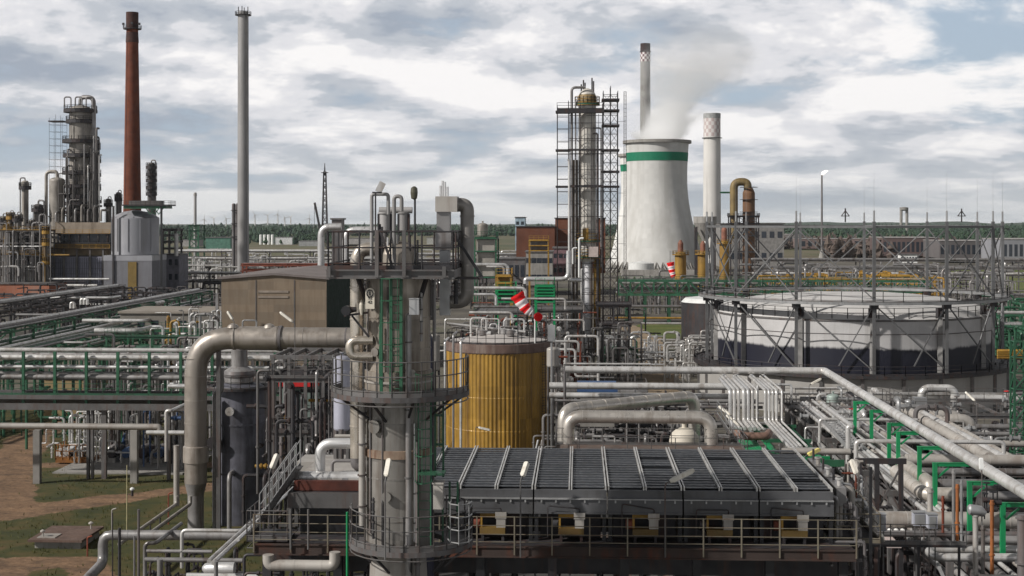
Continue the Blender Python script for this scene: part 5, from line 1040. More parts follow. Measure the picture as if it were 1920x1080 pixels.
# near pipes at the lower left
Y = 80
pipe([P(150, 1100, 75), P(193, 1055, Y), P(193, 1003, Y), P(446, 1004, Y)], PX(19, Y)/2, m_pipe, 'fat grey pipe bending down at the lower left corner before the slate drum', rings=3, n=16, bend=.55, k=3)
for i, d in enumerate((0, 1)): pipe(R(331+d*26, 930, 111-d*4, 'z', 945, 'y', 97), PX(8, 95)/2, m_beige, ('brown pipe slanting from the standpipe down to the fat corner pipe', 'second brown pipe slanting under the fat elbow pipe')[i])
for i, (s, w, mm, lb) in enumerate(((R(272, 1100, 77, 'z', 1018, 'x', 292, 'y', 82), 8, m_pipe, 'grey pipe standing behind the corner pipe with a bent head'), (R(275, 1033, 76, 'x', 398), 7, m_pipe, 'upper level pipe below the fat corner pipe'), (R(272, 1049, 75, 'x', 455), 9, m_pipe, 'lower level pipe below the fat corner pipe'),
        (R(341, 1065, 76, 'z', 994, 'x', 452, 'y', 79), 7, m_pipew, 'pale pipe with a right angle bend over the fat corner pipe'), (R(300, 1100, 74, 'z', 1049), 11, m_pipe, 'thick short post pipe at the bottom left'), (R(392, 1052, 68, 'y', 82), 8, m_pipew, 'left one of three pale pipes running back from the bottom'), (R(400, 1055, 67, 'y', 82), 8, m_pipew, 'middle one of three pale pipes running back from the bottom'), (R(446, 1012, 67, 'y', 84), 6, m_alub, 'right one of three pale pipes running back from the bottom'),
        (R(405, 1100, 66, 'z', 1053), 7, m_pipe, 'grey standpipe under the three pale pipes'), (R(350, 1079, 68, 'x', 484), 9, m_pipew, 'pale level pipe along the bottom edge at left'), (R(458, 1100, 66, 'z', 1040, 'x', 490), 5, m_dark, 'thin dark bent pipe at the bottom beside the brown loop'))):
    pipe(s, PX(w, 75)/2, mm, lb, n=12)
MB().sweep([P(380, 1066, 72), P(384, 1066, 72), P(392, 1066, 72), P(440, 1066, 72)], [.12, .25, .33, .33], 20).solo('drum', m_alub, 'short shiny round ended drum lying at the bottom left', 'vessel')
pipe(R(628, 1035, 51, 'z', 1061, 'x', 503, 'z', 1040), PX(21, 51)/2, m_beige, 'thick brown looped pipe under the walkway left of the tower', rings=1.0, n=18, bend=.5)
for i, (px, yt, w, mm) in enumerate(((224, 990, 6, m_dark), (211, 962, 2.5, m_dark), (260, 955, 5, m_piped), (252, 1005, 4, m_pipe))): MB().cyl(P(px, 1105, 76), P(px, yt, 76), PX(w, 76)/2, n=8).solo('post', mm, ('thick dark post before the fat corner pipe', 'thin dark rod post at the lower left', 'grey post with a bent tip at the lower left', 'short pale grey post behind the thick dark one')[i], 'post')
tangle('dense small dark pipework in the pit at the bottom left', 'small pipes at the bottom left', (240, 480), (70, 82), 3.5, (1, 3.2), 26, (.04, .1), (m_dark, m_piped, m_blue, m_steel), 28, stuff=True, ln=(.4, 1.6))
# pole, pit cover and posts in the grass
q = G(238, 1003); T = thing('marker_pole', 'tall thin yellowish pole with a small lamp in the grass', 'pole', q); t_ = P(238, 872, q.y); MB().cyl(q, t_, .06, .03, 8).build('pole', mat('pale_yellow', (.40, .36, .20), .6), T); l_ = P(248, 916, q.y); MB().cyl((q.x, q.y, l_.z-.5), (l_.x, q.y, l_.z-.5), .03, n=6).cyl((l_.x, q.y, l_.z-.6), (l_.x, q.y, l_.z-.1), .10, n=10).build('bracket', m_dark, T); MB().lathe((l_.x, q.y, l_.z-.1), [(.18, 0), (.18, .12), (.05, .2)], 12).build('lamp', m_white, T)
a = G(48, 1034); e = G(158, 1030); T = thing('pit_cover', 'flat rusty brown pit cover on a low concrete kerb in the grass', 'pit cover', ((a.x+e.x)/2, 107, .1))
MB().box(a.x+.4, e.x-.25, 105.4, 109.6, 0, .62).build('kerb', m_conc, T); MB().box(a.x, e.x, 105, 110, .623, .80).build('lid', mat('brown_lid', (.105, .065, .05), .9, 0, .25, .9, (.2, .15, .12), .4), T)
for x, y in ((a.x+.8, 106), (e.x-.7, 109)): MB().cyl((x, y, .8), (x, y, 1.25), .06, n=8).lathe((x, y, 1.2), [(.2, 0), (.2, .08), (.05, .18)], 10).build('vent', m_beige, T)
MB().box(a.x+.5, a.x+1.9, 105.6, 107, .803, .86).build('hatch', m_beige, T)
for i, (px, py, h) in enumerate(((164, 1045, 1.5), (210, 1000, 1.9), (300, 985, .9), (282, 1000, .8), (316, 985, 2.6))):
    q = G(px, py); MB().tube([q, q+V((0, 0, h)), q+V((.35, 0, h+.1))], .06, 7).solo('stub_post', (m_rust, m_beige, m_dark, m_dark, m_rust)[i], ('rusty stub post right of the pit cover', 'pale stub post in the grass behind the corner pipe', 'tiny dark stake left of the fat elbow pipe foot', 'tiny dark stake further left of the fat elbow pipe', 'rusty tall stub by the fat elbow pipe foot')[i], 'post')
# ================================================================ the near tower
Y = 48.0; zc = lambda y: P(747, y, Y).z; zf = lambda y, d=1.2: HC-(y-HY)/F*(Y-d)
c = P(747, 0, Y); r = PX(122, Y)/2; cx0 = c.x
m_tower = mat('tower_cladding', (.29, .255, .215), .45, .45, .12, .9, (.10, .07, .05), .75, .07, (9, 1.55), .26)
m_towb = mat('tower_cladding_green_grey', (.25, .235, .215), .45, .4, .12, .9, (.11, .08, .06), .7, .07, (9, 1.3), .22)
T = thing('process_tower', 'big clad process tower in the foreground with round platforms and a green ladder', 'tower', (c.x, Y, 0))
MB().lathe(c, [], 4) if 0 else None
MB().lathe((c.x, Y, 0), [(r*1.0, zf(1040)), (r, zf(866)), (r, zf(850)), (r, zf(735))], 44, False).build('lower_shell', m_towb, T, (c.x, Y, 0))
MB().lathe((c.x, Y, 0), [(r*.985, zf(735)), (r*.985, zf(520)), (r*.62, zf(508)), (r*.60, zf(478)), (r*.52, zf(463)), (r*.3, zf(455)), (.05, zf(452))], 44, False).build('upper_shell', m_tower, T, (c.x, Y, 0))
MB().lathe((c.x, Y, 0), [(r*.97, 0), (r*.97, 11), (r*.86, zf(1062)), (r*.99, zf(1040)), (r*1.0, zf(1030))], 36, False).build('skirt', m_beige, T)
for y0, y1, k, mm in ((866, 849, 1.045, mat('rusty_flange', (.26, .19, .14), .6, .3, .3, 1.5, RUST, .6)), (738, 700, 1.04, m_tower), (724, 718, 1.075, m_beige), (1046, 1036, 1.03, m_piped)): MB().lathe((c.x, Y, 0), [(r*.99, zf(y0)), (r*k, zf(y0)+.02), (r*k, zf(y1)-.02), (r*.99, zf(y1))], 44, False).build('flange', mm, T)
for py in (600, 660, 800, 905, 985): MB().ring((c.x, Y, 0), r*.984, zf(py), .03, .045, n=44).build('seam', m_towb if py > 740 else m_tower, T)
for px, py, rr in ((703, 800, .24), (728, 930, .17), (705, 660, .15), (770, 700, .14)):
    q = P(px, py, 46.95); d = V((q.x-c.x, q.y-Y-.0, 0)).normalized(); q0 = V((c.x, Y, q.z)); MB().cyl(q0+d*r*.9, q0+d*(r+.16), rr*.8, n=16).cyl(q0+d*(r+.13), q0+d*(r+.19), rr, n=16).build('manhole', m_towb, T)
for px, y0, y1 in ((694, 1000, 760), (808, 1030, 540), (719, 1020, 760), (688, 730, 530)):
    a_ = P(px, y0, 47.2); e_ = P(px, y1, 47.2); d = V((a_.x-c.x, -1, 0)); yy = Y-math.sqrt(max(.01, r*r-(a_.x-c.x)**2))-.06 if abs(a_.x-c.x) < r else Y; MB().tube([(a_.x, yy, a_.z), (a_.x, yy, e_.z), (a_.x+(.15 if px < 747 else -.15), yy, e_.z+.1)], .03, 8, .08).build('conduit', m_piped, T)
# platforms
def platform(z, x, yc, ra, aa, w_in, lab, rmat, h=1.15):
    b = MB(); b.ring((x, yc, 0), w_in, z-.17, ra-w_in, .17, aa[0], aa[1], 32); g = b.build('platform', mat('platform_steel', (.11, .105, .105), .6, .25, .3, .9, RUST, .5) if 'platform_steel' not in bpy.data.materials else bpy.data.materials['platform_steel'], T); b = MB(); b.rail(b.arc((x, yc), ra-.04, z, aa[0], aa[1], 18), h, .9, .021, 3, 6); b.build('railing', rmat, g)
    for k in range(6): a = aa[0]+(aa[1]-aa[0])*(k+.5)/6; MB().bar((x+w_in*math.cos(a), yc+w_in*math.sin(a), z-.95), (x+ra*.93*math.cos(a), yc+ra*.93*math.sin(a), z-.18), .07).build('bracket', m_dark, g)
z2 = HC-(748-HY)/F*45.7; platform(z2, P(751, 0, Y).x, Y, 2.36, (math.radians(-200), math.radians(20)), r+.03, '', m_steel)
z3 = HC-(1040-HY)/F*45.9; platform(z3, P(771, 0, Y).x, Y, 2.12, (math.radians(-185), math.radians(60)), r+.03, '', m_steel)
a, e = P(612, 0, 46.2), P(852, 0, 46.2); zt = HC-(506-HY)/F*46.2
b = MB(); b.box(a.x, e.x, 46.2, 46.36, zt-.30, zt); b.box(a.x, e.x, 46.1, 46.198, zt-.05, zt+.003); b.box(a.x, e.x, 46.1, 46.198, zt-.303, zt-.25); b.box(a.x, a.x+.14, 46.362, 50.2, zt-.29, zt-.002); b.box(e.x-.14, e.x, 46.362, 50.2, zt-.29, zt-.002); b.box(a.x, e.x, 50.2, 50.35, zt-.3, zt)
g = b.build('top_platform', m_steel, T)
MB().box(a.x+.15, e.x-.15, 46.37, 50.19, zt-.06, zt-.02).build('grating', m_dark, g)
MB().rail([(a.x+.05, 50.25, zt), (a.x+.05, 46.28, zt), (e.x-.05, 46.28, zt), (e.x-.05, 50.25, zt), (a.x+.05, 50.25, zt)], 1.25, 1.0, .027, 2, 6).build('railing', m_dark, g)
MB().box(P(840, 0, 48).x, P(905, 0, 48).x, 47.9, 48.1, P(0, 524, 48).z, P(0, 519, 48).z).build('cantilever', m_dark, g)
for px in (617, 707, 758, 833): x = P(px, 0, 46.1).x; MB().box(x-.06, x+.06, 46.0, 46.098, P(0, 521, 46).z, P(0, 500 if px not in (707, 758) else 432, 46).z).build('stanchion', m_steel, g)
for px in (672, 800): MB().bar((P(px, 0, 47).x, 46.9, zt-.3), (P(px+(18 if px < 747 else -18), 0, 47).x, 47.2, zt-1.3), .12).build('strut', m_dark, g)
# green ladder up the front, side ladder at the back right
b = MB()
for px in (715, 733, 752): x = P(px, 0, 46.55).x; b.box(x-.05, x+.05, 46.5, 46.6, z2, zt-.31)
b.build('green_stringer', m_green, T)
x0 = P(742, 0, 46.55).x; b = MB(); zz = z2+.2
while zz < zt-.4: b.cyl((P(733, 0, 46.55).x+.05, 46.55, zz), (P(752, 0, 46.55).x-.05, 46.55, zz), .016, n=5); zz += .28
b.build('rungs', m_green, T)
b = MB()
for k in range(5):
    zz = z2+1.0+k*.72; xl, xr = P(715, 0, 46.5).x, P(756, 0, 46.5).x; b.sweep([(xl, 46.5, zz), (xl+.05, 46.05, zz), ((xl+xr)/2, 45.85, zz), (xr-.05, 46.05, zz), (xr, 46.5, zz)], .018, 5)
for f in (.15, .5, .85): x = xl+(xr-xl)*f; b.cyl((x, 45.87+.12*abs(f-.5), z2+1.0), (x, 45.87+.12*abs(f-.5), z2+1.0+4*.72), .014, n=5)
b.build('ladder_cage', m_green, T)
b = MB(); b.ladder((P(797, 0, 47.2).x, 47.0, z3), z2, .42, (0, -1), True, .022); b.build('ladder', m_green, T)
b = MB(); xl, xr = P(816, 0, 47.4).x, P(831, 0, 47.4).x
for x in (xl, xr): b.box(x-.035, x+.035, 47.4, 47.47, P(0, 896, 47.4).z, z2-.3)
for py in (780, 835, 885): zz = P(0, py, 47.4).z; b.box(xl+.036, xr-.036, 47.41, 47.46, zz-.04, zz+.04)
b.bar((xl, 47.435, P(0, 880, 47.4).z), (xr, 47.435, P(0, 838, 47.4).z), .03); b.build('green_brace_panel', m_green, T)
MB().box(P(783, 0, 46.6).x, P(833, 0, 46.6).x, 46.6, 47.3, P(0, 893, 46.6).z, P(0, 889, 46.6).z).build('green_landing', m_green, T)
b = MB()
for k in range(4):
    zz = z3+.25+k*.42; cc = P(862, 0, 46.6).x; b.sweep([(cc-.42, 46.9, zz), (cc-.30, 46.45, zz), (cc, 46.25, zz), (cc+.32, 46.5, zz), (cc+.38, 46.9, zz)], .022, 6)
for dx, dy in ((-.3, 46.45), (0, 46.25), (.32, 46.5)): b.cyl((cc+dx, dy, z3+.2), (cc+dx, dy, z3+1.6), .018, n=5)
b.build('exit_cage', m_galv, T)
for px in (830, 843, 858): x = P(px, 0, 47.6).x; MB().box(x-.035, x+.035, 47.6, 47.67, z3, P(0, 905, 47.6).z).build('green_post', m_green, T)
# vertical pipes on the tower
for i, (px, w, y0, y1, d, mm) in enumerate(((766, 11, 1100, 592, 1.25, m_pipe), (777, 4, 1015, 795, 1.2, m_alub), (679, 13, 985, 752, .6, m_beige), (712, 3, 720, 610, 1.15, m_green), (727, 3, 700, 540, 1.18, m_piped), (790, 5, 640, 550, 1.0, m_pipe), (700, 5, 1010, 935, 1.22, m_dark), (783, 9, 1100, 830, .9, m_piped))):
    q = P(px, y0, Y-d); t_ = P(px, y1, Y-d); rr = PX(w, Y)/2; MB().cyl(q, t_, rr, n=14).sweep([t_, t_+V((0, 0, rr*.6)), t_+V((0, 0, rr))], [rr, rr*.8, .01], 14).build('pipe', mm, T)
    for k in range(4): zz = q.z+(t_.z-q.z)*(k+.6)/4; MB().cyl((q.x, q.y, zz), (q.x, q.y, zz+.05), rr*1.35, n=12).build('pipe_clip', m_steel, T)
# overhead line, other pipes round the tower: each a thing of its own
pp = R(669, 858, 47.9, 'z', 466, 'x', 752); m_ovh = mat('polished_overhead_cladding', (.56, .50, .43), .3, .7, .12, .8, (.2, .16, .12), .4, .1)
T2 = thing('overhead_line', 'fat shiny overhead pipe climbing the left of the tower and bending into its head', 'pipe', (pp[0].x, pp[0].y, pp[0].z))
MB().tube(pp, PX(25, 48)/2, 24, .5, 9).build('run', m_ovh, T2)
for py in (505, 540, 600, 655, 700, 745, 800): q = P(669, py, 47.9); MB().ring((q.x, q.y, 0), PX(25, 48)/2*.99, q.z, .02, .05, n=24).build('seam', m_ovh, T2)
MB().tube(R(669, 856, 47.9, 'z', 872, 'x', 690), PX(25, 48)/2*.98, 20, .2).build('bottom_bend', m_piped, T2)
pipe([P(700, 638, 47.2), P(656, 638, 47.2), P(656, 668, 47.2), P(700, 668, 47.2)], PX(17, 47)/2, m_ovh, 'shiny half loop pipe on the left side of the tower', n=20, bend=.27, k=8)
T2 = thing('valve', 'dark valve on a bracket arm left of the tower below the white plate', 'valve', P(665, 588, 46.8)); q = P(650, 582, 46.8); e = P(690, 586, 46.8)
MB().cyl(q-V((0, .2, 0)), q+V((0, .2, 0)), .16, n=16).build('handwheel', m_black, T2); MB().cyl(q, P(668, 580, 46.8), .13, .08, 12).build('body', m_dark, T2); MB().bar(P(645, 592, 46.8), e, .07).build('arm', m_dark, T2); MB().bar(P(660, 592, 46.8), P(692, 632, 46.9), .07).build('brace', m_dark, T2); MB().lathe((P(678, 0, 46.7).x, 46.7, 0), [(.03, P(0, 592, 46.7).z), (.08, P(0, 580, 46.7).z), (.08, P(0, 572, 46.7).z), (.02, P(0, 563, 46.7).z)], 12).build('grease_pot', m_cream, T2)
# sign plate
T2 = thing('sign_plate', 'white round topped plate with a ring emblem fixed to the tower', 'sign', P(693, 580, 46.4)); a, e = P(685, 579, 46.4), P(702, 540, 46.4); w = (e.x-a.x)/2; xm = (a.x+e.x)/2; zt2 = e.z-w
pts = [(a.x, a.z), (e.x, a.z)]+[(xm+w*math.cos(math.pi*k/12), zt2+w*math.sin(math.pi*k/12)) for k in range(13)]
n = len(pts); b = MB(); b.add([(x, 46.4, z_) for x, z_ in pts]+[(x, 46.44, z_) for x, z_ in pts], [tuple(range(n)), tuple(range(n, 2*n))[::-1]]+[(i, n+i, n+(i+1) % n, (i+1) % n) for i in range(n)]); b.build('plate', m_cream, T2)
b = MB(); b.sweep([(xm+.10*math.cos(2*math.pi*k/20), 46.39, zt2-.03+.115*math.sin(2*math.pi*k/20)) for k in range(21)], .022, 5); b.box(xm-.025, xm+.025, 46.38, 46.396, zt2-.1, zt2+.04); b.build('emblem', m_black, T2)
for j, s in enumerate(('92', '42')):
    fc = bpy.data.curves.new('digits', 'FONT'); fc.body = s; fc.size = .15; fc.align_x = 'CENTER'; fc.extrude = .004; o = bpy.data.objects.new('digits', fc); COL.objects.link(o); o.data.materials.append(m_black); o.parent = T2; o.rotation_euler = (math.pi/2, 0, 0); o.location = V((xm, 46.39, P(0, 562+j*8, 46.4).z))-ORG[T2.name]; bpy.context.view_layer.update(); me = bpy.data.meshes.new_from_object(o.evaluated_get(bpy.context.evaluated_depsgraph_get())); q = bpy.data.objects.new('digits', me); COL.objects.link(q); q.parent = T2; q.matrix_local = o.matrix_local.copy(); bpy.data.objects.remove(o)
a, e = P(767, 590, 46.3), P(785, 561, 46.3); MB().box(a.x, e.x, 46.3, 46.55, a.z, e.z).box(a.x-.01, e.x+.01, 46.28, 46.58, e.z+.002, e.z+.03).solo('switch_cabinet', m_galv, 'light grey switch cabinet on the upper right of the tower', 'cabinet')
a, e = P(812, 955, 46.8), P(830, 908, 46.8); MB().box(a.x, e.x, 46.8, 47.3, a.z, e.z).box(a.x-.03, e.x+.03, 46.76, 47.34, e.z+.002, e.z+.06).solo('switch_cabinet', m_beige, 'beige cabinet with a pale lid at the lower right of the tower', 'cabinet')
q = P(798, 0, 49.3); MB().lathe((q.x, 49.3, 0), [(.30, 8), (.30, P(0, 640, 49.3).z), (.2, P(0, 628, 49.3).z), (.02, P(0, 622, 49.3).z)], 24).solo('condensate_pot', mat('blue_black_paint', (.035, .035, .06), .5, .2, .3, .6), 'tall blue black vessel tucked behind the right side of the tower', 'vessel')
MB().box(P(790, 0, 48.8).x, P(806, 0, 48.8).x, 48.8, 49.0, P(0, 690, 48.8).z, P(0, 580, 48.8).z).solo('heater_box', m_beige, 'beige flat duct on the upper right back of the tower', 'duct')
# equipment on the top platform
zp = lambda y: P(740, y, 48).z
pipe(R(697, 503, 47.4, 'z', 364, 'x', 728, 'z', 402), PX(7, 47.4)/2, m_gch, 'slim pipe in a tall square arch on the top platform', n=12, bend=.1)
pipe(R(739, 503, 47.2, 'z', 368, 'x', 753, 'z', 396), PX(7.5, 47.2)/2, m_gch, 'slim pipe with a round loop on the top platform', n=12, bend=.13)
pipe(R(711, 394, 48.2, 'x', 773), PX(12, 48)/2, m_gch, 'short level manifold pipe above two small drums', n=16)
for i, (px, w, y0, y1) in enumerate(((722, 22, 432, 401), (757, 18, 432, 401))):
    q = P(px, 0, 48.2); rr = PX(w, 48.2)/2; T2 = thing('silencer', ('small grey drum left under the manifold pipe', 'small grey drum right under the manifold pipe')[i], 'vessel', P(px, 505, 48.2)); MB().lathe((q.x, 48.2, 0), [(rr, zp(y0)), (rr, zp(y1)), (rr*1.25, zp(y1)+.01), (rr*1.25, zp(y1)+.06), (rr*.3, zp(y1)+.07)], 20).build('shell', m_gch, T2); MB().cyl((q.x, 48.2, zt), (q.x, 48.2, zp(y0)), rr*.45, n=14).build('stem', m_piped, T2)
    for d in (-1, 1): MB().box(q.x+d*rr*1.1-.03, q.x+d*rr*1.1+.03, 48.1, 48.3, zt, zp(y1)).build('bracket', m_dark, T2)
T2 = thing('instrument_post', 'dark bracket post with a tilted pale panel at the arch top', 'post', P(704, 503, 47.2)); MB().cyl(P(704, 503, 47.2), P(704, 360, 47.2), .03, n=6).build('post', m_dark, T2); MB().bar(P(709, 360, 47.2), P(718, 342, 47.2), .05, .22).build('panel', m_pipew, T2); MB().bar(P(698, 361, 47.2), P(716, 361, 47.2), .05).build('arm', m_dark, T2)
T2 = thing('street_lamp', 'dark lamp with a tall oval head on a thin pole on the top platform', 'lamp', P(778, 500, 47)); MB().cyl(P(778, 503, 47), P(778, 368, 47), .035, n=8).build('pole', m_black, T2); q = P(776.5, 361, 47); MB().lathe((q.x, 47, q.z), [(.02, -.24), (.10, -.2), (.125, 0), (.11, .15), (.03, .21)], 14).build('head', mat('dark_lamp_head', (.07, .065, .045), .4, .3), T2)
for i, (px, w, y0, y1, mm) in enumerate(((712, 5, 500, 420, m_dark), (716, 5, 505, 425, m_piped), (768, 5, 500, 440, m_dark), (745, 4, 505, 440, m_pipew), (727, 4, 505, 445, m_alub), (783, 4, 505, 450, m_steel))): MB().cyl(P(px, y0, 47.6), P(px, y1, 47.6), PX(w, 47.6)/2, n=10).solo('riser_pipe', mm, 'short upright pipe among the drums on the top platform', 'pipe', 'upright pipes on the top platform')
MB().bar(P(712, 430, 47.0), P(736, 500, 47.0), .08).solo('brace', m_dark, 'dark slanting brace across the top platform equipment', 'brace')
# box stack and its fat elbow duct
T2 = thing('filter_stack', 'pale square filter boxes stacked on a post right of the tower head', 'filter', P(833, 590, 49)); bx = lambda p0, p1, y0, y1, ya, yb, nm, mm: MB().box(P(p0, 0, ya).x, P(p1, 0, ya).x, ya, yb, P(0, y1, ya).z, P(0, y0, ya).z).build(nm, mm, T2)
bx(816, 857, 368, 397, 48.6, 49.4, 'upper_box', m_beige); bx(818.5, 843, 397.2, 435, 48.7, 49.3, 'lower_box', m_pipe); bx(816, 846, 435.3, 469, 48.6, 49.4, 'hopper', m_pipe); bx(824, 843, 469.3, 592, 48.8, 49.2, 'post', m_galv)
for px, y1 in ((826, 348), (830, 339), (834, 341), (839, 350)): MB().cyl(P(px, 368, 49), P(px, y1, 49), .045, n=9).build('vent_tube', m_alub, T2)
m_duct = mat('elbow_duct_cladding', (.24, .225, .21), .5, .4, .12, .8, (.1, .08, .065), .4, .15)
pp = R(852, 384, 49.2, 'x', 876, 'z', 566, 'x', 832); T2 = thing('elbow_duct', 'fat grey elbow duct dropping from the filter boxes beside the tower', 'duct', P(876, 566, 49.2)); MB().tube(pp, PX(26, 49)/2, 26, .42, 9).build('run', m_duct, T2)
for py in (407, 446, 500, 545): q = P(876, py, 49.2); MB().ring((q.x, q.y, 0), PX(26, 49)/2*.99, q.z, .022, .06, n=26).build('seam', m_duct, T2)
MB().bar(P(852, 440, 48.4), P(905, 521, 48.4), .10).solo('brace', m_black, 'black slanting brace in front of the elbow duct', 'brace')
pipe(R(850, 445, 48.8, 'x', 862), .16, m_dark, 'dark flanged stub between filter boxes and elbow duct', n=14)
for i, (px, w, y0, y1, mm) in enumerate(((808, 9, 600, 525, m_piped), (855, 8, 570, 525, m_dark), (815, 5, 640, 525, m_pipe), (800, 14, 620, 530, m_piped))): MB().cyl(P(px, y0, 48.6), P(px, y1, 48.6), PX(w, 48.6)/2, n=12).solo('riser_pipe', mm, 'dark upright pipe below the top platform right of the tower', 'pipe', 'upright pipes below the top platform')
# ================================================================ air cooler bank
YF, YB = 53.0, 62.4; zr = P(1085, 915, YF).z
m_slat = mat('louver_slats', (.040, .044, .051), .5, .3, .14, 1.6, (.11, .095, .08), .3, 1.0); m_fas = mat('cooler_casing', (.10, .10, .105), .5, .3, .2, .5, (.04, .035, .03), .4, .2); m_edge = mat('louver_edge_steel', (.55, .54, .52), .4, .5, .15, 1, (.15, .12, .1), .4)
ords = ('leftmost louvered cooler unit, partly behind the tower', 'second louvered cooler unit from the tower', 'middle louvered cooler unit before the silver pipe loop', 'fourth louvered cooler unit, crossed by a floodlight pole', 'fifth louvered cooler unit before the last one', 'rightmost louvered cooler unit beside the header pipes')
bounds = ((727, 859), (862, 999), (1002, 1137), (1140, 1279), (1282, 1421), (1424, 1562))
for i, (pa, pb) in enumerate(bounds):
    x0, x1 = X(pa, YF), X(pb, YF); T = thing('air_cooler', ords[i], 'air cooler', ((x0+x1)/2, (YF+YB)/2, 12.9)); xm = (x0+x1)/2
    for (u0, u1) in ((x0, xm-.02), (xm+.02, x1)):
        b = MB(); n = 17
        for k in range(n):
            y = YF+.55+(YB-YF-.7)*k/(n-1); tl = math.radians(-3+rn.uniform(-1.2, 1.8) if rn.random() > .06 else -11); hw = .264; dy, dzz = hw*math.cos(tl), hw*math.sin(tl); u0b, u1b = u0+.07, u1-.07; z_ = zr-.03
            b.add([(u0b, y-dy, z_-dzz), (u1b, y-dy, z_-dzz), (u1b, y+dy, z_+dzz), (u0b, y+dy, z_+dzz), (u0b, y-dy, z_-dzz-.03), (u1b, y-dy, z_-dzz-.03), (u1b, y+dy, z_+dzz-.03), (u0b, y+dy, z_+dzz-.03)], [(0, 1, 2, 3), (7, 6, 5, 4), (0, 4, 5, 1), (1, 5, 6, 2), (2, 6, 7, 3), (3, 7, 4, 0)])
        g = b.build('louver_panel', m_slat, T)
        b = MB()
        for u in (u0, u1-.05): b.box(u, u+.05, YF+.05, YB, zr-.16, zr+.07)
        b.build('side_rail', m_edge, g)
        b = MB(); b.box((u0+u1)/2-.02, (u0+u1)/2+.02, YF+.2, YB-.2, zr-.2, zr-.16); b.build('link_rod', m_dark, g)
    MB().box(x0+.06, x1-.06, YF+.25, YB-.02, zr-.95, zr-.21).build('tube_bundle', m_dark, T)
    MB().box(x0, x1, YF-.02, YF+.24, zr-.36, zr-.08).build('front_lip', m_fas, T)
    MB().box(x0, x1, YF-.22, YF-.021, zr-.40, zr-.365).build('ledge', m_galv, T)
    b = MB(); b.box(x0, x1, YF-.14, YF+.05, P(1085, 962, YF).z, zr-.402); b.box(x0-.0, x1, YF-.2, YF-.141, P(1085, 962, YF).z, P(1085, 962, YF).z+.07)
    b.build('header_beam', m_fas, T)
    for k in range(5): xx = x0+(x1-x0)*(k+.5)/5; MB().box(xx-.03, xx+.03, YF-.20, YF-.141, zr-.52, zr-.42).build('lug', m_galv, T)
    MB().box(x0+.2, x1-.2, YF+.9, YB-.9, 12.2, zr-.955).build('plenum', m_dark, T)
    for u in (x0+.08, x1-.08): MB().box(u-.07, u+.07, YF-.05, YF+.1, 12.9, P(1085, 962, YF).z-.003).build('stand', m_black, T)
# walkway with motors, dark substructure
zd = P(1085, 1027, 51.8).z; xa, xb = X(480, 52), X(1602, 52)
T = thing('walkway', 'long rusty railed walkway along the front of the air coolers', 'walkway', ((xa+xb)/2, 52.4, 0))
MB().box(xa, xb, 51.8, 53.6, zd-.10, zd-.02).build('grating', m_dark, T)
m_chan = mat('rusty_channel', (.045, .03, .025), .8, .1, .35, .35, (.10, .028, .012), .8, .5); b = MB(); b.box(xa, xb, 51.68, 51.797, zd-.36, zd+.05); b.box(xa, xb, 51.62, 51.679, zd-.36, zd-.31); b.box(xa, xb, 51.62, 51.679, zd, zd+.05); b.build('edge_channel', m_chan, T)
m_rail = mat('pale_rail_paint', (.20, .175, .13), .55, .2, .2, 1, RUST, .4)
b = MB(); n = 16
for k in range(n+1): x = xa+(xb-xa)*k/n; b.box(x-.025, x+.025, 51.6, 51.65, zd-.25, zd+1.16)
for h in (1.14, .82, .5, .22): b.cyl((xa, 51.63, zd+h), (xb, 51.63, zd+h), .017, n=6)
b.build('railing', m_rail, T)
for k in range(9): x = xa+.4+(xb-xa-.8)*k/8; MB().box(x-.16, x+.16, 52.0, 52.3, 0, zd-.12).build('leg', m_black if k % 4 else m_dark, T)
T = thing('cooler_table', 'dark steel table carrying the air cooler bank', 'steel structure', ((xa+xb)/2, 58, 0))
for k in range(9):
    x = xa+.4+(xb-xa-.8)*k/8
    for y in (54.2, 61.5): MB().box(x-.18, x+.18, y-.18, y+.18, 0, 12.1).build('leg', m_dark, T)
    MB().box(x-.15, x+.15, 54.39, 61.3, 11.6, 12.1).build('beam', m_dark, T)
for y in (54.2, 61.5): MB().box(xa, xb, y-.5, y-.19, 11.55, 12.15).build('girder', m_dark, T)
for i in range(11):
    px = 925+66*i if 0 else (905+139*i*.5); 
ml = ('leftmost', 'second', 'third', 'fourth', 'rightmost')
for i, px in enumerate((925, 1072, 1211, 1350, 1490)):
    q = P(px, 1012, 52.9); x = q.x; T = thing('fan_motor', 'yellow based fan motor under the coolers, %s of five behind the railing' % ml[i], 'motor', (x, 52.9, zd))
    MB().box(x-.50, x+.45, 52.7, 53.3, zd+.28, zd+.50).build('base', mat('motor_yellow', (.13, .08, .018), .6, 0, .25, 1, RUST, .4) if i == 0 else bpy.data.materials['motor_yellow'], T)
    MB().box(x+.12, x+.46, 52.75, 53.25, zd+.503, zd+1.08).box(x+.08, x+.5, 52.72, 53.3, zd+.85, zd+1.083).build('gearbox', m_beige, T)
    MB().cyl((x-.48, 53.0, zd+.95), (x+.1, 53.0, zd+.95), .12, n=12).build('motor', m_och, T); MB().box(x-.5, x-.42, 52.9, 53.1, zd+.503, zd+1.0).build('stand', m_yel, T)
    MB().cyl((x-.75, 53.1, zd+.62), (x-.5, 53.1, zd+.62), .2, .2, 14).build('pulley', (m_rust, m_dark)[i % 2], T); MB().tube([(x+.3, 52.8, zd+1.08), (x+.3, 52.7, zd+1.25), (x-.9, 52.7, zd+1.25+.1*(i % 3)), (x-.9, 52.7, zd+.2)], .022, 6, .1).build('cable', m_dark, T)
    for u in (x-.4, x+.36): MB().box(u-.05, u+.05, 52.8, 53.2, zd-.02, zd+.278).build('foot', m_dark, T)
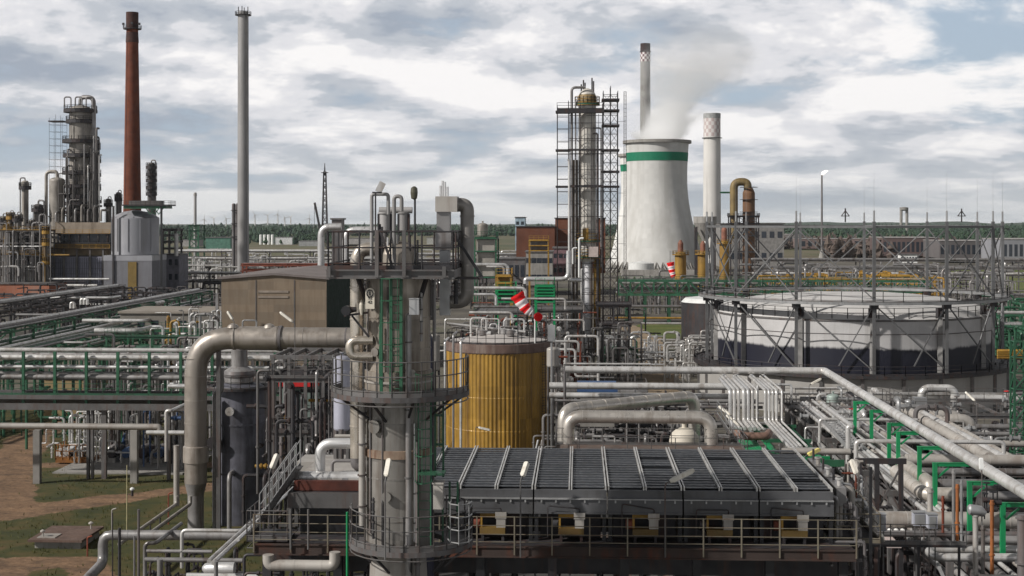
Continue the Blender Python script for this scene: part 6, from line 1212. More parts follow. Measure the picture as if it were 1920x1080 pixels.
tangle('dense small pipework in the dark under the cooler walkway', 'small pipes under the cooler walkway', (860, 1600), (53, 56), 9.5, (.8, 2.2), 46, (.025, .07), (m_galv, m_dark, m_rust, m_piped, m_pipe), 31, stuff=True, ln=(.4, 1.6))
for i in range(9): q = P(885+80*i, 0, 55.0); MB().cyl((q.x, 55, 11.6), (q.x, 55, 12.3), 1.05, n=24).cyl((q.x, 55, 9.5), (q.x, 55, 11.6), .14, n=10).solo('fan_ring', m_black, 'dark fan drum hidden under the cooler walkway', 'fan', 'fan drums under the coolers')
# the cooler's left end, with the silver header on top
T = thing('header_box', 'dark cooler end box with a grey beam and rust red upper side', 'cooler box', (X(615, 56), 57, 0)); xa2, xb2 = X(541, 54.5), X(712, 54.5); zz = lambda y: P(620, y, 54.5).z
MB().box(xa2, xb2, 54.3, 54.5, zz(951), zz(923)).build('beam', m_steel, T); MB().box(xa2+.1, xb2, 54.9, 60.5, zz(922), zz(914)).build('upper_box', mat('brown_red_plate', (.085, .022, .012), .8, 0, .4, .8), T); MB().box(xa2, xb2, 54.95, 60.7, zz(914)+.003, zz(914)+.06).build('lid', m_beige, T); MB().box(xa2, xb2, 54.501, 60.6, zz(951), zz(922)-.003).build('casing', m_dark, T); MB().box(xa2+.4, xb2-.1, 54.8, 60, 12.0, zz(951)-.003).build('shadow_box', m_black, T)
MB().box(xa2+.2, xb2, 54.6, 54.85, zz(921), zz(903)).build('red_plate', mat('dull_red_plate', (.085, .018, .009), .75, 0, .5, 1), T)
for px in (600, 640): MB().box(X(px, 54)-.12, X(px, 54)+.12, 54.86, 54.94, zz(922), zz(900)).build('saddle', m_galv, T)
pipe(R(556, 894, 55.6, 'x', 700), PX(21, 55.6)/2, m_alub, 'fat silver header pipe lying on the cooler end box', n=22)
pipe(R(600, 892, 56.2, 'z', 831, 'x', 700), PX(20, 56.2)/2, m_alub, 'silver pipe rising from the header and bending right to the tower', n=22, bend=.55, k=8)
pipe(R(623, 890, 57.5, 'z', 864, 'x', 668, 'z', 890), PX(6, 57)/2, m_piped, 'small dark hoop pipe on the cooler end box', n=10)
pipe(R(690, 818, 58, 'x', 628), PX(7, 58)/2, m_beige, 'thin beige pipe behind the silver bent pipe', n=10)
MB().box(X(560, 62), X(690, 62), 61.5, 63.5, P(0, 884, 62).z-.2, P(0, 866, 62).z).solo('duct', m_beige, 'pale beige flat duct behind the silver header pipe', 'duct')
T = thing('stair', 'steel stair climbing right to the cooler end box', 'stair', P(510, 990, 53)); a, e = P(487, 978, 53), P(556, 880, 55); b = MB()
for dy in (0, .8): b.bar(a+V((0, dy, 0)), e+V((0, dy, 0)), .06, .22)
for k in range(14): q = a.lerp(e, k/13); b.box(q.x-.12, q.x+.12, q.y+.03, q.y+.77, q.z-.02, q.z+.02)
b.build('flight', m_steel, T); b = MB(); b.rail([a, e], 1.05, .5, .02, 2, 5); b.rail([a+V((0, .8, 0)), e+V((0, .8, 0))], 1.05, .5, .02, 2, 5); b.build('railing', m_galv, T)
MB().bar(P(556, 884, 55), (P(556, 884, 55).x, 55, zd), .14).build('support', m_steel, T)
T = thing('stair_landing', 'small railed landing at the foot of the steel stair', 'landing', P(490, 1012, 52.5)); x0, x1 = X(470, 52.6), X(545, 52.6); MB().box(x0, x1, 52, 54, zd+.05, zd+.1).build('deck', m_dark, T); MB().rail([(x0, 54, zd+.1), (x0, 52, zd+.1), (x1, 52, zd+.1)], 1.1, .6, .02, 3, 5).build('railing', m_steel, T)
MB().cyl(P(651, 1100, 50), P(651, 960, 50), .045, n=8).solo('post', m_greenb, 'bright green post left of the tower foot', 'post')
for i, px in enumerate((545, 578)): MB().cyl(P(px, 1030, 51.4), P(px, 955, 51.4), .04, n=8).solo('post', m_steel, ('dark rail post before the cooler end box', 'pale rail post before the cooler end box')[i], 'post')
tangle('dense small dark pipework under the walkway left of the tower', 'small pipes under the walkway left of the tower', (470, 700), (53, 57), 9.5, (.8, 2.4), 26, (.03, .09), (m_dark, m_piped, m_blue, m_beige), 33, stuff=True, ln=(.4, 1.6))
# floodlights of the near plant
lamp(976, 902, 1045, 51.5, .35, .8, 'pale floodlight on a thin pole before the second cooler unit', .62, 1.0)
lamp(1247, 907, 1045, 51.5, .95, .25, 'biggest pale floodlight slanting right over the fourth cooler unit', 1.0, .42)
lamp(722, 905, 1050, 45.6, .15, .7, 'pale floodlight on a pole in front of the tower shell', .62, 1.3)
lamp(505, 888, 985, 52.2, .35, .6, 'pale floodlight on a pole beside the slate drum', .6, 1.1)
lamp(553, 606, 690, 99, -.8, .2, 'pale floodlight over the fat elbow pipe in front of the shed wall', 1.2, .55)
lamp(439, 603, 640, 106, -.6, .3, 'small yellowish floodlight left above the fat elbow pipe', .8, .8)
# ================================================================ right: silver loops, pipe rows, long slanting pipe
ZR = 9.3
pp = R(1065, 860, 95, 'z', 781, 'x', 1333, 'z', 860); m_loop = mat('patched_silver_cladding', (.58, .54, .49), .36, .6, .12, .6, (.22, .17, .13), .45, .2)
def seamed(name, label, pts, r, m, bend, sp, n=26, k=9, w=.03, cat='pipe'):
    T = thing(name, label, cat, (pts[0][0], pts[0][1], min(p[2] for p in pts))); MB().tube(pts, r, n, bend, k).build('run', m, T); b = MB(); i = 0
    for a, c in zip(pts, pts[1:]):
        a, c = V(a), V(c); d = (c-a).normalized(); ln = (c-a).length; q = bend*1.05
        while q < ln-bend*.9: b.cyl(a+d*(q-w), a+d*(q+w), r*1.03, n=n); q += sp
    if b.v: b.build('seams', m, T)
    return T
seamed('loop_pipe', 'front one of two fat silver loop pipes behind the coolers', pp, PX(24, 95)/2, m_loop, .95, 1.15)
p0, p1 = P(1057, 768, 98), P(1302, 742, 105.9); p1.z = p0.z
seamed('loop_pipe', 'back fat silver loop pipe rising to the right behind the front one', [V((p0.x, p0.y, 8)), p0, p1, V((p1.x, p1.y, 8))], PX(24, 98)/2, m_loop, .95, 1.3)
vessel('surge_drum', 'cream domed drum under the right bend of the silver loop pipes', 'vessel', P(1283, 0, 99), PX(56, 99)/2, 4, P(0, 799, 99).z, m_cream, dome=.9, legs=3, n=28)
frame('pipe_structure', 'brown railed steel stage under the silver loop pipes', 'frame', [X(p, 92) for p in (1048, 1110, 1180, 1250, 1320, 1392)], [91, 94.5], [4, P(0, 838, 92).z-.3], mat('brown_steel', (.12, .09, .075), .7, .1, .3, .8, RUST, .5), .2, .22, decks=(1,), rails=(1,), mr=m_steel)
for i, (a, c, py, Y, w, mm, lb) in enumerate(((1060, 1545, 693, 122, 13, m_pipew, ''), (1030, 1432, 723, 127, 13, m_pipew, 'thick white level pipe second from the top behind the silver loops'), (1030, 1372, 741, 124, 11, m_pipew, 'pale level pipe third from the top behind the silver loops'), (1040, 1330, 751, 121, 5, m_pipe, 'thin grey level pipe just below the third one behind the silver loops'), (1062, 1220, 682, 130, 4, m_pipew, 'thin pale pipe just above the top level pipe'), (1330, 1420, 752, 119, 8, m_pipe, 'short grey pipe right of the silver loop bend'), (1300, 1430, 763, 117, 6, m_piped, 'dark level pipe behind the silver loop bend'))):
    if i: pipe(R(a, py, Y, 'x', c), PX(w, Y)/2, mm, lb, rings=5, n=14)
pp = R(1060, 693, 122, 'x', 1546, 'y', 58); seamed('pipe', 'long pale pipe running level, then slanting down to the lower right on green posts', pp, .31, m_pipew, .45, 6, 18, 5, .05)
MB().cyl((pp[0].x-.05, 122, 0), (pp[0].x-.05, 122, pp[0].z+.2), .12, n=8).solo('post', m_piped, 'dark standpipe at the left end of the long slanting pipe', 'post')
xp, zp_ = pp[1].x, pp[1].z
gt = ('first green post under the slanting pipe from its far bend', 'second green post under the slanting pipe from its far bend', 'third green post under the slanting pipe from its far bend', 'fourth green post under the slanting pipe from its far bend', 'fifth green post, right of two fat parallel pipes', 'sixth green post with a long arm under the slanting pipe', 'seventh green post, behind the orange rods', 'last green post under the slanting pipe at the right edge')
for i, (px, py) in enumerate(((1603, 750), (1634, 766), (1667, 790), (1684, 806), (1724, 833), (1753, 863), (1818, 897), (1880, 936))):
    Y = (HC-zp_+.35)*F/(py-HY); x = X(px, Y); T = thing('pipe_support', gt[i], 'pipe support', (x, Y, zp_-2.5)); MB().box(x-.11, x+.11, Y-.11, Y+.11, ZR-.02, zp_-.32).build('post', m_greenb, T); b = MB(); b.box(x+.151, xp+.25, Y-.09, Y+.09, zp_-.50, zp_-.325); b.box(x-.14, xp+.25, Y-.11, Y+.11, zp_-.324, zp_-.30); b.build('arm', m_greenb, T)
    MB().bar((x+.15, Y, zp_-1.1), (x+.75, Y, zp_-.57), .1).build('knee', m_greenb, T)
# row of twelve bent pipes
zt, zb = P(1085, 730, 112).z, P(1085, 788, 112).z
for i, px in enumerate((1369, 1377, 1385, 1395, 1403, 1411, 1419, 1435, 1442, 1449, 1456, 1466)):
    rr = PX((7, 7, 6, 8, 7, 6, 4, 6, 5, 5, 5, 4)[i], 112)/2; q = X(px, 112); back = 120+(i % 3)*2
    pts = [V((q, back, zt)), V((q, 112, zt)), V((q, 112, zb)), V((q, 98.5+(i-7)*.35 if i >= 7 else 108, zb))]
    if i >= 7: pts += [V((X(1556, 98)-(11-i)*.02, pts[-1].y, zb)), V((X(1556, 98), pts[-1].y, zb-1.2))] if i == 7 else []
    pipe(pts, rr, m_pipew if i % 4 else m_alub, 'pale pipe in the row of parallel pipes bent down left of the slanting pipe' if 0 < i < 11 else ('leftmost pipe of the row bent down left of the slanting pipe' if i == 0 else 'rightmost thinnest pipe of the row bent down left of the slanting pipe'), 'pipe', 'row of parallel bent pipes', bend=.35, n=12)
T = thing('pipe_rack', 'bright green steel rack carrying the row of parallel bent pipes', 'pipe rack', (X(1480, 104), 104, 0)); x0, x1 = X(1425, 112)-.3, X(1470, 112)+.6
for y in (112.4, 105, 97.4):
    b = MB()
    for x in (x0, x1): b.box(x-.13, x+.13, y-.13, y+.13, 0, zb-.55)
    b.box(x0-.4, x1+.4, y-.14, y+.14, zb-.549, zb-.3); b.build('bent', m_green if y > 100 else m_greenb, T)
for x in (x0, x1): MB().box(x-.12, x+.12, 97.4, 112.4, zb-.86, zb-.56).build('girder', m_greenb, T)
MB().box(X(1440, 96.9), X(1592, 96.9), 96.8, 97.0, zb-.9, zb-.45).build('front_beam', m_green, T)
MB().box(x0-1.5, x0-.2, 97.5, 111, zb-1.4, zb-1.3).build('side_plate', m_greenb, T)
pipe(R(1466, 846, 95, 'x', 1594), PX(12, 95)/2, m_beige, 'fat beige level pipe just behind the right end of the coolers', rings=3, n=16)
pipe(R(1590, 870, 96, 'z', 800, 'x', 1598, 'y', 108), PX(9, 96)/2, m_pipew, 'white capped standpipe right of the green rack front', n=14)
pipe(R(1605, 900, 90, 'z', 827, 'x', 1882, 'z', 850), PX(8, 90)/2, m_pipew, 'thin pale portal pipe spanning under the slanting pipe', n=12, bend=.3)
pipe(R(1537, 830, 104, 'z', 786, 'x', 1720), PX(6, 104)/2, m_pipew, 'thin white portal pipe left of the first green posts', n=12, bend=.3)
pipe(R(1510, 830, 108, 'z', 801, 'x', 1600), PX(4, 108)/2, m_alub, 'slim silver rail pipe beside the green rack', n=10)
# the wide rack running towards the viewer

def dbundle(xs, Ya, Yb, r, mm, lab, grp, dz=0):
    for i, x in enumerate(xs):
        rr = r[i % len(r)]; b = MB(); b.cyl((x, Ya, ZR+dz+rr), (x, Yb, ZR+dz+rr), rr, n=10); y = Ya+rn.uniform(.5, 4)
        while y < Yb: b.cyl((x, y, ZR+dz+rr), (x, y+.08, ZR+dz+rr), rr*1.08, n=10); y += rn.uniform(3, 6)
        b.solo('pipe', mm[i % len(mm)], lab, 'pipe', grp)
dbundle([18.6, 18.95, 19.25, 19.55], 74, 122, (.14, .10, .12), (m_pipew, m_pipe, m_alub), 'slim pipe in the bundle left of the green posts', 'pipe bundle left of the green posts')
dbundle([20.3, 20.75, 21.1, 21.5, 21.9, 22.3, 22.7], 93, 126, (.13, .17, .10, .2), (m_pipew, m_beige, m_pipew, m_pipe), 'pale pipe in the bundle below the slanting pipe', 'pipe bundle below the slanting pipe')
dbundle([24.0, 24.5, 24.9, 25.3, 25.7], 92.5, 128, (.16, .12, .2), (m_pipe, m_pipew, m_piped), 'grey pipe in the bundle right of the slanting pipe', 'pipe bundle right of the slanting pipe')
dbundle([26.6, 27.6, 28.4], 92.5, 118, (.38, .28, .2), (m_beige, m_pipew, m_beige), 'fat beige pipe running back below the cream loops', 'fat beige pipes below the cream loops')
T = thing('pipe_rack', 'wide dark steel rack under the pipe bundles at the right', 'pipe rack', (23, 100, 0))
for k in range(10):
    y = 63.4+6.6*k; b = MB()
    for x in (18.2, 23.3, 29.0): b.box(x-.16, x+.16, y-.16, y+.16, 0, ZR-.36)
    b.box(17.8, 29.4, y-.15, y+.15, ZR-.355, ZR-.02); b.box(17.8, 29.4, y-.12, y+.12, ZR-2.6, ZR-2.3); b.build('bent', m_steel, T)
for x in (18.2, 23.3, 29.0): MB().box(x-.11, x+.11, 63, 123, ZR-.7, ZR-.37).build('girder', m_steel, T)
for k in range(8): MB().bar((18.2, 70+6.6*k, ZR-2.4), (18.2, 76.6+6.6*k, ZR-.5), .13).build('brace', m_galv, T)
dbundle([18.6, 19.2, 19.9, 20.5, 21.2, 22.0, 22.8, 23.8], 68, 120, (.16, .22, .12), (m_pipe, m_pipew, m_beige, m_piped), 'grey pipe on the lower tier of the wide right rack', 'lower tier pipes of the wide right rack', -2.3)
# two fat parallel pipes and the level ones
for i, (px, py, py2, ends, lb) in enumerate(((1685, 862, 905, 'z', 'upper one of two fat cream pipes slanting side by side under the green posts'), (1680, 884, 926, 'x', 'lower one of two fat cream pipes, bending off to the right'))):
    Ya = (HC-ZR-.45)*F/(py-HY); Yb = (HC-ZR-.45)*F/(py2-HY); q = P(px, py, Ya); pts = [V((q.x, Ya+1.2, q.z)), V((q.x, Ya, q.z)), V((q.x, Yb, q.z))]; pts = pts[1:]
    pts = ([V((q.x, Ya, q.z-1.2))] if 0 else []) + pts + ([V((q.x, Yb, q.z-3))] if ends == 'z' else [V((q.x+2.0, Yb, q.z))])
    sm_ = seamed('pipe', lb, pts, .38, mat('cream_cladding', (.52, .48, .43), .42, .4, .12, .6, (.2, .15, .1), .35) if i == 0 else bpy.data.materials['cream_cladding'], .5, 1.2, 22, 8); MB().sweep([(q.x, Ya-.02, q.z), (q.x, Ya+.15, q.z), (q.x, Ya+.3, q.z)], [.38, .33, .1], 18).build('end_cap', m_beige, sm_)
for i, (a, py, Y, w, mm, lb) in enumerate(((1698, 862, 92, 21, m_beige, 'fat level pipe crossing just below the slanting pipe, topmost at right'), (1722, 884, 88.5, 14, m_pipe, 'second level pipe from the top at the right edge'), (1760, 909, 83.5, 22, m_pipe, 'third level pipe from the top at the right edge'), (1850, 930, 80, 17, m_pipe, 'fourth level pipe from the top at the right edge'), (1600, 973, 73.5, 30, m_beige, 'fattest level pipe low at the right, behind the grey cabinets'), (1810, 1012, 69, 16, m_pipe, 'low level pipe right of the grey cabinets'), (1640, 1000, 71, 12, m_piped, 'dark level pipe behind the cabinet railing'))):
    seamed('pipe', lb, R(a, py, Y, 'x', 2010), PX(w, Y)/2, mm, .1, 2.6, 22, 4)
pp = [P(2000, 1031, 67.2), P(1737, 1031, 67.2), P(1737, 1031, 67.2)+V((0, -1.5, 0)), P(2000, 1031, 67.2)+V((0, -1.5, 0))]; pipe(pp, PX(15, 67)/2, m_pipew, 'long hairpin pipe lying level at the lower right corner', n=20, bend=.6, k=8)
MB().box(X(1598, 80), X(1598, 80)+.7, 71, 92, ZR-.6, ZR-.5).solo('cable_tray', mat('pinkish_tray', (.50, .42, .40), .7, 0, .15, .8, (.3, .22, .2), .4), 'wide pinkish cable tray slanting down beside the coolers', 'cable tray')
for i in range(3): x = X(1662, 74)+i*.33; MB().cyl((x, 72.5, ZR-.2), (x, 77, ZR-.2), .10, n=10).solo('pipe', m_white, 'short white pipe in the trio below the pinkish tray', 'pipe', 'three white pipes below the tray')
# loops and level pipes behind
seamed('loop_pipe', 'pale inverted U pipe standing before the gasholder foot', R(1728, 768, 128, 'z', 728, 'x', 1790, 'z', 785), PX(15, 128)/2, m_pipew, .75, 2, 18)
for i, (a, c, py, Y, lb) in enumerate(((1742, 1800, 778, 115, 'left one of two fat cream loop pipes at right'), (1768, 1822, 786, 112, 'right one of two fat cream loop pipes at right'))): seamed('loop_pipe', lb, R(a, 830, Y, 'z', py, 'x', c, 'z', 832), PX(20, Y)/2, m_beige if i else m_loop, 1.0, 3, 22)
for i, (a, c, py, Y, w, mm, lb) in enumerate(((1790, 2010, 747, 128, 14, m_pipew, 'thick pale level pipe at the right edge below the gasholder'), (1440, 2010, 737, 134, 6, m_pipew, 'thin white level pipe along the gasholder foot'), (1500, 1640, 748, 124, 9, m_pipe, 'grey manifold pipe right of the bent pipe row'), (1490, 1610, 728, 136, 5, m_pipew, 'thin pale pipe above the grey manifold'), (1540, 1720, 772, 118, 7, m_pipe, 'grey level pipe behind the first green post'), (1640, 1900, 812, 106, 8, m_pipe, 'grey level pipe behind the portal pipe'), (1830, 2010, 800, 110, 10, m_pipe, 'grey level pipe right of the cream loops'), (1850, 2010, 832, 103, 12, m_beige, 'beige level pipe near the right edge above the slanting pipe'), (1610, 1760, 786, 114, 5, m_alub, 'slim silver level pipe behind the green posts'))):
    pipe(R(a, py, Y, 'x', c), PX(w, Y)/2, mm, lb, rings=4, n=14)
frame('pipe_structure', 'grey steel stage of pumps and pipes behind the green posts', 'frame', [X(p, 118) for p in (1490, 1540, 1590, 1640, 1690)], [118, 126], [3.5, 6.5, 9.0], m_steel, .2, .24, decks=(0, 1), rails=(1, 2), md=m_dark)
frame('pipe_structure', 'grey steel stage around the cream loop pipes at right', 'frame', [X(p, 116) for p in (1720, 1775, 1830, 1885, 1940)], [116, 125], [3.5, 6.8, 9.2], m_steel, .2, .24, decks=(0, 1), rails=(1, 2), md=m_dark)
tangle('grey pipe in the thick tangle behind the green posts', 'pipework behind the green posts', (1480, 1700), (106, 124), 3.5, (2, 7.5), 44, (.06, .2), (m_pipe, m_steel, m_piped, m_pipew, m_galv, m_alub), 41, ln=(.6, 3), name='process_pipe', cat='process pipe')
tangle('grey pipe in the thick tangle below the gasholder at right', 'pipework below the gasholder', (1700, 1940), (104, 126), 3.5, (2, 7.5), 44, (.06, .2), (m_pipe, m_steel, m_piped, m_pipew, m_galv), 42, ln=(.6, 3), name='process_pipe', cat='process pipe')
rv = random.Random(77)
for i in range(26):
    Y = rv.uniform(96, 124); q = P(rv.uniform(1480, 1930), 0, Y); z0 = rv.choice((6.5, 9.3)); T = thing('valve', 'grey flanged valve with a small handwheel in the right pipework', 'valve', (q.x, Y, z0), 'valves in the right pipework')
    MB().cyl((q.x-.3, Y, z0+.3), (q.x+.3, Y, z0+.3), .17, n=12).cyl((q.x-.33, Y, z0+.3), (q.x-.25, Y, z0+.3), .26, n=12).cyl((q.x+.25, Y, z0+.3), (q.x+.33, Y, z0+.3), .26, n=12).build('body', (m_pipe, m_galv)[i % 2], T); MB().cyl((q.x, Y, z0+.3), (q.x, Y, z0+1.0), .05, n=8).build('stem', m_steel, T); MB().ring((q.x, Y, 0), .18, z0+.98, .05, .05, n=14).build('handwheel', (m_piped, m_red)[i % 7 == 0], T)
for i, (px, Y, w, y1) in enumerate(((1562, 121, 24, 735), (1660, 122, 14, 748), (1705, 119, 18, 744), (1520, 119, 16, 765), (1900, 121, 18, 760))):
    q = P(px, 0, Y); rr = PX(w, Y)/2; vessel('small_drum', ('greenish grey drum left of the first green post', 'slim grey drum right of the second green post', 'grey drum left of the inverted U pipe', 'squat grey drum right of the bent pipe row', 'grey drum at the right edge below the gasholder')[i], 'vessel', q, rr, 5, P(0, y1, Y).z, m_galv if i else mat('greenish_drum', (.30, .36, .33), .5, .2), legs=3, base=3.5, n=20)
MB().box(X(1715, 121), X(1738, 121), 121, 122, 6, P(0, 742, 121).z).solo('junction_box', m_galv, 'pale square box under the left foot of the inverted U pipe', 'cabinet')
tangle('thin pale pipe in the pipework behind the silver loops', 'pipework behind the silver loops', (1045, 1420), (100, 122), 2, (2, 6.5), 46, (.05, .18), (m_pipe, m_steel, m_pipew, m_piped, m_alub), 43, ln=(.6, 3.5), name='process_pipe', cat='process pipe')
tangle('small rusty or grey pipe on the cooler end right of the louvers', 'pipework at the right cooler end', (1545, 1640), (53, 64), 11.5, (.8, 3.2), 26, (.04, .12), (m_beige, m_pipe, m_rust, m_piped, m_pipew, m_galv), 44, ln=(.3, 1.4), name='process_pipe', cat='process pipe')
# cooler end header
a = P(1567, 0, 54.5); 
for i, y in enumerate((54.6, 57.0, 59.4)): T = thing('header_box', ('nearest pale header box on the right end of the coolers', 'middle pale header box on the right end of the coolers', 'farthest pale header box on the right end of the coolers')[i], 'header box', (a.x+.45, y, 13)); MB().box(a.x+.05, a.x+.42, y, y+2.1, 14.05, 14.75).build('casing', m_pipe, T); MB().cyl((a.x+.24, y+.5, 14.753), (a.x+.24, y+.5, 15.05), .09, n=14).cyl((a.x+.24, y+.5, 15.0), (a.x+.24, y+.5, 15.05), .15, n=14).build('nozzle', m_pipew, T); MB().tube([(a.x+.42, y+1.2, 14.5), (a.x+.85, y+1.2, 14.5), (a.x+.85, y+1.2, 11.5)], .13, 14, .25).build('down_pipe', (m_beige, m_pipew, m_pipe)[i], T); MB().cyl((a.x+.24, y+1.7, 14.753), (a.x+.24, y+1.7, 15.2), .05, n=8).build('vent', m_dark, T)
frame('end_stage', 'dark steel end stage with rails right of the last cooler unit', 'frame', [X(p, 54) for p in (1570, 1612, 1640)], [53.8, 60], [9.5, 12.8], m_dark, .14, .2, decks=(1,), rails=(1,), mr=m_rail)
MB().box(X(1632, 52.5)-.05, X(1632, 52.5)+.05, 52.4, 52.5, 9, P(0, 870, 52.5).z).solo('post', m_black, 'tall black post at the right end of the cooler walkway', 'post')
T = thing('truss_frame', 'dark braced steel frame between cooler end and cream pipes', 'frame', (X(1625, 78), 79, 0)); T.name = 'braced_structure'; ORG[T.name] = V((X(1625, 78), 79, 0)); z1 = P(0, 865, 78).z
for px in (1612, 1645, 1690): MB().box(X(px, 78)-.12, X(px, 78)+.12, 78, 78.24, 0, z1).build('post', m_dark, T)
MB().box(X(1605, 78), X(1700, 78), 78.01, 78.23, z1+.003, z1+.3).build('beam', m_dark, T)
for k, (p0, p1) in enumerate(((1612, 1645), (1645, 1690))): b = MB(); b.bar((X(p0, 78), 78.1, z1-.2), (X(p1, 78), 78.1, z1-2.6), .1); b.bar((X(p1, 78), 78.16, z1-.2), (X(p0, 78), 78.16, z1-2.6), .1); b.build('bracing', m_steel, T)
# cabinets, rods, valves, standpipes at the lower right
for i, (p0, p1, y0, y1, Y) in enumerate(((1638, 1661, 966, 996, 64), (1713, 1737, 962, 986, 65), (1740, 1758, 966, 991, 64))):
    a, e = P(p0, y1, Y), P(p1, y0, Y); T = thing('instrument_cabinet', ('wide bluish grey cabinet nearest the black post', 'middle bluish grey cabinet on the lower right railing', 'narrow bluish grey cabinet right of the middle one')[i], 'cabinet', ((a.x+e.x)/2, Y+.2, a.z)); MB().box(a.x, e.x, Y, Y+.4, a.z, e.z).build('casing', mat('bluish_grey_casing', (.40, .41, .46), .5, .1, .08, 1) if i == 0 else bpy.data.materials['bluish_grey_casing'], T); MB().box(a.x-.03, e.x+.03, Y-.03, Y+.43, e.z+.002, e.z+.04).build('lid', m_galv, T); MB().box(a.x+.06, e.x-.06, Y-.02, Y-.003, a.z+.06, e.z-.06).build('door', m_galv, T)
    for x in (a.x+.08, e.x-.08): MB().box(x-.025, x+.025, Y+.1, Y+.15, 9, a.z-.003).build('leg', m_steel, T)
T = thing('service_platform', 'railed service platform below the three bluish cabinets', 'platform', (X(1730, 64), 64, 0)); x0, x1 = X(1642, 63), X(1812, 63); z0 = P(1725, 1022, 63).z; MB().box(x0, x1, 63, 63.9, z0-.1, z0).build('deck', m_dark, T); MB().rail([(x0, 63.05, z0), (x1, 63.05, z0)], .9, .62, .02, 2, 5).build('railing', m_steel, T)
for x in (x0+.2, (x0+x1)/2, x1-.2): MB().box(x-.05, x+.05, 63.4, 63.5, 0, z0-.101).build('leg', m_dark, T)
m_orod = mat('orange_rust_paint', (.36, .12, .03), .7, 0, .3, 1.5, RUST, .5)
for i, (px, y0, y1, Y, w, mm, nm, lb) in enumerate(((1795, 985, 908, 66, 6, m_orod, 'rod', 'orange rusty upright rod left of the capped standpipe'), (1860, 1045, 938, 65, 7, m_orod, 'rod', 'orange rusty upright rod under the spindle valves'), (1829, 1080, 960, 64, 10, m_pipew, 'standpipe', 'pale standpipe with a fat head at the lower right'), (1843, 1040, 985, 64.5, 7, m_pipe, 'standpipe', 'grey standpipe right of the fat headed one'), (1788, 990, 880, 68, 6, m_pipe, 'standpipe', 'tall thin grey standpipe left of the orange rod'), (1803, 990, 900, 67, 5, m_galv, 'standpipe', 'bluish thin standpipe beside the first orange rod'), (1744, 975, 915, 74, 10, m_beige, 'standpipe', 'beige post pipe under the end of the upper fat cream pipe'), (1768, 960, 930, 70, 5, m_rust, 'rod', 'short dark rusty rod below the cream pipes'), (1917, 1060, 965, 62, 18, m_piped, 'standpipe', 'thick dark standpipe at the lower right corner'), (1620, 1020, 935, 62, 6, m_rust, 'rod', 'rusty rod by the black post at the cooler end'))):
    MB().cyl(P(px, y0+40, Y), P(px, y1, Y), PX(w, Y)/2, n=12).cyl(P(px, y1+8, Y), P(px, y1+5, Y), PX(w, Y)*.7, n=12).cyl(P(px, y0-6, Y), P(px, y0-3, Y), PX(w, Y)*.75, n=12).solo(nm, mm, lb, nm)
MB().sweep([P(1815, 955, 64), P(1818, 955, 64), P(1838, 958, 64), P(1846, 964, 64)], [.16, .24, .24, .15], 16).solo('tee_fitting', m_galv, 'fat tee shaped pipe head on the pale standpipe at lower right', 'fitting')
for i, (px, py, Y) in enumerate(((1850, 905, 66), (1862, 922, 65.5), (1846, 925, 66.5), (1870, 910, 66.2))):
    q = P(px, py, Y); T = thing('spindle_valve', ('tall black spindle valve left of the slanting pipe end', 'black spindle valve above the second orange rod', 'black spindle valve beside the white lamp pole', 'black spindle valve nearest the slanting pipe')[i], 'valve', q-V((0, 0, 1.2))); MB().cyl(q-V((0, 0, 1.2)), q, .035, n=8).build('spindle', m_black, T); MB().ring((q.x, q.y, 0), .13, q.z-.03, .04, .05, n=16).build('handwheel', m_black, T); b = MB(); b.bar((q.x-.13, q.y, q.z), (q.x+.13, q.y, q.z), .03); b.build('spoke', m_black, T); MB().cyl(q-V((.18, 0, .8)), q+V((.18, 0, -.8)), .12, n=12).build('body', m_dark, T)
lamp(1609, 896, 1010, 60, -.2, .7, 'pale floodlight head above the pinkish cable tray', .7, .8)
lamp(1508, 856, 905, 64, .8, .4, 'yellowish floodlight at the far right corner of the coolers', .7, .3, mat('yellowed_lamp', (.55, .47, .15), .5))
lamp(1841, 890, 985, 64, .02, .3, 'white upright floodlight on a pole beside the spindle valves', .55, 1.6, m_white)
lamp(1650, 1000, 1045, 58, .3, .8, 'pale floodlight at the right foot of the cooler walkway', .7, -.5)
lamp(1392, 801, 830, 97, -.7, .4, 'pale floodlight right of the silver loop bend, lower one', 1.2, .5); lamp(1374, 781, 820, 100, -.7, .5, 'pale floodlight right of the silver loop bend, upper one', 1.1, .5)
lamp(1517, 722, 770, 118, .8, .2, 'pale floodlight left of the long pipe bend', 1.0, .4); lamp(892, 800, 850, 110, .8, .1, 'pale floodlight before the yellow tank', 1.0, -.2); lamp(1832, 755, 790, 112, -.6, .3, 'pale floodlight right of the inverted U pipe', 1.0, .6)
MB().cyl(P(999, 870, 80), P(1009, 825, 80), .06, n=8).solo('post', m_alub, 'slanting silver rod behind the second cooler unit', 'post')
lattice('lattice_tower', 'green lattice tower at the right edge of the picture', 'tower', 1911, 105, 24, 24, 640, 0, m_green, 14, .09)
for i in range(4): pipe(R(1870, 658+i*4, 150+i, 'x', 2010), .18, m_yel, 'ochre pipe in the level pack at the right edge', 'pipe', 'ochre pipes at the right edge', n=8)
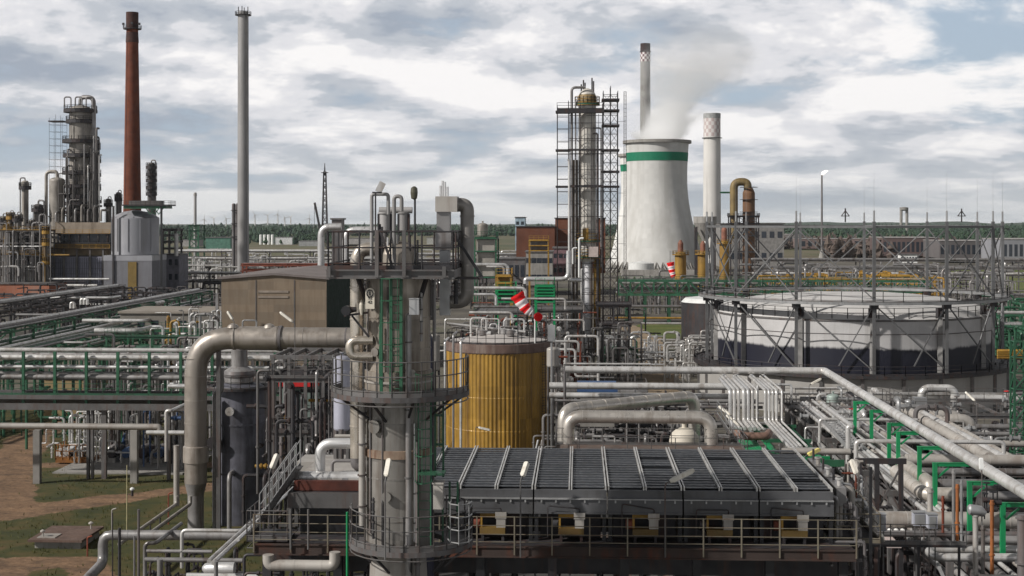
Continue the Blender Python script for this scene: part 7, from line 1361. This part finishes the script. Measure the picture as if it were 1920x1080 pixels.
# stairs right of the loops
T = thing('stair', 'steel stair climbing left towards the silver loop pipes', 'stair', P(1385, 845, 96)); a, e = P(1392, 846, 95), P(1345, 778, 98); b = MB()
for dy in (0, .9): b.bar(a+V((0, dy, 0)), e+V((0, dy, 0)), .06, .25)
for k in range(12): q = a.lerp(e, k/11); b.box(q.x-.15, q.x+.15, q.y+.05, q.y+.85, q.z-.02, q.z+.02)
b.build('flight', m_steel, T); b = MB(); b.rail([a, e], 1.0, .7, .025, 2, 5); b.build('railing', m_galv, T)
T = thing('stair', 'slatted steel stair right of the green rack', 'stair', P(1590, 850, 97)); a, e = P(1588, 838, 96), P(1545, 790, 104); b = MB()
for dx in (0, 1.0): b.bar(a+V((dx, 0, 0)), e+V((dx, 0, 0)), .08, .28)
for k in range(14): q = a.lerp(e, k/13); b.box(q.x+.05, q.x+.95, q.y-.15, q.y+.15, q.z-.02, q.z+.02)
b.build('flight', m_galv, T)
seamed('pipe', 'brown half ring pipe below the row of parallel bent pipes', [P(1380, 812, 101), P(1392, 812, 101)+V((0, -1.5, 0)), P(1432, 812, 101)+V((0, -1.5, 0)), P(1442, 812, 101)], .28, mat('brown_pipe_paint', (.20, .12, .09), .6), .4, 3, 14)
block('control_hut', 'low pale hut with a blue roof edge behind the silver loops', 'building', 1088, 1152, 735, 800, 134, 6, m_conc, mr=m_blue, win=(4, 1, .5, .4))
# ================================================================ steam over the cooling tower
tc_, trt, tz1 = tw
M = bpy.data.materials.new('steam'); M.use_nodes = True; N = M.node_tree.nodes; L = M.node_tree.links; N.clear()
geo = nd('ShaderNodeNewGeometry'); pos = geo.outputs['Position']; s2 = nd('ShaderNodeSeparateXYZ'); L.new(pos, s2.inputs[0])
H = 62.0; t = mth('DIVIDE', mth('SUBTRACT', s2.outputs[2], tz1-1.5), H)
cxx = mth('ADD', tc_.x+1, mth('ADD', mth('MULTIPLY', t, 14.0), mth('MULTIPLY', mth('MULTIPLY', t, t), 18.0)))
rad = mth('ADD', 13.5, mth('MULTIPLY', t, 22.0))
dx = mth('SUBTRACT', s2.outputs[0], cxx); dy = mth('SUBTRACT', s2.outputs[1], tc_.y-3)
d = mth('DIVIDE', mth('SQRT', mth('ADD', mth('MULTIPLY', dx, dx), mth('MULTIPLY', dy, dy))), rad)
n1_ = noise(pos, .045, 5, .6, .6)
den = mth('ADD', mth('SUBTRACT', 1.0, d), mth('MULTIPLY', mth('SUBTRACT', n1_, .5), 2.4))
den = mth('MULTIPLY', ramp(den, [(-.05, 0), (.5, 1)]), ramp(t, [(0, .55), (.12, .22), (.35, .05), (.7, .02), (.97, 0)], 'LINEAR'))
pv2 = nd('ShaderNodeVolumePrincipled', i_Anisotropy=.2); pv2.inputs['Color'].default_value = (1, 1, 1, 1); L.new(den, pv2.inputs['Density'])
L.new(pv2.outputs[0], nd('ShaderNodeOutputMaterial').inputs['Volume'])
b = MB(); pr = []
for k in range(13):
    q = k/12; pr.append((tc_.x+1+14*q+18*q*q, tc_.y-3, tz1-1.5+H*q))
b.sweep([pr[0]]+pr[1:], [trt-.9 if k == 0 else min(44, 16+5*k) for k in range(13)], 28); b.solo('steam', M, 'white steam drifting right from the cooling tower', 'steam', None, 'stuff')
# a puff beyond the scaffolded column
# ================================================================ more middle distance
tangle('dense grey and ochre pipework between yellow tank and scaffolded column', '', (890, 1070), (185, 240), 0, (3, 10), 120, (.08, .25), (m_pipew, m_yel, m_pipe, m_green), 61, stuff=True, ln=(1, 5))
tangle('dense rusty pipework between yellow tank and scaffolded column', '', (890, 1090), (180, 250), 0, (3, 11), 70, (.08, .2), (m_rust, m_steel), 62, stuff=True, ln=(1, 4))
tangle('dense dark pipework between yellow tank and scaffolded column', '', (1040, 1180), (200, 262), 0, (3, 9), 70, (.08, .2), (m_steel,), 68, stuff=True, ln=(1, 4))
frame('pipe_structure', 'grey steel stage left of the tall column skirt', 'frame', [X(p, 215) for p in (1000, 1030, 1060, 1090)], [212, 222], [4, 8, 11.5], m_steel, .25, .3, decks=(0, 1, 2), rails=(1, 2))
frame('pipe_structure', 'grey steel stage behind the windsock', 'frame', [X(p, 195) for p in (895, 925, 955, 985)], [192, 202], [5, 9.5, 12.5], m_steel, .25, .3, decks=(1, 2), rails=(1, 2))
frame('pipe_structure', 'dark steel stage right of the tall column foot', 'frame', [X(p, 255) for p in (1120, 1150, 1180)], [252, 260], [3, 6.5, 10], m_dark, .3, .35, decks=(0, 1, 2), rails=(1, 2))
slatbox('cooler_deck', 'low green manifold deck on the ground right of the tall column', 'cooler', 1135, 1195, 655, 676, 235, 4, m_green, m_alub, 3)
tangle('dense silver pipework on the sand left of the gasholder', '', (1265, 1345), (215, 245), 0, (2, 6.5), 60, (.08, .22), (m_pipew, m_yel, m_alub), 63, stuff=True, ln=(1, 4))
tangle('dense pale pipework right of the tall column foot', '', (1135, 1230), (225, 250), 0, (2, 6), 50, (.08, .2), (m_alub, m_steel), 64, stuff=True, ln=(1, 4))
tangle('dense ochre and grey pipework far behind the gasholder dome', '', (1430, 1760), (370, 420), 0, (4, 11), 150, (.15, .4), (m_yel, m_steel), 65, stuff=True, ln=(2, 9))
tangle('dense grey pipework far behind the gasholder dome', '', (1420, 1900), (375, 480), 0, (4, 13), 150, (.15, .45), (m_pipe, m_steel), 66, stuff=True, ln=(3, 12))
tangle('dense pale pipework far behind the brown shed', '', (340, 990), (460, 620), 0, (4, 13), 200, (.15, .5), (m_pipew, m_steel), 67, stuff=True, ln=(3, 14))
tangle('dense dark pipework far behind the brown shed', '', (330, 990), (380, 560), 0, (2, 9), 160, (.15, .4), (m_dark,), 69, stuff=True, ln=(3, 12))
tangle('dense dark pipework at the far right behind the gasholder cage', '', (1850, 1990), (240, 330), 0, (2, 9), 100, (.1, .35), (m_green, m_steel), 70, stuff=True, ln=(2, 8))
tangle('dense grey pipework before the cooling tower', '', (1160, 1420), (380, 470), 0, (3, 9), 130, (.12, .35), (m_steel, m_pipe), 71, stuff=True, ln=(2, 8))
tangle('dense dark pipework around the feet of the old distillation unit', '', (0, 320), (300, 390), 0, (2, 8), 160, (.1, .3), (m_dark,), 72, stuff=True, ln=(2, 8))
tangle('dense pale pipework climbing the old distillation unit', '', (2, 95), (397, 412), 5, (6, 22), 60, (.1, .28), (m_pipe,), 73, stuff=True, ln=(1, 4))
tangle('dense dark pipework climbing the distillation column', '', (128, 186), (412, 417), 22, (4, 30), 22, (.12, .28), (m_cold,), 74, stuff=True, ln=(.8, 3))
frame('pipe_structure', 'violet grey low steel stage at the gasholder foot left', 'frame', [X(p, 170) for p in (1060, 1110, 1160, 1210)], [168, 174], [2.5, 4.5], m_steel, .2, .24, decks=(1,), rails=(1,))

tangle('dense grey pipework right of the silo below the far racks', '', (330, 470), (300, 400), 0, (2, 7), 110, (.1, .3), (m_steel, m_pipe), 75, stuff=True, ln=(2, 8))
tangle('dense dark pipework behind the yellow tank roof', '', (860, 1010), (170, 200), 4, (3, 8), 70, (.06, .18), (m_steel,), 76, stuff=True, ln=(1, 4))
tangle('dense grey pipework on the yard before the gasholder', '', (1060, 1420), (128, 165), 0, (1.5, 6), 120, (.06, .2), (m_pipe,), 77, stuff=True, ln=(1, 5))
tangle('dense dark pipework on the yard before the gasholder', '', (1060, 1330), (128, 175), 0, (1, 5), 120, (.06, .2), (m_dark,), 78, stuff=True, ln=(1, 5))
tangle('dense dark pipework under the wide right rack', '', (1480, 1960), (76, 126), 1, (3, 7.5), 260, (.06, .2), (m_dark,), 79, stuff=True, ln=(.6, 3))
tangle('dense dark pipework among the steel stage left of the tower', '', (500, 680), (95, 125), 2, (3, 12), 110, (.05, .15), (m_dark,), 80, stuff=True, ln=(.6, 3))
tangle('dense grey pipework behind the green posted rack', '', (150, 700), (145, 185), 0, (3, 11), 150, (.06, .2), (m_steel,), 81, stuff=True, ln=(.6, 4))
# ================================================================ air between here and the horizon
hm = bpy.data.materials.new('hazy_air'); hm.use_nodes = True; hm.node_tree.nodes.clear()
pv_ = hm.node_tree.nodes.new('ShaderNodeVolumePrincipled'); pv_.inputs['Color'].default_value = (.80, .88, .95, 1); pv_.inputs['Density'].default_value = .000035; pv_.inputs['Anisotropy'].default_value = .3
ho = hm.node_tree.nodes.new('ShaderNodeOutputMaterial'); hm.node_tree.links.new(pv_.outputs[0], ho.inputs['Volume'])
MB().box(-9500, 9500, -100, 12500, -4, 260).solo('haze', hm, kind='stuff')
